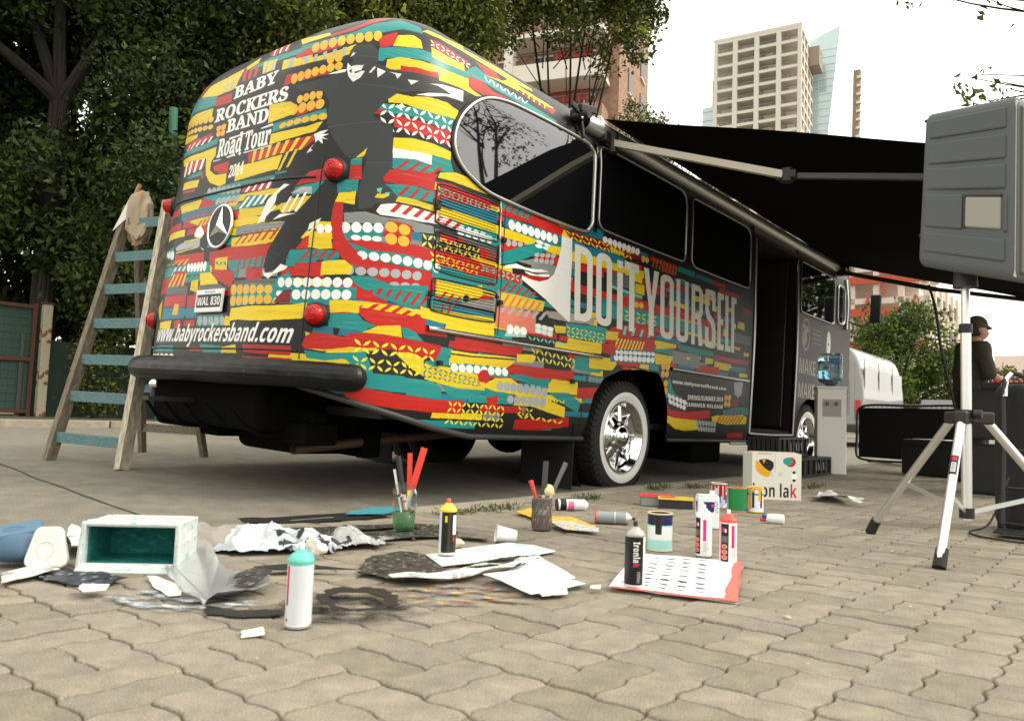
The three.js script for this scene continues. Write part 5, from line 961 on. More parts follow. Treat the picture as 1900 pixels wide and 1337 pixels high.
{ // pink brick apartment block with white trimmed balconies
  const pk = M([0.5, 0.31, 0.22], 0.9, { map: noiseTex(256, (x, y) => { const v = 205 + 60 * fbm(x * 8, y * 8, 4); return [clamp(v), clamp(v * 0.98), clamp(v * 0.96)]; }) }), wt = M([0.72, 0.66, 0.58], 0.8), wd = M([0.07, 0.06, 0.055], 0.4), redp = M([0.42, 0.08, 0.05], 0.85);
  const b = thing('apartment_block', 'pink brick apartment block with white edged balconies behind the bus', 'building', [-38.5, 0, -50.5], 20 * RAD);
  part(b, 'wall', uvBox(box(16, 40, 12), 4), pk, [-1, 20, 0]);
  for (let k = 0; k < 6; k++) {
    const y = 18.4 + k * 3.4; part(b, 'balcony_slab', box(7.4, 0.32, 2.6), wt, [2.6, y, 7.1]); part(b, 'balcony_wall', box(7.2, 1.05, 0.18), k % 2 ? pk : wt, [2.6, y + 0.66, 8.3]); part(b, 'balcony_wall', box(0.18, 1.05, 2.3), pk, [6.2, y + 0.66, 7.1]);
    part(b, 'railing', merge(...Array.from({ length: 12 }, (_, i) => at(box(0.05, 0.8, 0.05), -0.8 + i * 0.6, 0, 0)), at(box(7.2, 0.07, 0.07), 2.6, 0.42, 0)), wd, [0, y + 1.5, 8.3]); part(b, 'red_panel', box(3, 0.8, 0.1), redp, [3.4, y - 0.6, 6.1]);
    for (const x of [-5.5, -1.8, 1.2, 4.4]) { const w = part(b, 'window', box(1.5, 2, 0.12), wd, [x, y + 1.7, 6.02]); part(w, 'window_frame', merge(at(box(1.7, 0.12, 0.1), 0, 1.05, 0.05), at(box(1.7, 0.12, 0.1), 0, -1.05, 0.05), at(box(0.1, 2.1, 0.1), 0, 0, 0.05)), wt); }
    part(b, 'corner_pier', box(0.7, 3.4, 0.7), wt, [-0.9, y + 1.5, 8.1]); for (const z of [-3, 2]) { const w = part(b, 'window', box(0.12, 2, 1.5), wd, [7.02, y + 1.7, z]); part(w, 'sill', box(0.2, 0.12, 1.7), wt, [0.06, -1.06, 0]); }
  }
  part(b, 'roof_edge', box(16.6, 0.6, 12.6), wt, [-1, 40.3, 0]);
}
{ // half built red framed building and long pale block under the awning
  const wt = M([0.72, 0.62, 0.55], 0.85), redp = M([0.5, 0.1, 0.045], 0.8), wd = M([0.12, 0.08, 0.07], 0.8);
  const b = thing('building_site', 'half built block with red beams seen under the awning', 'building', [-17.2, 0, -66], 6 * RAD);
  for (let k = 0; k < 5; k++) { part(b, 'floor_slab', box(9, 0.45, 8), wt, [0, 2.6 + k * 2.5, 0]); part(b, 'red_beam', box(8.4, 0.6, 0.25), redp, [0.2, 1.7 + k * 2.5, 4.1]); }
  for (let i = 0; i < 6; i++) part(b, 'column', box(0.4, 13.4, 0.4), wt, [-4.2 + i * 1.7, 6.7, 3.8]); part(b, 'core', box(7, 12.5, 5), wt, [0, 6.2, -1.4]);
  for (let i = 0; i < 5; i++) part(b, 'prop', plank([-3.4 + i * 1.6, 8 + (i % 2) * 2.4, 4.2], [-2.8 + i * 1.6, 10.4 + (i % 2) * 2.4, 4.2], 0.16, 0.16, [0, 0, 1]), redp);
  const c = thing('apartment_block', 'long pale pink apartment block running beside the green tree', 'building', [-22, 0, -84], 0);
  part(c, 'wall', box(10, 15.5, 30), M([0.66, 0.5, 0.43], 0.9), [0, 7.75, -4]);
  for (let k = 0; k < 5; k++) for (let i = 0; i < 9; i++) { const w = part(c, 'window', box(0.2, 1.5, 1.2), wd, [5.0, 2.4 + k * 2.8, 9 - i * 3]); part(w, 'sill', box(0.2, 0.14, 1.5), wt, [0.08, -0.85, 0]); }
  for (let k = 0; k < 5; k++) for (let i = 0; i < 3; i++) part(c, 'window', box(1.2, 1.5, 0.2), wd, [-3 + i * 3, 2.4 + k * 2.8, 11]);
  for (let i = 0; i < 10; i++) part(c, 'pilaster', box(0.3, 15.5, 0.5), wt, [5.05, 7.75, 10.5 - i * 3]);
  const d = thing('apartment_block', 'small distant pale block behind the person in a cap', 'building', [-10.5, 0, -118], 0); part(d, 'wall', box(9, 10, 10), wt, [0, 5, 0]); for (let k = 0; k < 3; k++) for (let i = 0; i < 4; i++) part(d, 'window', box(1, 1.3, 0.1), wd, [-3 + i * 2, 2 + k * 2.8, 5.02]);
}
// ---------------------------------------------------------------- stepladder
const woodTex = (base, seed) => noiseTex(128, (x, y) => { const n = fbm(x * 3 + seed, y * 26 + seed, 4), f = fbm(x * 30, y * 90 + seed, 2), k = 1 + 0.5 * n + 0.3 * f; return base.map(b => clamp(b * k)); });
{
  const ld = thing('stepladder', 'old wooden stepladder with worn blue rungs behind the bus tail', 'ladder');
  const wood = M([1, 1, 1], 0.85, { map: woodTex([116, 106, 90], 1) }), pale = M([1, 1, 1], 0.8, { map: woodTex([180, 170, 150], 2) }), blue = M([1, 1, 1], 0.8, { map: noiseTex(128, (x, y) => { const n = fbm(x * 5, y * 22, 4), f = fbm(x * 30, y * 60, 2); return n > 0.22 ? [132, 122, 102] : [clamp(92 + 40 * n + 24 * f), clamp(126 + 40 * n + 24 * f), clamp(130 + 36 * n + 24 * f)]; }) });
  const FL = [-7.17, 0.02, -2.56], FR = [-6.31, 0.0, -2.79], TL = [-7.09, 2.3, -3.05], TR = [-6.6, 2.3, -3.17], BL = [-7.93, 0.03, -3.7], BR = [-7.16, 0.02, -3.95], UL = [-7.03, 2.2, -3.1], UR = [-6.66, 2.2, -3.2];
  const lerp = (a, b, t) => a.map((x, i) => x + (b[i] - x) * t), sd = [0.9, 0, -0.25];
  part(ld, 'stile', plank(FL, TL, 0.06, 0.09, [0.9, 0, -0.25]), wood); part(ld, 'stile', plank(FR, TR, 0.065, 0.1, [0.9, 0, -0.25]), pale); part(ld, 'rear_leg', plank(BL, UL, 0.055, 0.06, sd), wood); part(ld, 'rear_leg', plank(BR, UR, 0.055, 0.06, sd), wood);
  [0.09, 0.245, 0.385, 0.525, 0.66, 0.79, 0.925].forEach(t => part(ld, 'rung', plank(lerp(FL, TL, t), lerp(FR, TR, t), 0.085, 0.035, [0, 1, 0.1]), blue));
  [0.12, 0.3, 0.74].forEach((t, i) => part(ld, 'rear_brace', plank(lerp(BL, UL, t), lerp(BR, UR, t), 0.08, 0.025, [0, 1, 0]), i === 1 ? blue : wood));
  part(ld, 'spreader_chain', tube([lerp(FL, TL, 0.4), [-7.25, 0.75, -3.1], lerp(BL, UL, 0.4)], 0.008, 30, 6), DARKSTEEL);
  const rag = thing('rag', 'paint stained rag draped over the top of the stepladder', 'rag', [-6.95, 2.2, -3.08]), g = new THREE.IcosahedronGeometry(0.12, 5), p = g.attributes.position; for (let i = 0; i < p.count; i++) { const v = V3().fromBufferAttribute(p, i), k = 1 + 0.55 * (1 - 2.4 * Math.abs(perlin.noise(v.x * 9, v.y * 6, v.z * 9))) ; p.setXYZ(i, v.x * k * 0.85, v.y * k * 1.3 + (v.y < 0 ? -0.05 : 0.02), v.z * k * 0.6); } g.computeVertexNormals(); part(rag, 'cloth', uvBox(g, 0.5), M([1, 1, 1], 0.95, { map: noiseTex(128, (x, y) => { const n = fbm(x * 3, y * 3, 3); return n > 0.14 ? [186, 140, 104] : n < -0.16 ? [120, 104, 84] : [168, 152, 130]; }) }));
  { const f = new THREE.Shape([[0, 0], [-0.16, -0.16], [-0.03, 0.14]].map(q => new THREE.Vector2(...q))); part(rag, 'white_corner', at(new THREE.ExtrudeGeometry(f, { depth: 0.006, bevelEnabled: false }), -0.05, 0.02, 0.05, 0, 0.7, 0), WHITE); }
  part(rag, 'loose_end', tube([[0, 0.08, 0], [-0.06, 0.2, 0.02], [-0.04, 0.3, 0]], 0.02, 12, 6), M([0.45, 0.25, 0.12], 0.95));
}
// ---------------------------------------------------------------- loudspeaker on tripod
{
  const st = thing('speaker_stand', 'silver tripod speaker stand on the block pavement', 'speaker stand'), c = [-0.625, -3.9];
  const feet = [[-0.65, -3.47], [-1.12, -4.31], [-0.17, -4.22]];
  part(st, 'pole', merge(bar([c[0], 0.16, c[1]], [c[0], 1.0, c[1]], 0.0215, 0.0215, 20), bar([c[0], 0.95, c[1]], [c[0], 1.26, c[1]], 0.0175, 0.0175, 20)), ALU);
  part(st, 'hub', merge(at(cyl(0.045, 0.045, 0.05, 20), c[0], 0.615, c[1]), ...feet.map(f => { const d = V3(f[0] - c[0], 0, f[1] - c[1]).normalize(); return at(box(0.05, 0.055, 0.1, 0.01), c[0] + d.x * 0.06, 0.605, c[1] + d.z * 0.06, 0, Math.atan2(d.x, d.z), 0); })), BLACK);
  part(st, 'collar', merge(at(cyl(0.03, 0.03, 0.045, 18), c[0], 0.19, c[1]), at(cyl(0.027, 0.027, 0.04, 18), c[0], 1.0, c[1])), DARKSTEEL);
  part(st, 'clamp_knob', merge(at(cyl(0.02, 0.02, 0.03, 12), c[0] + 0.05, 0.62, c[1] + 0.03, 0, 0, Math.PI / 2)), BLACK);
  feet.forEach((f, i) => {
    const d = V3(f[0] - c[0], 0, f[1] - c[1]), n = d.clone().normalize(), a = [c[0] + n.x * 0.08, 0.6, c[1] + n.z * 0.08], e = [f[0], 0.035, f[1]], m = a.map((x, k) => x + (e[k] - x) * 0.56);
    const l = part(st, 'leg', bar(e, a, 0.0185, 0.0185, 16), ALU); part(l, 'rubber_foot', merge(bar([f[0] + n.x * 0.012, 0.006, f[1] + n.z * 0.012], [f[0] - n.x * 0.035, 0.075, f[1] - n.z * 0.035], 0.026, 0.024, 16)), RUBBER);
    part(st, 'brace', plank([c[0], 0.19, c[1]], m, 0.02, 0.006, [0, 1, 0]), ALU);
    if (i === 0) { const q = a.map((x, k) => x + (e[k] - x) * 0.36), t = canvasTex(64, 160, (x) => { x.fillStyle = '#15151a'; x.fillRect(0, 0, 64, 160); x.fillStyle = '#d8d8d8'; x.fillRect(14, 60, 36, 80); x.fillStyle = '#c8202a'; x.fillRect(14, 10, 36, 32); x.fillStyle = '#222'; for (let k = 0; k < 5; k++) x.fillRect(20, 68 + k * 14, 24, 6); }); const g = part(l, 'sticker', new THREE.CylinderGeometry(0.0192, 0.0192, 0.09, 12, 1, true, -0.9, 1.8), M([1, 1, 1], 0.4, { map: t })); g.position.set(...q); g.quaternion.setFromUnitVectors(V3(0, 1, 0), V3(...a).sub(V3(...e)).normalize()); }
  });
}
{
  const sp = thing('loudspeaker', 'grey plastic loudspeaker with ribbed side and moulded handle on tripod', 'loudspeaker');
  const A = V3(-0.39, 1.904, -3.592), Bc = V3(-0.408, 1.151, -3.646), C = V3(-0.755, 1.953, -3.741), D = V3(-0.793, 1.278, -3.77), away = V3(0.378, 0.02, -0.926).multiplyScalar(0.42), awayB = V3(0.3, 0.02, -0.85).multiplyScalar(0.3);
  // s: 0 rear .. 1 front, t: 0 bottom .. 1 top, w: 0 near side .. 1 far side
  const map = (s, t, w) => { const r = D.clone().lerp(C, t), f = Bc.clone().lerp(A, t); r.addScaledVector(awayB, w); f.addScaledVector(away, w); return r.lerp(f, s); };
  const warp = (g, f) => { const p = g.attributes.position; for (let i = 0; i < p.count; i++) { const q = map(...f(p.getX(i), p.getY(i), p.getZ(i))); p.setXYZ(i, q.x, q.y, q.z); } g.computeVertexNormals(); return g; };
  const grey = M([0.085, 0.095, 0.098], 0.62, { bumpMap: gb, bumpScale: 0.0015 }), cab = new RoundedBoxGeometry(1, 1, 1, 4, 0.07);
  part(sp, 'cabinet', toCreasedNormals(warp(cab, (x, y, z) => [x + 0.5, y + 0.5, z + 0.5]), 0.9), grey);
  const pad = (s0, s1, t0, t1, w0) => warp(new RoundedBoxGeometry(s1 - s0, t1 - t0, 0.03, 2, 0.014), (x, y, z) => [(s0 + s1) / 2 + x, (t0 + t1) / 2 + y, w0 + z]);
  for (const [a, b] of [[0.83, 0.945], [0.665, 0.8], [0.5, 0.635], [0.1, 0.225]]) part(sp, 'side_rib', pad(0.07, 0.9, a, b, -0.003), grey);
  part(sp, 'side_rib', pad(0.07, 0.47, 0.26, 0.47, -0.003), grey); part(sp, 'side_rib', pad(0.88, 0.92, 0.26, 0.47, -0.003), grey);
  part(sp, 'handle', merge(pad(0.5, 0.86, 0.275, 0.455, -0.0)), M([0.3, 0.285, 0.25], 0.6)); part(sp, 'handle_lip', merge(pad(0.49, 0.87, 0.455, 0.475, -0.008), pad(0.485, 0.505, 0.265, 0.47, -0.006)), CHARCOAL);
  const fp = new RoundedBoxGeometry(0.04, 0.9, 0.86, 2, 0.015); part(sp, 'grille', warp(fp, (x, y, z) => [1.0 + x, 0.5 + y, 0.5 + z]), M([0.1, 0.085, 0.07], 0.6)); part(sp, 'front_edge', warp(new RoundedBoxGeometry(0.018, 0.95, 0.03, 2, 0.006), (x, y, z) => [0.975 + x, 0.5 + y, 0.035 + z]), M([0.45, 0.42, 0.36], 0.5));
  part(sp, 'pole_cup', at(cyl(0.045, 0.05, 0.07, 18), -0.622, 1.215, -3.88), CHARCOAL); for (const t of [0.2, 0.96]) part(sp, 'bolt', at(new THREE.SphereGeometry(0.008, 10, 8), ...map(-0.0, t, 0.06)), DARKSTEEL);
  solo('speaker_cable', 'black cable hanging from the far awning arm beside the speaker pole', 'cable', tube([[-1.76, 2.05, -8.9], [-1.70, 1.8, -8.9], [-1.66, 1.4, -8.95], [-1.6, 1.05, -9.0], [-1.54, 0.7, -9.1]], 0.014, 40, 6), BLACK);
  solo('floor_cable', 'thin black cable trailing over the paving behind the tripod', 'cable', tube([[-0.6, 0.3, -5.0], [-0.68, 0.05, -4.85], [-0.75, 0.012, -4.75], [-0.55, 0.012, -4.55], [-0.3, 0.012, -4.6], [0.1, 0.012, -4.7]], 0.006, 50, 6), BLACK);
}
// ---------------------------------------------------------------- the person in a cap (one continuous body, clothes over it)
{
  const me = thing('person', 'person in a flat cap and dark olive shirt reaching over stacked cases', 'person', [-1.46, 0, -9.32], 2.2);
  const cap = (a, b, r0, r1) => [V3(...a), V3(...b), r0, r1];
  function sdf(p, bones, k) { let d = 1e3; for (const [a, b, r0, r1] of bones) { const ab = b.clone().sub(a), t = Math.max(0, Math.min(1, p.clone().sub(a).dot(ab) / ab.lengthSq())), q = p.distanceTo(ab.multiplyScalar(t).add(a)) - (r0 + (r1 - r0) * t), h = Math.max(0, Math.min(1, 0.5 + 0.5 * (d - q) / k)); d = d * (1 - h) + q * h - k * h * (1 - h); } return d; }
  function meshSDF(f, lo, hi, n) { // marching cubes over a cube region
    const mc = new MarchingCubes(n, M([1, 1, 1]), false, false, 400000), s = Math.max(hi[0] - lo[0], hi[1] - lo[1], hi[2] - lo[2]) / 2, c = [0, 1, 2].map(i => (lo[i] + hi[i]) / 2); mc.isolation = 0;
    const h = n / 2; for (let z = 0; z < n; z++) for (let y = 0; y < n; y++) for (let x = 0; x < n; x++) mc.field[x + y * n + z * n * n] = -f(V3(c[0] + (x - h) / h * s, c[1] + (y - h) / h * s, c[2] + (z - h) / h * s));
    mc.update(); const m = mc.count ?? mc.geometry.drawRange.count, P = mc.positionArray.slice(0, m * 3); for (let i = 0; i < m; i++) for (let k = 0; k < 3; k++) P[i * 3 + k] = c[k] + P[i * 3 + k] * s;
    let g = new THREE.BufferGeometry(); g.setAttribute('position', new THREE.BufferAttribute(new Float32Array(P), 3)); g = mergeVertices(g, 1e-4); g.computeVertexNormals(); return g;
  }
  const torso = [cap([0, 0.95, 0], [0, 1.15, 0.01], 0.14, 0.135), cap([0, 1.15, 0.01], [0, 1.36, 0.03], 0.14, 0.15), cap([-0.13, 1.4, 0.03], [0.13, 1.4, 0.03], 0.075, 0.075)];
  const uarm = [cap([0.18, 1.4, 0.03], [0.22, 1.14, 0.08], 0.055, 0.045), cap([-0.18, 1.4, 0.03], [-0.22, 1.14, 0.08], 0.055, 0.045)], farm = [cap([0.22, 1.14, 0.08], [0.19, 1.02, 0.33], 0.042, 0.028), cap([-0.22, 1.14, 0.08], [-0.19, 1.0, 0.34], 0.042, 0.028)];
  const legs = [cap([0.09, 0.92, 0], [0.1, 0.5, 0.02], 0.085, 0.058), cap([0.1, 0.5, 0.02], [0.11, 0.09, -0.02], 0.058, 0.04), cap([-0.09, 0.92, 0], [-0.1, 0.5, 0.02], 0.085, 0.058), cap([-0.1, 0.5, 0.02], [-0.11, 0.09, -0.02], 0.058, 0.04)], shoes = [cap([0.11, 0.05, -0.04], [0.12, 0.04, 0.16], 0.05, 0.04), cap([-0.11, 0.05, -0.04], [-0.12, 0.04, 0.16], 0.05, 0.04)];
  const neck = [cap([0, 1.42, 0.04], [0, 1.53, 0.07], 0.055, 0.05)];
  const head = [cap([0, 1.6, 0.08], [0, 1.64, 0.075], 0.088, 0.09), cap([0, 1.55, 0.11], [0, 1.58, 0.12], 0.055, 0.06), cap([0, 1.595, 0.165], [0, 1.575, 0.19], 0.012, 0.016), cap([0.085, 1.59, 0.07], [0.088, 1.615, 0.065], 0.018, 0.018), cap([-0.085, 1.59, 0.07], [-0.088, 1.615, 0.065], 0.018, 0.018), cap([-0.02, 1.545, 0.165], [0.02, 1.545, 0.165], 0.008, 0.008)];
  const skin = M([0.42, 0.24, 0.15], 0.6), hands = [];
  for (const s of [1, -1]) { const y = s > 0 ? 1.02 : 1.0, z = 0.33; hands.push(cap([s * 0.19, y, z], [s * 0.185, y - 0.02, z + 0.08], 0.03, 0.036)); for (let k = 0; k < 4; k++) { const x = s * 0.185 + (k - 1.5) * 0.02, l = [0.06, 0.07, 0.066, 0.05][k]; hands.push(cap([x, y - 0.02, z + 0.1], [x, y - 0.03, z + 0.1 + l * 0.55], 0.0095, 0.0085), cap([x, y - 0.03, z + 0.1 + l * 0.55], [x, y - 0.055, z + 0.1 + l], 0.0085, 0.0075)); } hands.push(cap([s * 0.155, y - 0.015, z + 0.04], [s * 0.125, y - 0.03, z + 0.09], 0.012, 0.01)); }
  const bodyBones = [...torso, ...uarm, ...farm, ...legs, ...neck, ...head];
  part(me, 'body', merge(meshSDF(p => Math.min(sdf(p, bodyBones, 0.03)), [-0.9, -0.02, -0.85], [0.9, 1.78, 0.95], 96), meshSDF(p => sdf(p, hands.slice(0, 10), 0.008), [0.07, 0.86, 0.3], [0.33, 1.12, 0.56], 52), meshSDF(p => sdf(p, hands.slice(10), 0.008), [-0.33, 0.84, 0.3], [-0.07, 1.1, 0.56], 52)), skin);
  const grow = (bs, e) => bs.map(([a, b, r0, r1]) => [a, b, r0 + e, r1 + e]);
  part(me, 'shirt', meshSDF(p => Math.max(sdf(p, [...grow(torso, 0.018), ...grow(uarm, 0.026)], 0.05) + 0.006 * perlin.noise(p.x * 14, p.y * 10, p.z * 14), 0.9 - p.y, p.y - 1.475), [-0.45, 0.8, -0.4], [0.45, 1.7, 0.5], 70), M([0.035, 0.034, 0.02], 0.9));
  part(me, 'trousers', meshSDF(p => Math.max(sdf(p, [...grow(legs, 0.022), cap([-0.05, 0.93, 0], [0.05, 0.93, 0], 0.15, 0.15)], 0.03), p.y - 0.98), [-0.55, 0, -0.5], [0.55, 1.1, 0.6], 64), M([0.012, 0.012, 0.014], 0.9));
  part(me, 'shoes', meshSDF(p => Math.max(sdf(p, grow(shoes, 0.004), 0.02), 0.002 - p.y), [-0.3, -0.02, -0.25], [0.3, 0.58, 0.35], 44), BLACK);
  part(me, 'cap', meshSDF(p => Math.min(Math.max(sdf(p, [cap([0, 1.64, 0.07], [0, 1.66, 0.075], 0.105, 0.105)], 0.02), 1.625 + 0.1 * (p.z - 0.07) - p.y), sdf(p, [cap([-0.05, 1.635, 0.17], [0.05, 1.635, 0.17], 0.018, 0.018), cap([-0.03, 1.628, 0.205], [0.03, 1.628, 0.205], 0.012, 0.012)], 0.03)), [-0.2, 1.5, -0.12], [0.2, 1.9, 0.28], 48), M([0.07, 0.062, 0.045], 0.95));
  part(me, 'hair', meshSDF(p => Math.max(sdf(p, [cap([0, 1.59, 0.045], [0, 1.64, 0.055], 0.095, 0.1)], 0.02), p.z - 0.075, 1.54 - p.y), [-0.2, 1.45, -0.15], [0.2, 1.85, 0.25], 40), M([0.03, 0.022, 0.015], 0.9));
  for (const s of [-1, 1]) part(me, 'eye', new THREE.SphereGeometry(0.011, 10, 8), M([0.1, 0.08, 0.06], 0.3), [s * 0.033, 1.598, 0.153]);
}
// ---------------------------------------------------------------- black gear under the awning
{
  const c1 = thing('flight_case', 'lower black flight case of the stack beside the person', 'case', [-0.86, 0, -7.95], -0.35), c2 = thing('flight_case', 'upper black flight case of the stack carrying the small mixer', 'case', [-0.86, 0.47, -7.95], -0.33);
  for (const c of [c1, c2]) { part(c, 'shell', box(0.62, 0.43, 0.5, 0.015), M([0.02, 0.02, 0.02], 0.6), [0, 0.22, 0]); part(c, 'edge_trim', merge(...[-1, 1].map(s => at(box(0.018, 0.44, 0.018), s * 0.305, 0.22, 0.247)), at(box(0.62, 0.016, 0.018), 0, 0.432, 0.247), at(box(0.62, 0.016, 0.018), 0, 0.02, 0.247)), DARKSTEEL); part(c, 'latch', box(0.07, 0.06, 0.012, 0.003), DARKSTEEL, [0, 0.3, 0.254]); part(c, 'handle', at(new THREE.TorusGeometry(0.05, 0.008, 6, 16, Math.PI), -0.312, 0.22, 0, 0, Math.PI / 2, 0), BLACK); }
  const mx = thing('mixer', 'small black mixer with red knobs on top of the flight cases', 'mixer', [-0.9, 0.91, -7.9], -0.3); part(mx, 'body', box(0.42, 0.06, 0.3, 0.01), BLACK, [0, 0.03, 0]); const rk = M([0.5, 0.02, 0.02], 0.5); for (let i = 0; i < 8; i++) part(mx, 'knob', cyl(0.012, 0.014, 0.025, 10), rk, [-0.16 + i * 0.045, 0.07, 0.05]); part(mx, 'red_cloth', box(0.16, 0.03, 0.1, 0.01), rk, [-0.12, 0.075, -0.06]);
  const tr = thing('hand_truck', 'folding hand truck with bright tube handle beside the flight cases', 'hand truck', [0, 0, 0]);
  part(tr, 'handle_tube', tube([[-0.615, 0.06, -4.86], [-0.615, 0.5, -4.95], [-0.62, 0.8, -5.02], [-0.6, 0.87, -5.06], [-0.54, 0.86, -5.05], [-0.5, 0.8, -5.02], [-0.46, 0.4, -4.95], [-0.45, 0.06, -4.9]], 0.013, 70, 10), DARKSTEEL); part(tr, 'grip', tube([[-0.617, 0.74, -5.005], [-0.615, 0.83, -5.04], [-0.59, 0.872, -5.06]], 0.017, 16, 10), CHROME); part(tr, 'toe_plate', box(0.24, 0.012, 0.2, 0.004), DARKSTEEL, [-0.52, 0.03, -4.82]);
  for (const x of [-0.63, -0.42]) part(tr, 'wheel', at(new THREE.TorusGeometry(0.04, 0.016, 8, 20), x, 0.057, -4.96, 0, Math.PI / 2, 0), RUBBER); for (const [y, z] of [[0.45, -4.945], [0.25, -4.91], [0.06, -4.92]]) part(tr, 'cross_bar', bar([-0.615, y, z], [-0.45, y, z], 0.008), DARKSTEEL);
  const bg = thing('gear_bag', 'tall black padded bag leaning on the hand truck', 'bag', [-0.5, 0, -5.25], 0.5); const g = new RoundedBoxGeometry(0.34, 0.82, 0.3, 5, 0.06), p = g.attributes.position; for (let i = 0; i < p.count; i++) { const n = 0.015 * perlin.noise(p.getX(i) * 9, p.getY(i) * 7, p.getZ(i) * 9); p.setXYZ(i, p.getX(i) * (1 + n * 2), p.getY(i) + n, p.getZ(i) * (1 + n * 3)); } g.computeVertexNormals(); part(bg, 'cover', g, M([0.013, 0.013, 0.013], 0.85), [0, 0.41, 0]); part(bg, 'strap', tube([[-0.1, 0.7, 0.15], [-0.06, 0.62, 0.2], [0.06, 0.62, 0.2], [0.1, 0.7, 0.15]], 0.012, 20, 6), BLACK);
  const ca = thing('equipment_trunk', 'low black trunk with a white sheet on top by the barrier', 'trunk', [-1.9, 0, -10.35], -0.5); part(ca, 'shell', box(0.75, 0.42, 0.5, 0.02), M([0.014, 0.014, 0.014], 0.6), [0, 0.21, 0]); part(ca, 'lid_edge', box(0.76, 0.02, 0.51, 0.005), DARKSTEEL, [0, 0.34, 0]);
  solo('white_sheet', 'white paper sheet lying on the low black trunk', 'paper', box(0.42, 0.006, 0.34, 0.002), WHITE, [-1.95, 0.425, -10.33], [0, -0.4, 0]);
  const br = thing('barrier', 'low black cloth barrier in a rounded tube frame by the van', 'barrier', [-2.75, 0, -12.85], -0.29); const q = [[-0.92, 0.08, 0], [-0.92, 0.45, 0], [-0.9, 0.82, 0], [-0.8, 0.88, 0], [0, 0.89, 0], [0.8, 0.88, 0], [0.9, 0.82, 0], [0.92, 0.45, 0], [0.92, 0.08, 0], [0.84, 0.04, 0], [0, 0.035, 0], [-0.84, 0.04, 0]]; part(br, 'tube_frame', tube(q, 0.02, 120, 8, true), M([0.05, 0.05, 0.05], 0.35)); part(br, 'cloth', box(1.78, 0.78, 0.012, 0.004), M([0.006, 0.006, 0.006], 0.9), [0, 0.46, 0]); for (const s of [-0.6, 0.6]) part(br, 'foot', box(0.05, 0.03, 0.4, 0.01), BLACK, [s, 0.016, 0]); part(br, 'lacing', merge(...Array.from({ length: 22 }, (_, i) => at(new THREE.TorusGeometry(0.026, 0.004, 5, 10), -0.8 + i * 0.076, 0.882, 0, 0, Math.PI / 2, 0))), CHARCOAL);
}
// water dispenser and plastic step crates at the bus door
{
  const cab = M([0.86, 0.84, 0.77], 0.5), d = thing('water_dispenser', 'off white water dispenser standing by the bus door', 'water dispenser', [-2.86, 0, -9.25], 0.42);
  part(d, 'cabinet', box(0.31, 0.97, 0.32, 0.012), cab, [0, 0.485, 0]); part(d, 'top_tray', box(0.33, 0.03, 0.34, 0.012), cab, [0, 0.985, 0]); part(d, 'side_panel', box(0.006, 0.7, 0.24, 0.002), cab, [0.157, 0.36, 0]); part(d, 'front_recess', box(0.2, 0.2, 0.01, 0.003), M([0.4, 0.39, 0.36], 0.5), [0, 0.75, 0.158]); part(d, 'tap', merge(at(box(0.03, 0.04, 0.05, 0.008), -0.05, 0.8, 0.18), at(box(0.03, 0.04, 0.05, 0.008), 0.05, 0.8, 0.18)), M([0.1, 0.15, 0.3], 0.4));
  const b = thing('water_bottle', 'large clear blue water bottle upturned on the dispenser', 'bottle', [-2.86, 0.99, -9.25]);
  part(b, 'bottle', lathe([[0.03, 0], [0.04, 0.02], [0.125, 0.07], [0.135, 0.11], [0.128, 0.14], [0.135, 0.17], [0.135, 0.24], [0.128, 0.26], [0.135, 0.28], [0.135, 0.36], [0.12, 0.39], [0.02, 0.4], [0, 0.4]], 40), M([0.75, 0.88, 0.92], 0.06, { phys: true, transmission: 0.85, thickness: 0.004, ior: 1.4, attenuationColor: new THREE.Color(0.5, 0.75, 0.85), attenuationDistance: 0.5 })); part(b, 'water', lathe([[0.025, 0.005], [0.118, 0.072], [0.128, 0.11], [0.122, 0.14], [0.128, 0.17], [0.128, 0.3], [0, 0.3]], 32), M([0.7, 0.85, 0.9], 0.02, { phys: true, transmission: 1, thickness: 0.2, ior: 1.33, attenuationColor: new THREE.Color(0.45, 0.7, 0.8), attenuationDistance: 0.4 })); part(b, 'label', new THREE.CylinderGeometry(0.1365, 0.1365, 0.07, 24, 1, true, 0.2, 1.3), M([0.01, 0.12, 0.3], 0.4, { side: THREE.DoubleSide }), [0, 0.3, 0]);
  function crate(label, pos, w, h, dd) { const c = thing('step_crate', label, 'crate', pos, 0, 'plastic step crates at the bus door'), m = M([0.008, 0.008, 0.009], 0.45); part(c, 'deck', box(w, 0.03, dd, 0.008), m, [0, h - 0.015, 0]); part(c, 'base', box(w, 0.025, dd, 0.006), m, [0, 0.0125, 0]); part(c, 'back', box(w - 0.04, h - 0.05, dd - 0.06), m, [0, h / 2, 0]); const n = 6; for (let i = 0; i <= n; i++) { part(c, 'slat', box(0.02, h - 0.05, 0.04, 0.006), m, [w / 2 - 0.012, h / 2, -dd / 2 + 0.02 + i * (dd - 0.04) / n]); part(c, 'slat', box(0.04, h - 0.05, 0.02, 0.006), m, [-w / 2 + 0.02 + i * (w - 0.04) / n, h / 2, dd / 2 - 0.012]); } const hole = M([0.32, 0.33, 0.32], 0.6); for (let i = 0; i < 5; i++) { part(c, 'pale_slot', box(0.006, h * 0.42, 0.018, 0.002), hole, [w / 2 - 0.006, h * 0.52, -dd / 2 + 0.18 + i * 0.08], [0.18, 0, 0]); } return c; }
  crate('upper black plastic step crate right under the bus door sill', [-3.1, 0.2, -8.28], 0.34, 0.21, 0.85); crate('lower black plastic step crate spreading toward the water dispenser', [-2.98, 0, -8.5], 0.42, 0.2, 1.05);
}
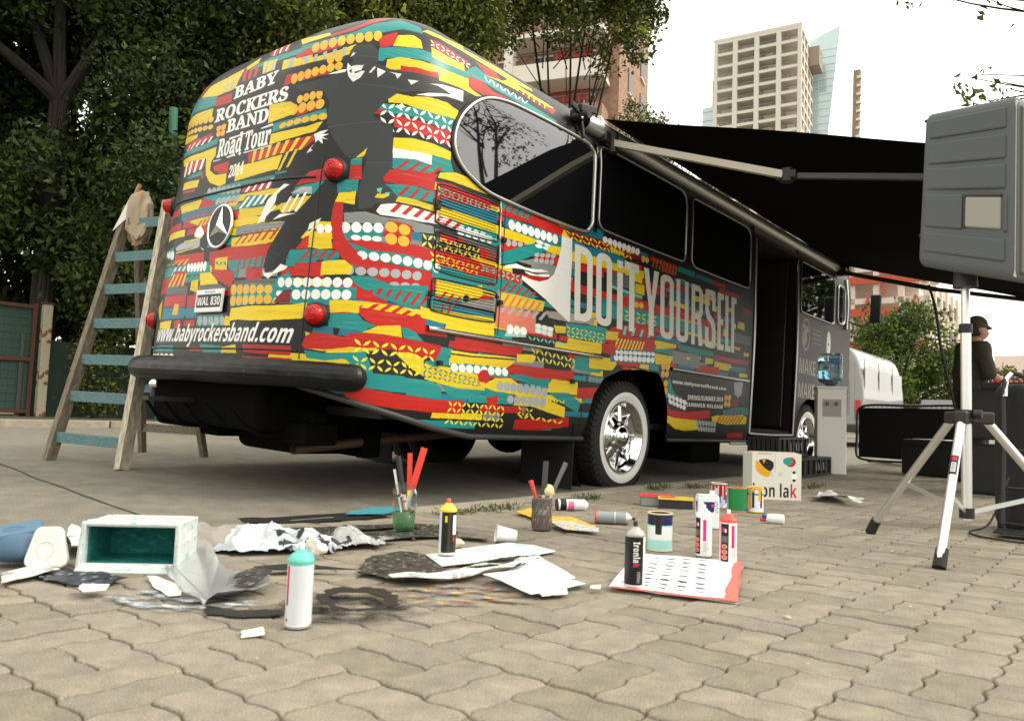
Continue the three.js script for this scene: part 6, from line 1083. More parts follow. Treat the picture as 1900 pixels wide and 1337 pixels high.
// ---------------------------------------------------------------- parked vehicles and lamp beyond the bus
{
  const wv = M([0.3, 0.3, 0.285], 0.4, { phys: true, clearcoat: 0.6 }), v = thing('white_van', 'white panel van parked beyond the front of the bus', 'van', [-6.95, 0.0, -24.2], 0.02);
  const sh = new THREE.Shape(); sh.moveTo(-1.02, 0.45); sh.lineTo(1.02, 0.45); sh.lineTo(1.02, 1.3); sh.quadraticCurveTo(0.98, 2.2, 0.78, 2.5); sh.quadraticCurveTo(0.6, 2.72, 0, 2.76); sh.quadraticCurveTo(-0.6, 2.72, -0.78, 2.5); sh.quadraticCurveTo(-0.98, 2.2, -1.02, 1.3); sh.closePath();
  part(v, 'body', at(new THREE.ExtrudeGeometry(sh, { depth: 4.6, bevelEnabled: true, bevelSize: 0.06, bevelThickness: 0.06, bevelSegments: 3 }), 0, 0, -2.0), wv);
  for (const s of [-1, 1]) { const d = part(v, 'rear_door', box(0.84, 1.9, 0.03, 0.01), wv, [s * 0.44, 1.5, 2.67]); for (const [y, h] of [[0.62, 0.32], [-0.15, 0.95]]) part(d, 'pressed_panel', box(0.62, h, 0.02, 0.008), M([0.25, 0.25, 0.24], 0.45), [0, y, 0.018]); part(v, 'tail_lamp', box(0.12, 0.5, 0.04, 0.015), lens, [s * 0.95, 1.0, 2.68]); for (const z of [-1.2, 1.7]) { const w = part(v, 'wheel', at(new THREE.TorusGeometry(0.25, 0.1, 12, 28), 0, 0, 0, 0, Math.PI / 2, 0), RUBBER, [s * 0.92, 0.35, z]); part(w, 'rim', at(cyl(0.18, 0.18, 0.1, 20), 0, 0, 0, 0, 0, Math.PI / 2), ALU); } }
  for (const [z, l] of [[1.75, 1.35], [0.2, 1.4], [-1.3, 1.2]]) { part(v, 'side_panel', box(0.03, 0.78, l, 0.012), wv, [1.05, 1.75, z]); part(v, 'side_seam', box(0.012, 1.7, 0.01), M([0.12, 0.12, 0.12], 0.6), [1.062, 1.5, z + l / 2 + 0.07]); }
  part(v, 'bumper', box(2.0, 0.22, 0.16, 0.04), CHARCOAL, [0, 0.5, 2.72]); part(v, 'side_rail', merge(at(box(0.03, 0.12, 4.3), 1.05, 1.2, 0.4), at(box(0.03, 0.12, 4.3), -1.05, 1.2, 0.4)), CHARCOAL);
  const c = thing('parked_car', 'dark car with shiny windscreen parked beyond the van', 'car', [-4.9, 0, -28.2], 0.05), pt = M([0.05, 0.055, 0.06], 0.25, { phys: true, clearcoat: 1 }), cs = new THREE.Shape([[2.1, 0.35], [2.15, 0.7], [1.0, 0.95], [0.45, 1.42], [-0.9, 1.45], [-1.6, 0.98], [-2.0, 0.9], [-2.05, 0.35]].map(p => new THREE.Vector2(...p))); part(c, 'body', at(new THREE.ExtrudeGeometry(cs, { depth: 1.55, bevelEnabled: true, bevelSize: 0.07, bevelThickness: 0.07, bevelSegments: 3 }), 0.78, 0, 0, 0, -Math.PI / 2, 0), pt);
  const ws = part(c, 'windscreen', box(1.42, 0.68, 0.03, 0.01), windowGlass, [0, 1.2, 0.82], [-0.83, 0, 0]); void ws; for (const s of [-1, 1]) { part(c, 'headlight', new THREE.SphereGeometry(0.11, 14, 10), CHROME, [s * 0.6, 0.68, 2.1]); part(c, 'wing_mirror', box(0.18, 0.12, 0.08, 0.03), pt, [s * 0.98, 1.08, 0.75]); for (const z of [-1.25, 1.3]) part(c, 'wheel', at(new THREE.TorusGeometry(0.23, 0.09, 10, 24), 0, 0, 0, 0, Math.PI / 2, 0), RUBBER, [s * 0.78, 0.31, z]); }
  part(c, 'side_window', box(1.56, 0.36, 1.5, 0.05), windowGlass, [0, 1.2, -0.2]);
  const l = thing('street_lamp', 'pale blue curved arm street lamp in front of the green tree', 'street lamp', [-10.33, 0, -43.3]), m = M([0.35, 0.5, 0.55], 0.5, { metal: 0.4 }); part(l, 'pole', tube([[0, 0, 0], [0, 4, 0.1], [0, 5.6, 0.2], [0.35, 6.4, 0.0], [0.9, 6.72, -0.4], [1.6, 6.78, -0.9]], 0.085, 60, 10), m); part(l, 'lamp_head', at(box(0.6, 0.12, 0.25, 0.05), 1.75, 6.76, -1.0, 0, 0.5, 0), M([0.6, 0.62, 0.6], 0.4));
}
// ---------------------------------------------------------------- painting gear spread on the pavement
const FLATS = {
  stA: [[-1.607, -2.773], [-1.24, -2.918], [-0.971, -2.268], [-1.344, -2.144], [-1.475, -2.441]],
  stB: [[-2.119, -2.017], [-2.122, -2.294], [-2.097, -2.544], [-1.988, -2.577], [-1.846, -2.539], [-1.846, -2.43], [-1.876, -2.147], [-1.929, -1.938]],
  pap1: [[-1.676, -1.908], [-1.694, -2.185], [-1.417, -2.12], [-1.434, -1.854]],
  pap2: [[-1.86, -2.379], [-1.832, -2.412], [-1.51, -2.196], [-1.531, -2.049], [-1.705, -2.036]],
  blob: [[-2.019, -1.673], [-2.106, -1.774], [-2.199, -1.888], [-2.199, -2.02], [-2.073, -2.039], [-1.834, -1.913], [-1.79, -1.789], [-1.83, -1.697], [-1.886, -1.68], [-1.962, -1.689]],
  strip: [[-1.88, -1.686], [-1.813, -1.811], [-1.788, -1.993], [-1.769, -2.126], [-1.792, -2.278], [-1.754, -2.262], [-1.704, -2.064], [-1.71, -1.881], [-1.747, -1.723], [-1.824, -1.659]],
  tail: [[-1.801, -1.979], [-1.825, -2.178], [-1.832, -2.295], [-1.78, -2.262], [-1.719, -2.156], [-1.728, -2.063], [-1.742, -1.942]],
  ring: [[-1.781, -1.333], [-1.844, -1.409], [-1.845, -1.487], [-1.782, -1.537], [-1.693, -1.538], [-1.611, -1.484], [-1.57, -1.413], [-1.594, -1.325], [-1.673, -1.302]],
  ringhole: [[-1.778, -1.371], [-1.803, -1.435], [-1.752, -1.492], [-1.672, -1.487], [-1.624, -1.453], [-1.597, -1.399], [-1.624, -1.339], [-1.691, -1.33]],
  film: [[-2.962, -1.482], [-2.968, -1.595], [-2.875, -1.63], [-2.549, -1.47], [-2.252, -1.343], [-2.136, -1.418], [-2.011, -1.341], [-1.942, -1.245], [-1.967, -1.146], [-1.91, -1.076], [-2.084, -1.115], [-2.335, -1.19]],
  dark: [[-2.231, -1.286], [-2.169, -1.312], [-2.149, -1.426], [-2.021, -1.351], [-1.962, -1.24], [-1.997, -1.131], [-2.072, -1.156]],
  darkstrip: [[-1.976, -1.119], [-1.87, -1.152], [-1.799, -1.245], [-1.753, -1.215], [-1.805, -1.128], [-1.892, -1.081]],
  s1: [[-3.325, -2.021], [-3.274, -2.344], [-3.183, -2.756], [-3, -2.725], [-3.031, -2.422], [-3.094, -2.158], [-3.193, -1.969]],
  s2: [[-2.951, -1.701], [-3.003, -1.985], [-2.843, -2.273], [-2.752, -2.589], [-2.493, -2.654], [-2.364, -2.45], [-2.467, -2.143], [-2.554, -1.837], [-2.69, -1.597]],
  s3: [[-2.639, -1.846], [-2.59, -2.074], [-2.393, -2.195], [-2.372, -2.062], [-2.429, -1.845], [-2.498, -1.761]],
  s4: [[-2.493, -2.654], [-2.303, -2.646], [-2.179, -2.506], [-2.305, -2.456]],
  teal: [[-3.12, -2.492], [-3.267, -2.79], [-3.192, -2.898], [-3.085, -2.82], [-3.042, -2.6]],
  s5: [[-3.285, -1.274], [-3.1, -1.31], [-2.88, -1.228], [-2.86, -1.097], [-3.08, -1.151]],
  s6: [[-2.661, -0.932], [-2.671, -1.043], [-2.504, -1.089], [-2.388, -1.095], [-2.361, -1.029], [-2.443, -0.958], [-2.54, -0.934]],
  white1: [[-2.721, -0.863], [-2.76, -0.965], [-2.643, -1.001], [-2.588, -0.879], [-2.568, -0.817]],
  sc1: [[-2.31, -0.928], [-2.35, -0.951], [-2.307, -1.009], [-2.251, -0.976], [-2.257, -0.915]],
  sc2: [[-1.701, -1.062], [-1.694, -1.117], [-1.63, -1.079], [-1.651, -1.031]],
  sc3: [[-2.415, -1.168], [-2.389, -1.186], [-2.245, -1.182], [-2.106, -1.118], [-2.116, -1.088], [-2.252, -1.112]],
  sc4: [[-1.438, -1.9], [-1.416, -2.009], [-1.371, -1.954], [-1.408, -1.873]],
  sc5: [[-1.381, -2.092], [-1.362, -2.125], [-1.336, -2.076], [-1.359, -2.062]],
  yel: [[-2.697, -3.332], [-2.752, -3.532], [-2.509, -3.339], [-2.346, -3.357], [-2.114, -3.235], [-2.064, -3.135], [-2.316, -3.174], [-2.467, -3.192]],
  yel2: [[-2.35, -3.129], [-2.232, -3.196], [-2.028, -3.128], [-1.971, -3.048], [-2.126, -3.001]],
  tri: [[-1.883, -5.731], [-2.053, -6.645], [-1.82, -6.145], [-1.51, -5.621], [-1.512, -5.516], [-1.732, -5.726]],
  blk1: [[-2.035, -1.681], [-2.204, -1.59], [-2.276, -1.453], [-2.228, -1.432], [-2.137, -1.563]],
  clump: [[-4.072, -2.144], [-3.8, -2.134], [-3.249, -1.921], [-2.86, -1.816], [-2.712, -1.796], [-2.553, -1.625], [-2.722, -1.593], [-3.165, -1.771]],
  greybag: [[-3.903, -1.873], [-4.259, -2.085], [-4.449, -2.289], [-4.065, -2.155], [-3.681, -1.941]],
};
// thin sheet with real thickness from an outline on the ground; curl lifts it unevenly
let layer = 0;
function sheet(outline, holes, thick, curl, seed, y0) {
  const c = outline.reduce((a, p) => [a[0] + p[0] / outline.length, a[1] + p[1] / outline.length], [0, 0]), rnd = mulberry(seed), sh = new THREE.Shape();
  const jag = (pts, n, amp) => { const o = []; pts.forEach((a, i) => { const b = pts[(i + 1) % pts.length]; for (let k = 0; k < n; k++) o.push(new THREE.Vector2(a[0] + (b[0] - a[0]) * k / n + (k ? (rnd() - 0.5) * amp : 0) - c[0], -(a[1] + (b[1] - a[1]) * k / n + (k ? (rnd() - 0.5) * amp : 0) - c[1]))); }); return o; };
  sh.setFromPoints(jag(outline, 5, curl.jag ?? 0.004)); for (const h of holes) sh.holes.push(new THREE.Path(jag(h, 2, curl.jag ? curl.jag * 0.6 : 0)));
  let g = new THREE.ExtrudeGeometry(sh, { depth: thick, bevelEnabled: false, steps: 1 }); g.rotateX(-Math.PI / 2);
  const p = g.attributes.position; for (let i = 0; i < p.count; i++) { const x = p.getX(i), z = p.getZ(i), n = perlin.noise(x * (curl.f ?? 6) + seed, z * (curl.f ?? 6), seed * 0.37); p.setY(i, p.getY(i) + Math.max(0, n + 0.15) * (curl.h ?? 0.01)); }
  g.computeVertexNormals(); g.translate(c[0], y0 ?? (0.005 + (layer++ % 6) * 0.0035), c[1]); return uvXZ(g, 0.25);
}
const inQuad = (q, s, t) => [0, 1].map(k => (q[0][k] * (1 - s) + q[1][k] * s) * (1 - t) + (q[3][k] * (1 - s) + q[2][k] * s) * t);
const stainTex = (base, spots, seed, f = 5) => noiseTex(256, (x, y) => { const n = fbm(x * f + seed, y * f, 4), m = fbm(x * f * 1.7 + seed * 3, y * f * 1.7 + 9, 4); let c = base; if (n > 0.16) c = spots[0]; else if (m > 0.2) c = spots[1 % spots.length]; const k = 1 + 0.16 * fbm(x * 40, y * 40, 2); return c.map(v => clamp(v * k)); });
const slots = (q, nx, ny, w, h, skew) => { const o = []; for (let i = 0; i < nx; i++) for (let j = 0; j < ny; j++) { const s = (i + 0.5) / nx, t = (j + 0.5) / ny; o.push([[-1, 0], [-0.6, -1], [0.7, -1], [1, 0], [0.6, 1], [-0.7, 1]].map(([a, b]) => inQuad(q, s + a * w / nx / 2 + b * skew / nx, t + b * h / ny / 2))); } return o; };
{
  const qa = [[-1.6, -2.74], [-1.33, -2.85], [-1.07, -2.29], [-1.35, -2.19]];
  solo('stencil_sheet', 'white stencil sheet cut with rows of long slots and red overspray', 'stencil', sheet(FLATS.stA, slots(qa, 5, 9, 0.62, 0.42, 0.1), 0.0025, { h: 0.012, f: 5, jag: 0.003 }, 3), M([1, 1, 1], 0.6, { map: canvasTex(512, 512, (c) => { c.fillStyle = '#dfe3e3'; c.fillRect(0, 0, 512, 512); const r = mulberry(9); for (let i = 0; i < 900; i++) { c.fillStyle = r() < 0.5 ? 'rgba(190,200,200,0.25)' : 'rgba(245,245,245,0.3)'; c.fillRect(r() * 512, r() * 512, 4 + r() * 30, 1 + r() * 4); } }) }));
  const rs = M([0.62, 0.13, 0.1], 0.7); solo('stencil_edge_tape', 'red painted card edge under the slotted white stencil', 'card', sheet([[-1.255, -2.915], [-1.235, -2.92], [-0.964, -2.262], [-1.33, -2.132], [-1.335, -2.148], [-1.01, -2.27], [-1.07, -2.42]], [], 0.002, { h: 0.004, jag: 0.012 }, 5, 0.012), rs);
  const qb = [[-2.09, -2.1], [-2.06, -2.5], [-1.9, -2.5], [-1.93, -2.0]];
  solo('stencil_sheet', 'mint edged stencil sheet with small dotted slots beside the yellow topped can', 'stencil', sheet(FLATS.stB, slots(qb, 6, 6, 0.35, 0.3, 0.1), 0.0025, { h: 0.014, f: 4, jag: 0.004 }, 7), M([1, 1, 1], 0.6, { map: stainTex([214, 224, 218], [[150, 205, 190], [228, 232, 228]], 2, 3) }));
  solo('paper_sheet', 'blank white paper sheet with a bent corner in front of the cup', 'paper', sheet(FLATS.pap1, [], 0.002, { h: 0.022, f: 4, jag: 0.001 }, 8), M([0.74, 0.75, 0.78], 0.7));
  solo('paper_sheet', 'white paper sheet tucked beneath the blank bent sheet', 'paper', sheet(FLATS.pap2, [], 0.002, { h: 0.016, f: 5, jag: 0.002 }, 9, 0.0045), M([0.68, 0.7, 0.72], 0.7));
  const gunk = stainTex([48, 46, 42], [[16, 15, 14], [120, 116, 108]], 5, 5), gunk2 = stainTex([150, 150, 146], [[40, 40, 40], [196, 200, 200]], 8, 5), white2 = stainTex([206, 206, 200], [[150, 152, 150], [226, 228, 226]], 4, 5);
  const mg = M([1, 1, 1], 0.5, { map: gunk }), mg2 = M([1, 1, 1], 0.55, { map: gunk2 }), mw = M([1, 1, 1], 0.6, { map: white2 }), mk = M([0.012, 0.012, 0.012], 0.45);
  const S_ = (k, label, m, o = {}, holes = [], cat = 'stencil') => solo(o.name ?? 'stencil_cutout', label, cat, sheet(FLATS[k], holes, o.t ?? 0.003, { h: o.h ?? 0.02, f: o.f ?? 6, jag: o.jag ?? 0.014 }, o.s ?? 11, o.y), m, undefined, undefined, 'cut stencil pieces on the pavement');
  S_('blob', 'black sprayed stencil cutout with reddish smudges behind the white paper', mg, { s: 12, h: 0.01, t: 0.002 }); S_('strip', 'long narrow pale stencil strip curving from the black cutout', mw, { s: 13, h: 0.02 }); S_('tail', 'thin black looped stencil end lying on the white paper', mk, { s: 14, h: 0.03, y: 0.022 }, [[[-1.8, -2.02], [-1.81, -2.15], [-1.79, -2.2], [-1.77, -2.1]]]);
  S_('ring', 'ring shaped black stencil cutout on the paving near the teal topped can', mk, { s: 15, h: 0.012, jag: 0.03, t: 0.002 }, [FLATS.ringhole]); S_('dark', 'dark curled stencil cutout on the edge of the clear film', mg, { s: 16, h: 0.05, f: 5, y: 0.02 }); S_('darkstrip', 'narrow black torn strip in front of the clear film', mk, { s: 17, h: 0.01 });
  S_('s1', 'black slit stencil strip lying along the kerb edge', mk, { s: 18, h: 0.014 }, [[[-3.2, -2.2], [-3.17, -2.45], [-3.12, -2.45], [-3.15, -2.2]]]); S_('s2', 'large grey stencil board with torn black edges behind the jar', mg, { s: 19, h: 0.012, t: 0.002 }, [[[-2.75, -2.15], [-2.66, -2.5], [-2.56, -2.48], [-2.66, -2.1]]]); S_('s3', 'small grey torn card in front of the large stencil board', mg2, { s: 20, h: 0.014, y: 0.026 }); S_('s4', 'flat grey card beside the white cup', M([1, 1, 1], 0.8, { map: stainTex([112, 106, 96], [[90, 86, 80], [124, 118, 106]], 3, 3) }), { s: 21, h: 0.004, jag: 0.002 }); S_('blk1', 'thin black sprayed strand leading to the black cutout', mk, { s: 22, h: 0.008, jag: 0.01 });
  S_('s5', 'crumpled pale stencil scrap left of the white tub', mw, { s: 23, h: 0.06 }); S_('s6', 'dark blue grey sprayed scrap in front of the respirator', M([1, 1, 1], 0.5, { map: stainTex([40, 44, 54], [[20, 20, 24], [120, 128, 134]], 6, 5) }), { s: 24, h: 0.03 }); S_('white1', 'long white scrap beneath the respirator', mw, { s: 25, h: 0.012 });
  S_('teal', 'teal painted card strip lying on the kerb', M([0.03, 0.22, 0.26], 0.6), { s: 26, h: 0.02, jag: 0.006 }); S_('yel', 'yellow stained tape strip trailing past the ribbed jar', M([1, 1, 1], 0.7, { map: stainTex([214, 160, 36], [[226, 190, 90], [170, 160, 140]], 2, 7) }), { s: 27, h: 0.012, jag: 0.008 }); S_('yel2', 'pale bluish tape strip beside the yellow tape', M([1, 1, 1], 0.7, { map: stainTex([186, 190, 190], [[214, 170, 60], [120, 140, 156]], 5, 8) }), { s: 28, h: 0.01, jag: 0.006 });
  const bits = [['sc1', 'torn masking tape scrap nearest the respirator'], ['sc2', 'small square tape scrap in front of the teal topped can'], ['sc3', 'folded white tape scrap against the clear film'], ['sc4', 'tape scrap stuck to the front edge of the white paper'], ['sc5', 'tiny tape scrap between the paper and the slotted stencil']]; bits.forEach(([k, l], i) => solo('tape_scrap', l, 'tape', sheet(FLATS[k], [], 0.002, { h: 0.008, jag: 0.006 }, 40 + i), M([0.72, 0.68, 0.58], 0.8), undefined, undefined, 'scraps of masking tape'));
  solo('torn_paper', 'torn triangular white paper on the paving before the water dispenser', 'paper', sheet(FLATS.tri, [], 0.003, { h: 0.09, f: 3, jag: 0.03 }, 60), mw);
  solo('plastic_film', 'curled translucent plastic film spreading in front of the white tub', 'film', sheet(FLATS.film, [], 0.002, { h: 0.035, f: 4.2, jag: 0.012 }, 66, 0.02), M([0.88, 0.9, 0.91], 0.18, { phys: true, transmission: 0.82, thickness: 0, side: THREE.DoubleSide }));
}
{ // paint overspray left on the blocks round the stencils: speckled pigment, clear between the specks
  const spray = (label, x, z, w, d, turn, seed, cols) => { const n = 256, col = new Uint8Array(n * n * 4), r = mulberry(seed); for (let j = 0; j < n; j++) for (let i = 0; i < n; i++) { const k = (j * n + i) * 4, m = fbm(i / 40 + seed, j / 40, 4), q = fbm(i / 26 + 7, j / 26 + seed, 3), c = cols[q > 0.12 ? 1 : q < -0.14 ? 2 : 0], e = Math.min(1, 3.2 * (1 - Math.hypot(i / 128 - 1, j / 128 - 1))); col.set([...c, r() < Math.max(0, 0.2 + m * 2.2) * e ? 255 : 0], k); }
    const t = new THREE.DataTexture(col, n, n); t.colorSpace = THREE.SRGBColorSpace; t.magFilter = THREE.LinearFilter; t.needsUpdate = true; const g = new THREE.PlaneGeometry(w, d); g.rotateX(-Math.PI / 2); solo('overspray_stain', label, 'paint stain', g, M([1, 1, 1], 0.85, { map: t, transparent: true, alphaTest: 0.35 }), [x, 0.0065, z], [0, turn, 0], 'overspray stains on the paving'); };
  spray('dark speckled overspray on the paving around the ring cutout', -1.72, -1.38, 0.5, 0.34, 0.7, 3, [[26, 26, 26], [60, 62, 64], [40, 30, 28]]);
  spray('yellow, red and grey speckled overspray in front of the white papers', -1.62, -1.72, 0.6, 0.3, 0.75, 5, [[120, 124, 120], [190, 160, 60], [150, 60, 50]]);
  spray('pale blue grey speckled overspray before the clear film', -2.08, -1.1, 0.5, 0.26, 0.6, 8, [[150, 158, 164], [196, 200, 202], [90, 96, 104]]);
}
function crumple(r, sx, sy, sz, f, amp, seed, det = 5) { const g = new THREE.IcosahedronGeometry(r, det), p = g.attributes.position; for (let i = 0; i < p.count; i++) { const v = V3().fromBufferAttribute(p, i), n = Math.abs(perlin.noise(v.x * f + seed, v.y * f, v.z * f)) * 2 - 0.4 + 0.4 * perlin.noise(v.x * f * 2.5, v.y * f * 2.5 + seed, v.z * f * 2.5), k = 1 + amp * n; p.setXYZ(i, v.x * k * sx, Math.max(-r * sy * 0.75, v.y * k * sy), v.z * k * sz); } let q = mergeVertices(g.deleteAttribute('normal').deleteAttribute('uv'), 1e-5); q.computeVertexNormals(); return uvBox(q.toNonIndexed(), 0.2); }
// crumpled sheet: ridged folds over an irregular outline, heaped toward its middle
function crumpledSheet(lx, lz, h, seed, f = 7) {
  const n = 56, P = [], I = [], ok = []; for (let j = 0; j <= n; j++) for (let i = 0; i <= n; i++) { const s = i / n * 2 - 1, t = j / n * 2 - 1, w = 1 + 0.28 * perlin.noise(Math.atan2(t, s) * 1.3 + seed, seed, 2), rr = Math.hypot(s, t) / w; ok.push(rr < 0.98); const x = s * lx / 2, z = t * lz / 2, r1 = 1 - Math.abs(perlin.noise(x * f + seed, z * f, seed * 1.3)) * 2.2, r2 = 1 - Math.abs(perlin.noise(x * f * 2.7, z * f * 2.7 + seed, 5)) * 2.2; const env = Math.max(0, 1 - rr * rr); P.push(x + 0.03 * perlin.noise(x * f * 2, 3, z * f), Math.max(0.004, h * env * (0.35 + 0.5 * r1) + 0.02 * r2 * (0.4 + env) + 0.006), z + 0.03 * perlin.noise(x * f, 7, z * f * 2)); }
  for (let j = 0; j < n; j++) for (let i = 0; i < n; i++) { const a = j * (n + 1) + i, b = a + n + 1; if (ok[a] && ok[a + 1] && ok[b] && ok[b + 1]) I.push(a, b, a + 1, b, b + 1, a + 1); }
  const g = new THREE.BufferGeometry(); g.setAttribute('position', new THREE.Float32BufferAttribute(P, 3)); g.setIndex(I); g.computeVertexNormals(); return uvXZ(g, 0.35);
}
solo('plastic_sheet', 'crumpled white plastic sheet streaked with black paint beside the tub', 'plastic sheet', crumpledSheet(0.6, 0.3, 0.085, 4), M([1, 1, 1], 0.3, { side: THREE.DoubleSide, map: canvasTex(256, 256, (c) => { c.fillStyle = '#b4babf'; c.fillRect(0, 0, 256, 256); const r = mulberry(3); for (let i = 0; i < 70; i++) { c.strokeStyle = r() < 0.62 ? '#0c0c0c' : '#858d94'; c.lineWidth = 2 + r() * 16; c.beginPath(); const x = r() * 256, y = r() * 256; c.moveTo(x, y); c.quadraticCurveTo(x + 60 * (r() - 0.5), y + 60 * (r() - 0.5), x + 150 * (r() - 0.5), y + 90 * (r() - 0.5)); c.stroke(); } }) }), [-2.62, 0.004, -1.74], [0, 0.75, 0]);
solo('plastic_sheet', 'smaller crumpled grey plastic scrap between the tub and the jar', 'plastic sheet', crumpledSheet(0.4, 0.22, 0.07, 9), M([1, 1, 1], 0.35, { side: THREE.DoubleSide, map: stainTex([150, 152, 152], [[20, 20, 20], [200, 204, 206]], 3, 6) }), [-2.5, 0.006, -1.95], [0, 1.0, 0]);
solo('cloth_bundle', 'grey cloth bundle heaped behind the white tub', 'cloth', crumpledSheet(0.36, 0.24, 0.1, 14, 5), M([0.27, 0.245, 0.21], 0.9, { side: THREE.DoubleSide }), [-2.82, 0.004, -1.56], [0, 0.6, 0]);
solo('crumpled_paper', 'small crumpled cream paper ball behind the yellow topped can', 'paper', crumple(0.022, 1.6, 0.9, 1, 40, 0.4, 2, 3), M([0.62, 0.55, 0.4], 0.8), [-2.19, 0.016, -2.33]);
solo('crumpled_paper', 'small torn white paper peak above the teal topped can', 'paper', crumple(0.024, 1.5, 1.3, 0.9, 30, 0.6, 6, 3), M([0.7, 0.68, 0.62], 0.8), [-2.35, 0.04, -1.75]);
{ // tub lying on its side, teal paint inside
  const t = thing('paint_tub', 'white rectangular tub tipped on its side with teal paint inside', 'tub', [-2.62, 0, -1.24], 0.78), w = M([1, 1, 1], 0.45, { map: stainTex([190, 196, 194], [[206, 210, 208], [120, 172, 168]], 3, 4) }), teal = M([1, 1, 1], 0.55, { map: stainTex([16, 112, 106], [[40, 140, 126], [8, 84, 84]], 7, 9), bumpMap: gb, bumpScale: 0.004 });
  const W = 0.31, H = 0.15, D = 0.2; const q = (g, m, p, r, n) => part(t, n, g, m, p, r); const gr = new THREE.Group();
  void gr; const tilt = -0.18;
  q(box(W * 0.92, 0.012, D, 0.004), w, [0, 0.012, 0.01], [0.0, 0, 0], 'lower_wall'); q(box(W * 0.92, 0.012, D, 0.004), w, [0, H, -0.01], [tilt * 0.4, 0, 0], 'upper_wall'); q(box(0.012, H, D, 0.004), w, [-W * 0.47, H / 2 + 0.005, 0], [0, 0, 0], 'end_wall'); q(box(0.012, H, D, 0.004), w, [W * 0.47, H / 2 + 0.005, 0], [0, 0, 0], 'end_wall'); q(box(W * 0.9, H, 0.012, 0.004), w, [0, H / 2 + 0.005, -D / 2], [0, 0, 0], 'tub_bottom');
  q(box(W * 0.88, H - 0.02, 0.008), teal, [0, H / 2 + 0.005, -D / 2 + 0.012], [0, 0, 0], 'paint'); q(box(W * 0.88, 0.008, D * 0.85), teal, [0, 0.023, -0.005], [0, 0, 0], 'paint'); q(box(W * 0.88, 0.006, D * 0.8), teal, [0, H - 0.011, -0.03], [tilt * 0.4, 0, 0], 'paint'); for (const s of [-1, 1]) q(box(0.006, H - 0.03, D * 0.8), teal, [s * (W * 0.47 - 0.0095), H / 2, -0.005], [0, 0, 0], 'paint');
  part(t, 'rim', merge(bar([-W * 0.5, 0.012, D / 2], [W * 0.5, 0.012, D / 2], 0.0085), bar([-W * 0.48, H, D / 2 - 0.012], [W * 0.48, H, D / 2 - 0.012], 0.0085), bar([-W * 0.5, 0.012, D / 2], [-W * 0.48, H, D / 2 - 0.012], 0.0085), bar([W * 0.5, 0.012, D / 2], [W * 0.48, H, D / 2 - 0.012], 0.0085), ...[[-0.5, 0.012, 0], [0.5, 0.012, 0], [-0.48, H, -0.012], [0.48, H, -0.012]].map(q => at(new THREE.SphereGeometry(0.0086, 10, 8), q[0] * W, q[1], D / 2 + q[2]))), w); part(t, 'skirt', box(W, 0.05, 0.012, 0.004), w, [0, -0.0 + 0.012, D / 2 + 0.012], [-1.1, 0, 0]);
}
{ // half mask respirator
  const r = thing('respirator', 'blue half mask respirator with a white filter pad', 'respirator', [-2.82, 0, -0.98], 1.0), blue = M([0.06, 0.12, 0.19], 0.55);
  part(r, 'mask', crumple(0.085, 1.25, 0.75, 0.95, 7, 0.12, 12, 4), blue, [-0.04, 0.068, -0.03]); part(r, 'band', at(box(0.16, 0.02, 0.1, 0.008), -0.06, 0.115, -0.02, 0.2, 0.3, 0.1), M([0.08, 0.16, 0.24], 0.5));
  const sh = new THREE.Shape(); sh.moveTo(-0.045, -0.055); sh.lineTo(0.045, -0.055); sh.quadraticCurveTo(0.062, -0.05, 0.058, -0.03); sh.lineTo(0.036, 0.05); sh.quadraticCurveTo(0.03, 0.062, 0.02, 0.062); sh.lineTo(-0.02, 0.062); sh.quadraticCurveTo(-0.03, 0.062, -0.036, 0.05); sh.lineTo(-0.058, -0.03); sh.quadraticCurveTo(-0.062, -0.05, -0.045, -0.055);
  const f = part(r, 'filter_pad', new THREE.ExtrudeGeometry(sh, { depth: 0.016, bevelEnabled: true, bevelSize: 0.006, bevelThickness: 0.006, bevelSegments: 3 }), M([0.72, 0.7, 0.64], 0.8), [0.06, 0.068, 0.05], [-0.12, -0.2, 0]); part(f, 'pad_crease', at(new THREE.TorusGeometry(0.026, 0.002, 6, 24), 0, -0.004, 0.0225), M([0.6, 0.58, 0.53], 0.8)); part(f, 'filter_housing', at(cyl(0.052, 0.045, 0.045, 20), 0, 0, -0.03, Math.PI / 2), M([0.02, 0.02, 0.02], 0.4));
  part(r, 'strap', tube([[-0.1, 0.07, 0], [-0.2, 0.14, 0.02], [-0.3, 0.12, 0.04], [-0.36, 0.02, 0.06]], 0.008, 20, 6), BLACK);
}
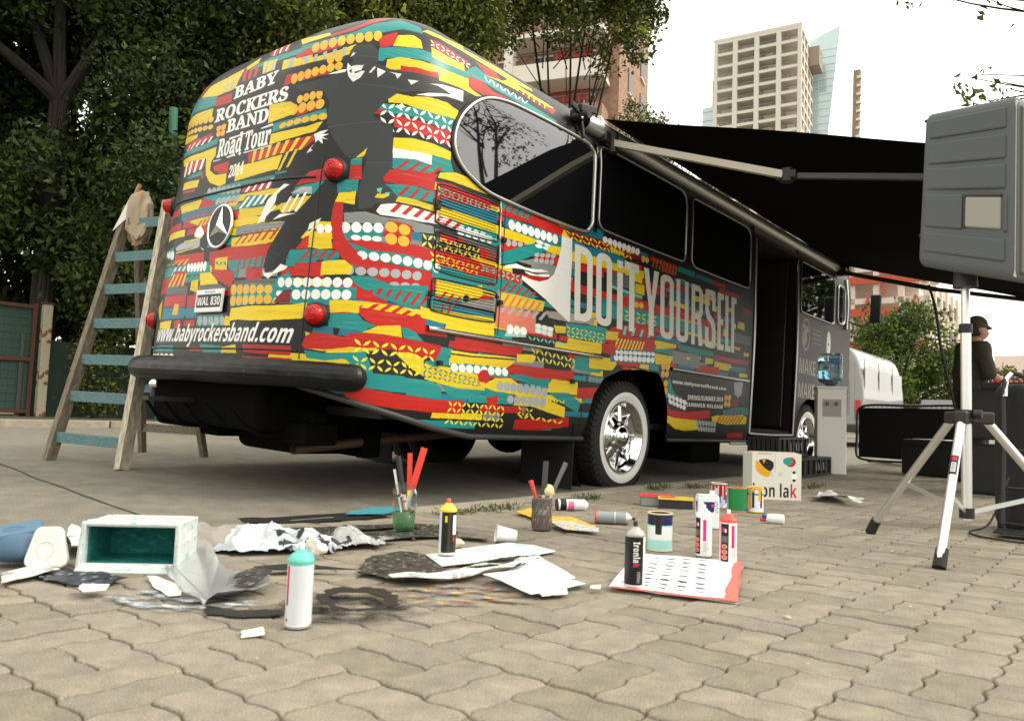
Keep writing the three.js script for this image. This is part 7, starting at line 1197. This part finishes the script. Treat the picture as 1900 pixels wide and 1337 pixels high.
// ---- spray cans
function sprayCan(name, label, o) {
  const c = thing(name, label, 'spray can', o.pos, o.turn ?? 0, 'spray cans on the pavement'), r = 0.0325, body = new THREE.Group(); void body;
  const t = canvasTex(256, 256, (x) => o.draw(x)), k = o.k ?? 1, h = 0.155 * k;
  const b = part(c, 'can_body', new THREE.CylinderGeometry(r, r, h, 36, 1, true), M([1, 1, 1], 0.32, { map: t, metal: 0.05 }), [0, 0.006 + h / 2, 0]); void b;
  part(c, 'base_rim', lathe([[0, 0.004], [r * 0.9, 0.004], [r * 0.97, 0], [r * 1.04, 0.003], [r * 1.02, 0.009], [r, 0.01]], 32), o.base ?? ALU);
  part(c, 'shoulder', lathe([[r, 0], [r * 1.03, 0.003], [r * 1.02, 0.007], [r * 0.96, 0.011], [r * 0.84, 0.017], [r * 0.62, 0.023], [r * 0.46, 0.0255], [r * 0.43, 0.031], [0, 0.032]], 32), o.dome, [0, 0.005 + h, 0]);
  if (o.nozzle) { const n = part(c, 'nozzle', lathe([[0.006, 0], [0.0075, 0.004], [0.0075, 0.014], [0.006, 0.017], [0, 0.017]], 16), o.nozzle, [0, 0.036 + h, 0]); part(n, 'jet', at(cyl(0.0018, 0.0018, 0.003, 8), 0, 0.01, 0.0078, Math.PI / 2), BLACK); }
  if (o.lie) { c.rotation.set(...o.lie); }
  return c;
}
const fill = (x, c) => { x.fillStyle = c; x.fillRect(0, 0, 256, 256); };
const smallText = (x, u, v, w, n, col) => { x.fillStyle = col; const r = mulberry(u + v); for (let i = 0; i < n; i++) x.fillRect(u, v + i * 6, w * (0.6 + 0.4 * r()), 2); };
const yellowP = M([0.72, 0.52, 0.05], 0.45), tealP = M([0.12, 0.5, 0.42], 0.45), redP = M([0.62, 0.07, 0.05], 0.45), whiteP = M([0.74, 0.74, 0.72], 0.4), blackP = M([0.02, 0.02, 0.02], 0.4);
sprayCan('spray_can', 'white spray can with teal top and red stripe standing by the ring cutout', { pos: [-1.655, 0.002, -1.19], turn: -1.9, dome: tealP, nozzle: whiteP, draw: x => { fill(x, '#ced2d8'); x.fillStyle = '#b01440'; x.fillRect(66, 12, 12, 160); x.fillStyle = '#5fb6a4'; x.fillRect(0, 0, 256, 10); smallText(x, 96, 24, 62, 20, '#c2c6cc'); smallText(x, 176, 24, 50, 26, '#c2c6cc'); x.fillStyle = '#b01440'; x.fillRect(66, 226, 12, 10); } });
sprayCan('spray_can', 'black and white spray can with yellow shoulder on the mint stencil', { pos: [-2.055, 0.016, -2.13], turn: -1.56, dome: yellowP, nozzle: M([0.75, 0.12, 0.12], 0.4), draw: x => { fill(x, '#17150f'); x.fillStyle = '#cfd2d6'; x.fillRect(0, 0, 62, 256); x.fillStyle = '#3a3222'; x.fillRect(96, 0, 12, 256); x.fillStyle = '#d8c81e'; x.fillRect(80, 24, 12, 40); x.fillStyle = '#d8d8d8'; x.fillRect(120, 20, 26, 120); smallText(x, 8, 20, 44, 30, '#a4a8b0'); x.fillStyle = '#b01440'; x.fillRect(122, 150, 12, 30); } });
sprayCan('spray_can', 'black spray can with upright white lettering on the slotted stencil', { pos: [-1.285, 0.014, -2.2], turn: -2.91, dome: M([0.42, 0.4, 0.36], 0.4, { metal: 0.6 }), nozzle: blackP, draw: x => { fill(x, '#0d0d0d'); x.fillStyle = '#e4e4e4'; x.fillRect(178, 0, 40, 256); x.fillStyle = '#1c1c20'; x.fillRect(110, 0, 6, 256); x.save(); x.translate(134, 24); x.rotate(Math.PI / 2); x.fillStyle = '#ececec'; x.font = 'bold 38px sans-serif'; x.fillText('Ironla', 0, 0); x.fillStyle = '#e0187a'; x.fillText('k', 112, 0); x.restore(); smallText(x, 150, 180, 18, 10, '#cfcfcf'); } });
const boxLabel = (x, band) => { fill(x, '#e2e2e0'); x.fillStyle = band; x.fillRect(104, 6, 6, 236); x.fillStyle = '#101012'; x.fillRect(112, 8, 40, 236); x.fillStyle = '#e4147c'; x.fillRect(122, 34, 10, 26); x.fillStyle = '#e8e8e8'; x.fillRect(134, 40, 8, 22); x.fillStyle = '#5a5a5a'; x.fillRect(116, 84, 32, 40); for (let i = 0; i < 3; i++) { x.fillStyle = '#f0a090'; x.beginPath(); x.arc(132, 150 + i * 34, 14, 0, 7); x.fill(); x.fillStyle = '#e03020'; x.beginPath(); x.arc(132, 150 + i * 34, 9, 0, 7); x.fill(); } x.fillStyle = '#d81a70'; x.fillRect(166, 18, 16, 140); smallText(x, 168, 170, 30, 10, '#8a8a8a'); };
sprayCan('spray_can', 'white spray can with red shoulder and pink striped black label', { pos: [-1.265, 0.004, -2.87], turn: 3.0, dome: redP, nozzle: whiteP, draw: x => boxLabel(x, '#e01870') });
sprayCan('spray_can', 'white spray can with white shoulder and pink striped black label', { pos: [-1.405, 0.004, -2.95], turn: 2.55, dome: whiteP, nozzle: whiteP, draw: x => boxLabel(x, '#7a1040') });
sprayCan('spray_can', 'fallen white and pink spray can with its base turned to the jar', { pos: [-2.69, 0.034, -3.69], lie: [Math.PI / 2 - 0.0, 0, 1.2, 'YXZ'], dome: whiteP, base: blackP, draw: x => { fill(x, '#dfe2e4'); x.fillStyle = '#e06c92'; x.fillRect(0, 96, 160, 60); x.fillStyle = '#111'; x.fillRect(0, 170, 256, 60); } });
sprayCan('spray_can', 'fallen bare silver spray can with a red end', { pos: [-2.24, 0.034, -3.42], lie: [Math.PI / 2, 0, 1.6, 'YXZ'], k: 1.0, dome: ALU, nozzle: blackP, base: redP, draw: x => { fill(x, '#8a9090'); x.fillStyle = '#c9cccc'; x.fillRect(0, 90, 256, 8); x.fillStyle = '#e6e6e2'; x.fillRect(90, 0, 30, 256); x.fillStyle = '#3c9cd0'; x.fillRect(96, 60, 18, 60); x.fillStyle = '#101010'; x.fillRect(124, 0, 26, 256); } });
for (const c of scene.children) if (c.name === 'spray_can_005') { c.rotation.set(0, 0, 0); c.quaternion.setFromUnitVectors(V3(0, 1, 0), V3(0.68, 0.0, -0.73).normalize()); } else if (c.name === 'spray_can_006') { c.quaternion.setFromUnitVectors(V3(0, 1, 0), V3(0.86, 0.0, -0.5).normalize()); }
// ---- paint tins
function tin(label, o) { const t = thing('paint_tin', label, 'paint tin', o.pos, o.turn ?? 0, 'paint tins on the pavement'), r = o.r, h = o.h; part(t, 'tin_body', new THREE.CylinderGeometry(r, r, h, 36, 1, true), M([1, 1, 1], 0.35, { map: canvasTex(256, 256, o.draw), side: THREE.DoubleSide }), [0, h / 2 + 0.002, 0]); part(t, 'rim', merge(at(new THREE.TorusGeometry(r, 0.0035, 8, 36), 0, h, 0, Math.PI / 2), at(new THREE.TorusGeometry(r, 0.003, 8, 36), 0, 0.004, 0, Math.PI / 2), at(new THREE.RingGeometry(r * 0.8, r, 36), 0, h + 0.001, 0, -Math.PI / 2)), o.rim ?? ALU); part(t, 'paint_surface', at(new THREE.CircleGeometry(r * 0.97, 30), 0, h * 0.82, 0, -Math.PI / 2), o.paint); part(t, 'tin_base', at(new THREE.CircleGeometry(r, 30), 0, 0.004, 0, -Math.PI / 2), ALU); return t; }
const drip = (x, col, u, w, n) => { x.fillStyle = col; const r = mulberry(u); for (let i = 0; i < n; i++) { const a = u + (i + r() * 0.5) * w / n, l = 60 + r() * 190; x.beginPath(); x.roundRect(a, -10, 8 + r() * 14, l, 7); x.fill(); } x.fillRect(u, 0, w, 20); };
tin('open paint tin with navy band, pale mint label and black drips', { pos: [-1.61, 0, -2.96], r: 0.052, h: 0.155, turn: 2.5, paint: blackP, rim: M([0.6, 0.5, 0.3], 0.5), draw: x => { fill(x, '#9fd6cf'); x.fillStyle = '#dfe6e2'; x.fillRect(0, 90, 256, 90); x.fillStyle = '#141c50'; x.fillRect(0, 0, 256, 80); x.fillStyle = '#cfd4e8'; x.fillRect(66, 44, 24, 14); drip(x, '#080808', 140, 40, 3); } });
tin('paint tin with red paint run over its blue and white label', { pos: [-2.17, 0, -4.76], r: 0.055, h: 0.15, paint: redP, draw: x => { fill(x, '#c8d4e4'); x.fillStyle = '#2850a0'; for (let i = 0; i < 6; i++) x.fillRect(10 + i * 44, 120, 18, 90); drip(x, '#b01410', 0, 256, 14); } });
tin('paint tin with green label and orange rim among the tins', { pos: [-1.98, 0, -4.62], r: 0.055, h: 0.145, paint: M([0.5, 0.25, 0.05], 0.5), rim: M([0.6, 0.25, 0.12], 0.5), draw: x => { fill(x, '#1c8040'); x.fillStyle = '#d8b0a0'; x.fillRect(70, 90, 90, 130); x.fillStyle = '#b83c20'; x.fillRect(76, 60, 60, 26); x.fillStyle = '#10206a'; x.beginPath(); x.ellipse(110, 240, 60, 24, 0, 0, 7); x.fill(); smallText(x, 78, 120, 60, 10, '#7a5040'); } });
tin('paint tin with yellow drips over a blue and white label by the carton', { pos: [-1.9, 0, -4.7], r: 0.05, h: 0.15, paint: yellowP, rim: yellowP, draw: x => { fill(x, '#dfe6ee'); x.fillStyle = '#2c7cc0'; x.fillRect(0, 60, 256, 18); x.fillStyle = '#14203c'; for (let i = 0; i < 6; i++) x.fillRect(i * 42, 30, 12, 180); drip(x, '#e0a41c', 0, 256, 9); } });
{
  const t = thing('paint_carton', 'white rectangular can with navy splash behind the spray cans', 'can', [-1.77, 0, -3.75], 0.7), m = canvasTex(256, 256, x => { fill(x, '#e3e6ea'); x.fillStyle = '#14206a'; x.beginPath(); x.moveTo(60, 40); x.lineTo(200, 40); x.lineTo(190, 120); x.lineTo(120, 130); x.closePath(); x.fill(); x.fillStyle = '#d85020'; x.beginPath(); x.arc(170, 70, 14, 0, 7); x.fill(); for (let i = 0; i < 6; i++) { x.fillStyle = '#1c2a80'; x.beginPath(); x.arc(214 + (i % 2) * 18, 40 + i * 16, 7, 0, 7); x.fill(); } x.fillStyle = '#9cc8e4'; x.fillRect(0, 150, 60, 100); });
  part(t, 'can_body', box(0.11, 0.165, 0.07, 0.008), M([1, 1, 1], 0.4, { map: m }), [0, 0.0835, 0]); part(t, 'lid', box(0.1, 0.008, 0.06, 0.003), whiteP, [0, 0.17, 0]); part(t, 'cap', cyl(0.014, 0.014, 0.02, 14), whiteP, [0.025, 0.184, 0]);
  for (const [p, r, c1, c2, l] of [[[-2.46, 0, -4.47], 0.6, redP, M([0.25, 0.27, 0.26], 0.5), 'paint tray with a red painted rim near the kerb'], [[-2.31, 0, -4.44], 0.5, yellowP, blackP, 'paint tray with a yellow rim and black sides near the kerb']]) { const q = thing('paint_tray', l, 'tray', p, r); part(q, 'tray_wall', merge(at(box(0.2, 0.055, 0.006), 0, 0.03, 0.06), at(box(0.2, 0.055, 0.006), 0, 0.03, -0.06), at(box(0.006, 0.055, 0.12), 0.1, 0.03, 0), at(box(0.006, 0.055, 0.12), -0.1, 0.03, 0)), c2); part(q, 'tray_base', box(0.194, 0.006, 0.114), c2, [0, 0.006, 0]); part(q, 'rim', merge(at(box(0.215, 0.012, 0.014, 0.004), 0, 0.06, 0.062), at(box(0.215, 0.012, 0.014, 0.004), 0, 0.06, -0.062), at(box(0.014, 0.012, 0.11, 0.004), 0.102, 0.06, 0), at(box(0.014, 0.012, 0.11, 0.004), -0.102, 0.06, 0)), c1); part(q, 'paint', box(0.19, 0.02, 0.11), c1, [0, 0.018, 0]); }
  const b = thing('squeeze_bottle', 'small fallen white bottle with red and blue cap', 'bottle', [-1.6, 0.028, -4.24], 0.3); part(b, 'bottle', at(lathe([[0, 0], [0.022, 0.002], [0.027, 0.012], [0.028, 0.07], [0.024, 0.09], [0.012, 0.1], [0, 0.1]], 24), -0.01, 0, 0, 0, 0, Math.PI / 2), whiteP, [0.06, 0, 0]); part(b, 'cap', at(cyl(0.012, 0.014, 0.03, 14), -0.065, -0.006, 0, 0, 0, Math.PI / 2), redP); part(b, 'blue_tip', new THREE.SphereGeometry(0.014, 12, 8), M([0.02, 0.08, 0.35], 0.5), [-0.055, 0.012, 0.01]);
  const cb = thing('carton_box', 'white cardboard box printed with splashes and large black letters', 'box', [-2.15, 0, -5.62], 0.72), fx = canvasTex(512, 512, x => { x.fillStyle = '#d9d6cc'; x.fillRect(0, 0, 512, 512); x.fillStyle = '#b4ac9a'; x.fillRect(236, 0, 6, 210); x.fillRect(60, 0, 140, 16); x.fillStyle = '#dba012'; x.beginPath(); x.moveTo(40, 80); x.quadraticCurveTo(20, 190, 70, 220); x.quadraticCurveTo(130, 270, 170, 260); x.lineTo(210, 180); x.closePath(); x.fill(); x.fillStyle = '#0d0d0d'; x.beginPath(); x.moveTo(66, 80); x.quadraticCurveTo(160, 40, 220, 100); x.quadraticCurveTo(240, 170, 180, 196); x.quadraticCurveTo(110, 160, 66, 80); x.fill(); x.fillStyle = '#dba012'; x.beginPath(); x.moveTo(104, 70); x.lineTo(140, 70); x.lineTo(122, 116); x.fill(); x.fillStyle = '#b01418'; x.beginPath(); x.ellipse(400, 92, 52, 54, 0.3, 0, 7); x.fill(); x.fillStyle = '#1f9488'; x.beginPath(); x.ellipse(372, 84, 52, 42, 0, 0, 7); x.fill(); x.fillStyle = '#0b0b0b'; x.beginPath(); x.arc(436, 206, 17, 0, 7); x.arc(436, 290, 17, 0, 7); x.fill(); x.fillStyle = '#efeee8'; x.beginPath(); x.arc(436, 248, 30, 0, 7); x.fill(); smallText(x, 180, 220, 40, 6, '#a09a8c'); smallText(x, 270, 206, 60, 8, '#a09a8c'); x.save(); x.transform(0.74, 0, 0, 1.15, 0, 0); x.font = 'bold 170px sans-serif'; x.fillStyle = '#0d0d0d'; x.fillText('iron la', 0, 416); const w = x.measureText('iron la').width; x.fillStyle = '#c0142e'; x.fillText('k', w, 416); x.restore(); });
  const mats = [WHITE, WHITE, WHITE, WHITE, M([1, 1, 1], 0.7, { map: fx }), WHITE]; const cx = part(cb, 'carton', new THREE.BoxGeometry(0.36, 0.335, 0.2), mats, [0, 0.1685, 0]); part(cx, 'flap', box(0.34, 0.004, 0.1, 0.001), M([0.55, 0.48, 0.36], 0.8), [0, 0.17, 0.04], [0.08, 0, 0]);
}
{ // tumbled cup
  const c = thing('plastic_cup', 'white plastic cup lying on its side on the paving', 'cup', [-2.13, 0.034, -2.57], 0); const g = lathe([[0, 0.001], [0.024, 0.001], [0.026, 0.003], [0.035, 0.085], [0.037, 0.088], [0.035, 0.089], [0.033, 0.085], [0.0245, 0.005], [0, 0.004]], 32); part(c, 'cup_wall', g, whiteP); part(c, 'rolled_rim', at(new THREE.TorusGeometry(0.0362, 0.002, 8, 32), 0, 0.088, 0, Math.PI / 2), whiteP); c.quaternion.setFromUnitVectors(V3(0, 1, 0), V3(-0.66, 0.13, 0.75).normalize()); c.position.set(-2.1, 0.031, -2.6);
}
// ---- jars of brushes
function brush(label, a, b, o) { const t = thing('paint_brush', label, 'brush', [0, 0, 0], 0, 'brushes standing in the jars'); const L = (s) => a.map((x, i) => x + (b[i] - x) * s); if (o.flat) part(t, 'handle', plank(L(0.45), b, o.w, o.w * 0.45, [0.6, 0, -0.6]), o.m); else part(t, 'handle', bar(L(0.45), b, o.w * 0.4, o.w * 0.55), o.m); part(t, 'ferrule', bar(L(0.25), L(0.46), o.w * 0.45, o.w * 0.42), ALU); part(t, 'bristles', bar(a, L(0.26), o.w * 0.3, o.w * 0.45), M([0.2, 0.14, 0.08], 0.95)); if (o.head) part(t, 'head', at(new THREE.SphereGeometry(o.head, 14, 10), ...b), o.hm); return t; }
{
  const glass = M([0.86, 0.9, 0.87], 0.06, { phys: true, transmission: 1, thickness: 0, ior: 1.45 }), j = thing('glass_jar', 'tall clear glass jar of green rinse water and brushes', 'jar', [-2.59, 0.012, -2.4]);
  part(j, 'glass', lathe([[0, 0], [0.048, 0], [0.052, 0.006], [0.05, 0.03], [0.051, 0.1], [0.05, 0.18], [0.046, 0.195], [0.047, 0.21]], 36), glass); part(j, 'thread_ring', merge(...[0.188, 0.2, 0.21].map(y => at(new THREE.TorusGeometry(0.0475, 0.0022, 8, 36), 0, y, 0, Math.PI / 2))), glass);
  part(j, 'green_water', lathe([[0, 0.008], [0.045, 0.008], [0.047, 0.03], [0.047, 0.085], [0, 0.085]], 32), M([0.3, 0.62, 0.3], 0.05, { phys: true, transmission: 0.75, thickness: 0.08, ior: 1.33, attenuationColor: new THREE.Color(0.25, 0.6, 0.25), attenuationDistance: 0.06 })); const rnd = mulberry(5), cols = [redP, yellowP, tealP, whiteP, blackP]; for (let i = 0; i < 16; i++) { const a = rnd() * 6.28, y = 0.09 + rnd() * 0.1; part(j, 'paint_smear', at(box(0.006 + rnd() * 0.012, 0.006 + rnd() * 0.02, 0.002), Math.sin(a) * 0.0515, y, Math.cos(a) * 0.0515, 0, a, rnd()), cols[i % 5]); }
  const red = M([0.72, 0.05, 0.03], 0.35); brush('broad red handled brush leaning right in the clear jar', [-2.6, 0.03, -2.39], [-2.535, 0.385, -2.455], { m: red, w: 0.03, flat: true }); brush('slim red handled brush upright in the clear jar', [-2.58, 0.03, -2.42], [-2.585, 0.36, -2.415], { m: red, w: 0.022, flat: true }); brush('black handled brush leaning left in the clear jar', [-2.57, 0.03, -2.41], [-2.62, 0.345, -2.375], { m: blackP, w: 0.024 }); brush('short white stick brush in the clear jar', [-2.58, 0.03, -2.39], [-2.635, 0.285, -2.37], { m: whiteP, w: 0.012 });
  const k = thing('ribbed_jar', 'paint crusted spiral ribbed jar holding brushes', 'jar', [-2.27, 0.002, -3.0]), rib = M([1, 1, 1], 0.3, { map: stainTex([92, 84, 78], [[140, 134, 128], [120, 58, 46]], 4, 6) }); part(k, 'jar_wall', uvBox(lathe([[0, 0], [0.042, 0], [0.046, 0.006], [0.046, 0.15], [0.043, 0.155], [0.041, 0.15], [0.041, 0.01], [0, 0.008]], 32), 0.2), rib); for (let i = 0; i < 10; i++) { const pts = []; for (let s = 0; s <= 10; s++) { const a = i / 10 * 6.283 + s * 0.11; pts.push([Math.sin(a) * 0.0465, 0.012 + s * 0.0128, Math.cos(a) * 0.0465]); } part(k, 'spiral_rib', tube(pts, 0.0045, 20, 6), rib); }
  brush('tall dark handled brush upright in the ribbed jar', [-2.27, 0.03, -3.0], [-2.262, 0.33, -3.01], { m: M([0.05, 0.045, 0.04], 0.5), w: 0.026, flat: true }); brush('grey handled brush leaning right from the ribbed jar', [-2.28, 0.03, -2.99], [-2.2, 0.325, -3.09], { m: M([0.12, 0.125, 0.125], 0.4), w: 0.022 }); brush('short red handled brush leaning left in the ribbed jar', [-2.26, 0.03, -3.01], [-2.318, 0.235, -2.965], { m: redP, w: 0.022 }); brush('round headed white and yellow roller in the ribbed jar', [-2.27, 0.05, -3.02], [-2.262, 0.185, -3.035], { m: whiteP, w: 0.02, head: 0.034, hm: M([0.7, 0.6, 0.3], 0.6) });
}
// ---- grass in the joints by the kerb
{
  const bladeGeo = (() => { const g = leafClump(26, 0.05, 0.07, 0.005, 77, -0.9), p = g.attributes.position; for (let i = 0; i < p.count; i++) p.setY(i, Math.max(0, p.getY(i) * 0.55)); return g; })();
  [[-2.9, -3.3, 'grass tuft by the kerb behind the yellow tape', 12], [-2.9, -4.25, 'grass tuft by the kerb behind the fallen white can', 6], [-3.02, -5.55, 'grass tuft at the kerb beside the rear wheel', 7], [-2.9, -5.85, 'dry grass tuft at the kerb near the paint tins', 6], [-2.3, -6.9, 'grass tuft in the paving before the step crates', 7]].forEach(([x, z, l, n], i) => { const im = shade(new THREE.InstancedMesh(bladeGeo, M(i === 3 ? [0.2, 0.16, 0.07] : [0.11, 0.15, 0.035], 0.8, { side: THREE.DoubleSide }), n)), d = new THREE.Object3D(), r = mulberry(90 + i); for (let k = 0; k < n; k++) { d.position.set((r() - 0.5) * 0.1, -0.004, (r() - 0.5) * 0.055 * n); d.rotation.y = r() * 6.28; const s = 0.6 + 0.6 * r(); d.scale.set(s, s * 0.8, s); d.updateMatrix(); im.setMatrixAt(k, d.matrix); } im.name = numbered('grass_tuft'); im.position.set(x, 0, z); im.userData.kind = 'stuff'; tag(im, l, 'grass'); scene.add(im); });
  const lr = mulberry(123), lg = new THREE.PlaneGeometry(0.03, 0.014, 2, 1); lg.attributes.position.setZ(1, 0.004); lg.attributes.position.setZ(4, 0.004); lg.rotateX(-Math.PI / 2); const lm = shade(new THREE.InstancedMesh(lg, M([0.3, 0.2, 0.1], 0.9, { side: THREE.DoubleSide }), 150)), d = new THREE.Object3D(), c = new THREE.Color(); for (let i = 0; i < 150; i++) { const road = i % 3 === 0, x = road ? -3.5 - lr() * 6 : -3 + lr() * 3.4, z = -0.6 - lr() * 9; d.position.set(x, (road ? roadY(x) : 0.003) + 0.006, z); d.rotation.set((lr() - 0.5) * 0.5, lr() * 6.28, 0); const s = 0.25 + lr() * 0.6; d.scale.set(s, s, s); d.updateMatrix(); lm.setMatrixAt(i, d.matrix); const k = lr(); c.setRGB(k < 0.5 ? 1 : 1.7, k < 0.5 ? 0.8 : 1.8, k < 0.5 ? 0.6 : 2.2); lm.setColorAt(i, c); } lm.name = 'fallen_leaves'; lm.userData.kind = 'stuff'; tag(lm, 'small dry leaves and specks scattered on road and paving', 'leaves'); scene.add(lm);
}
renderer.render(scene, camera);
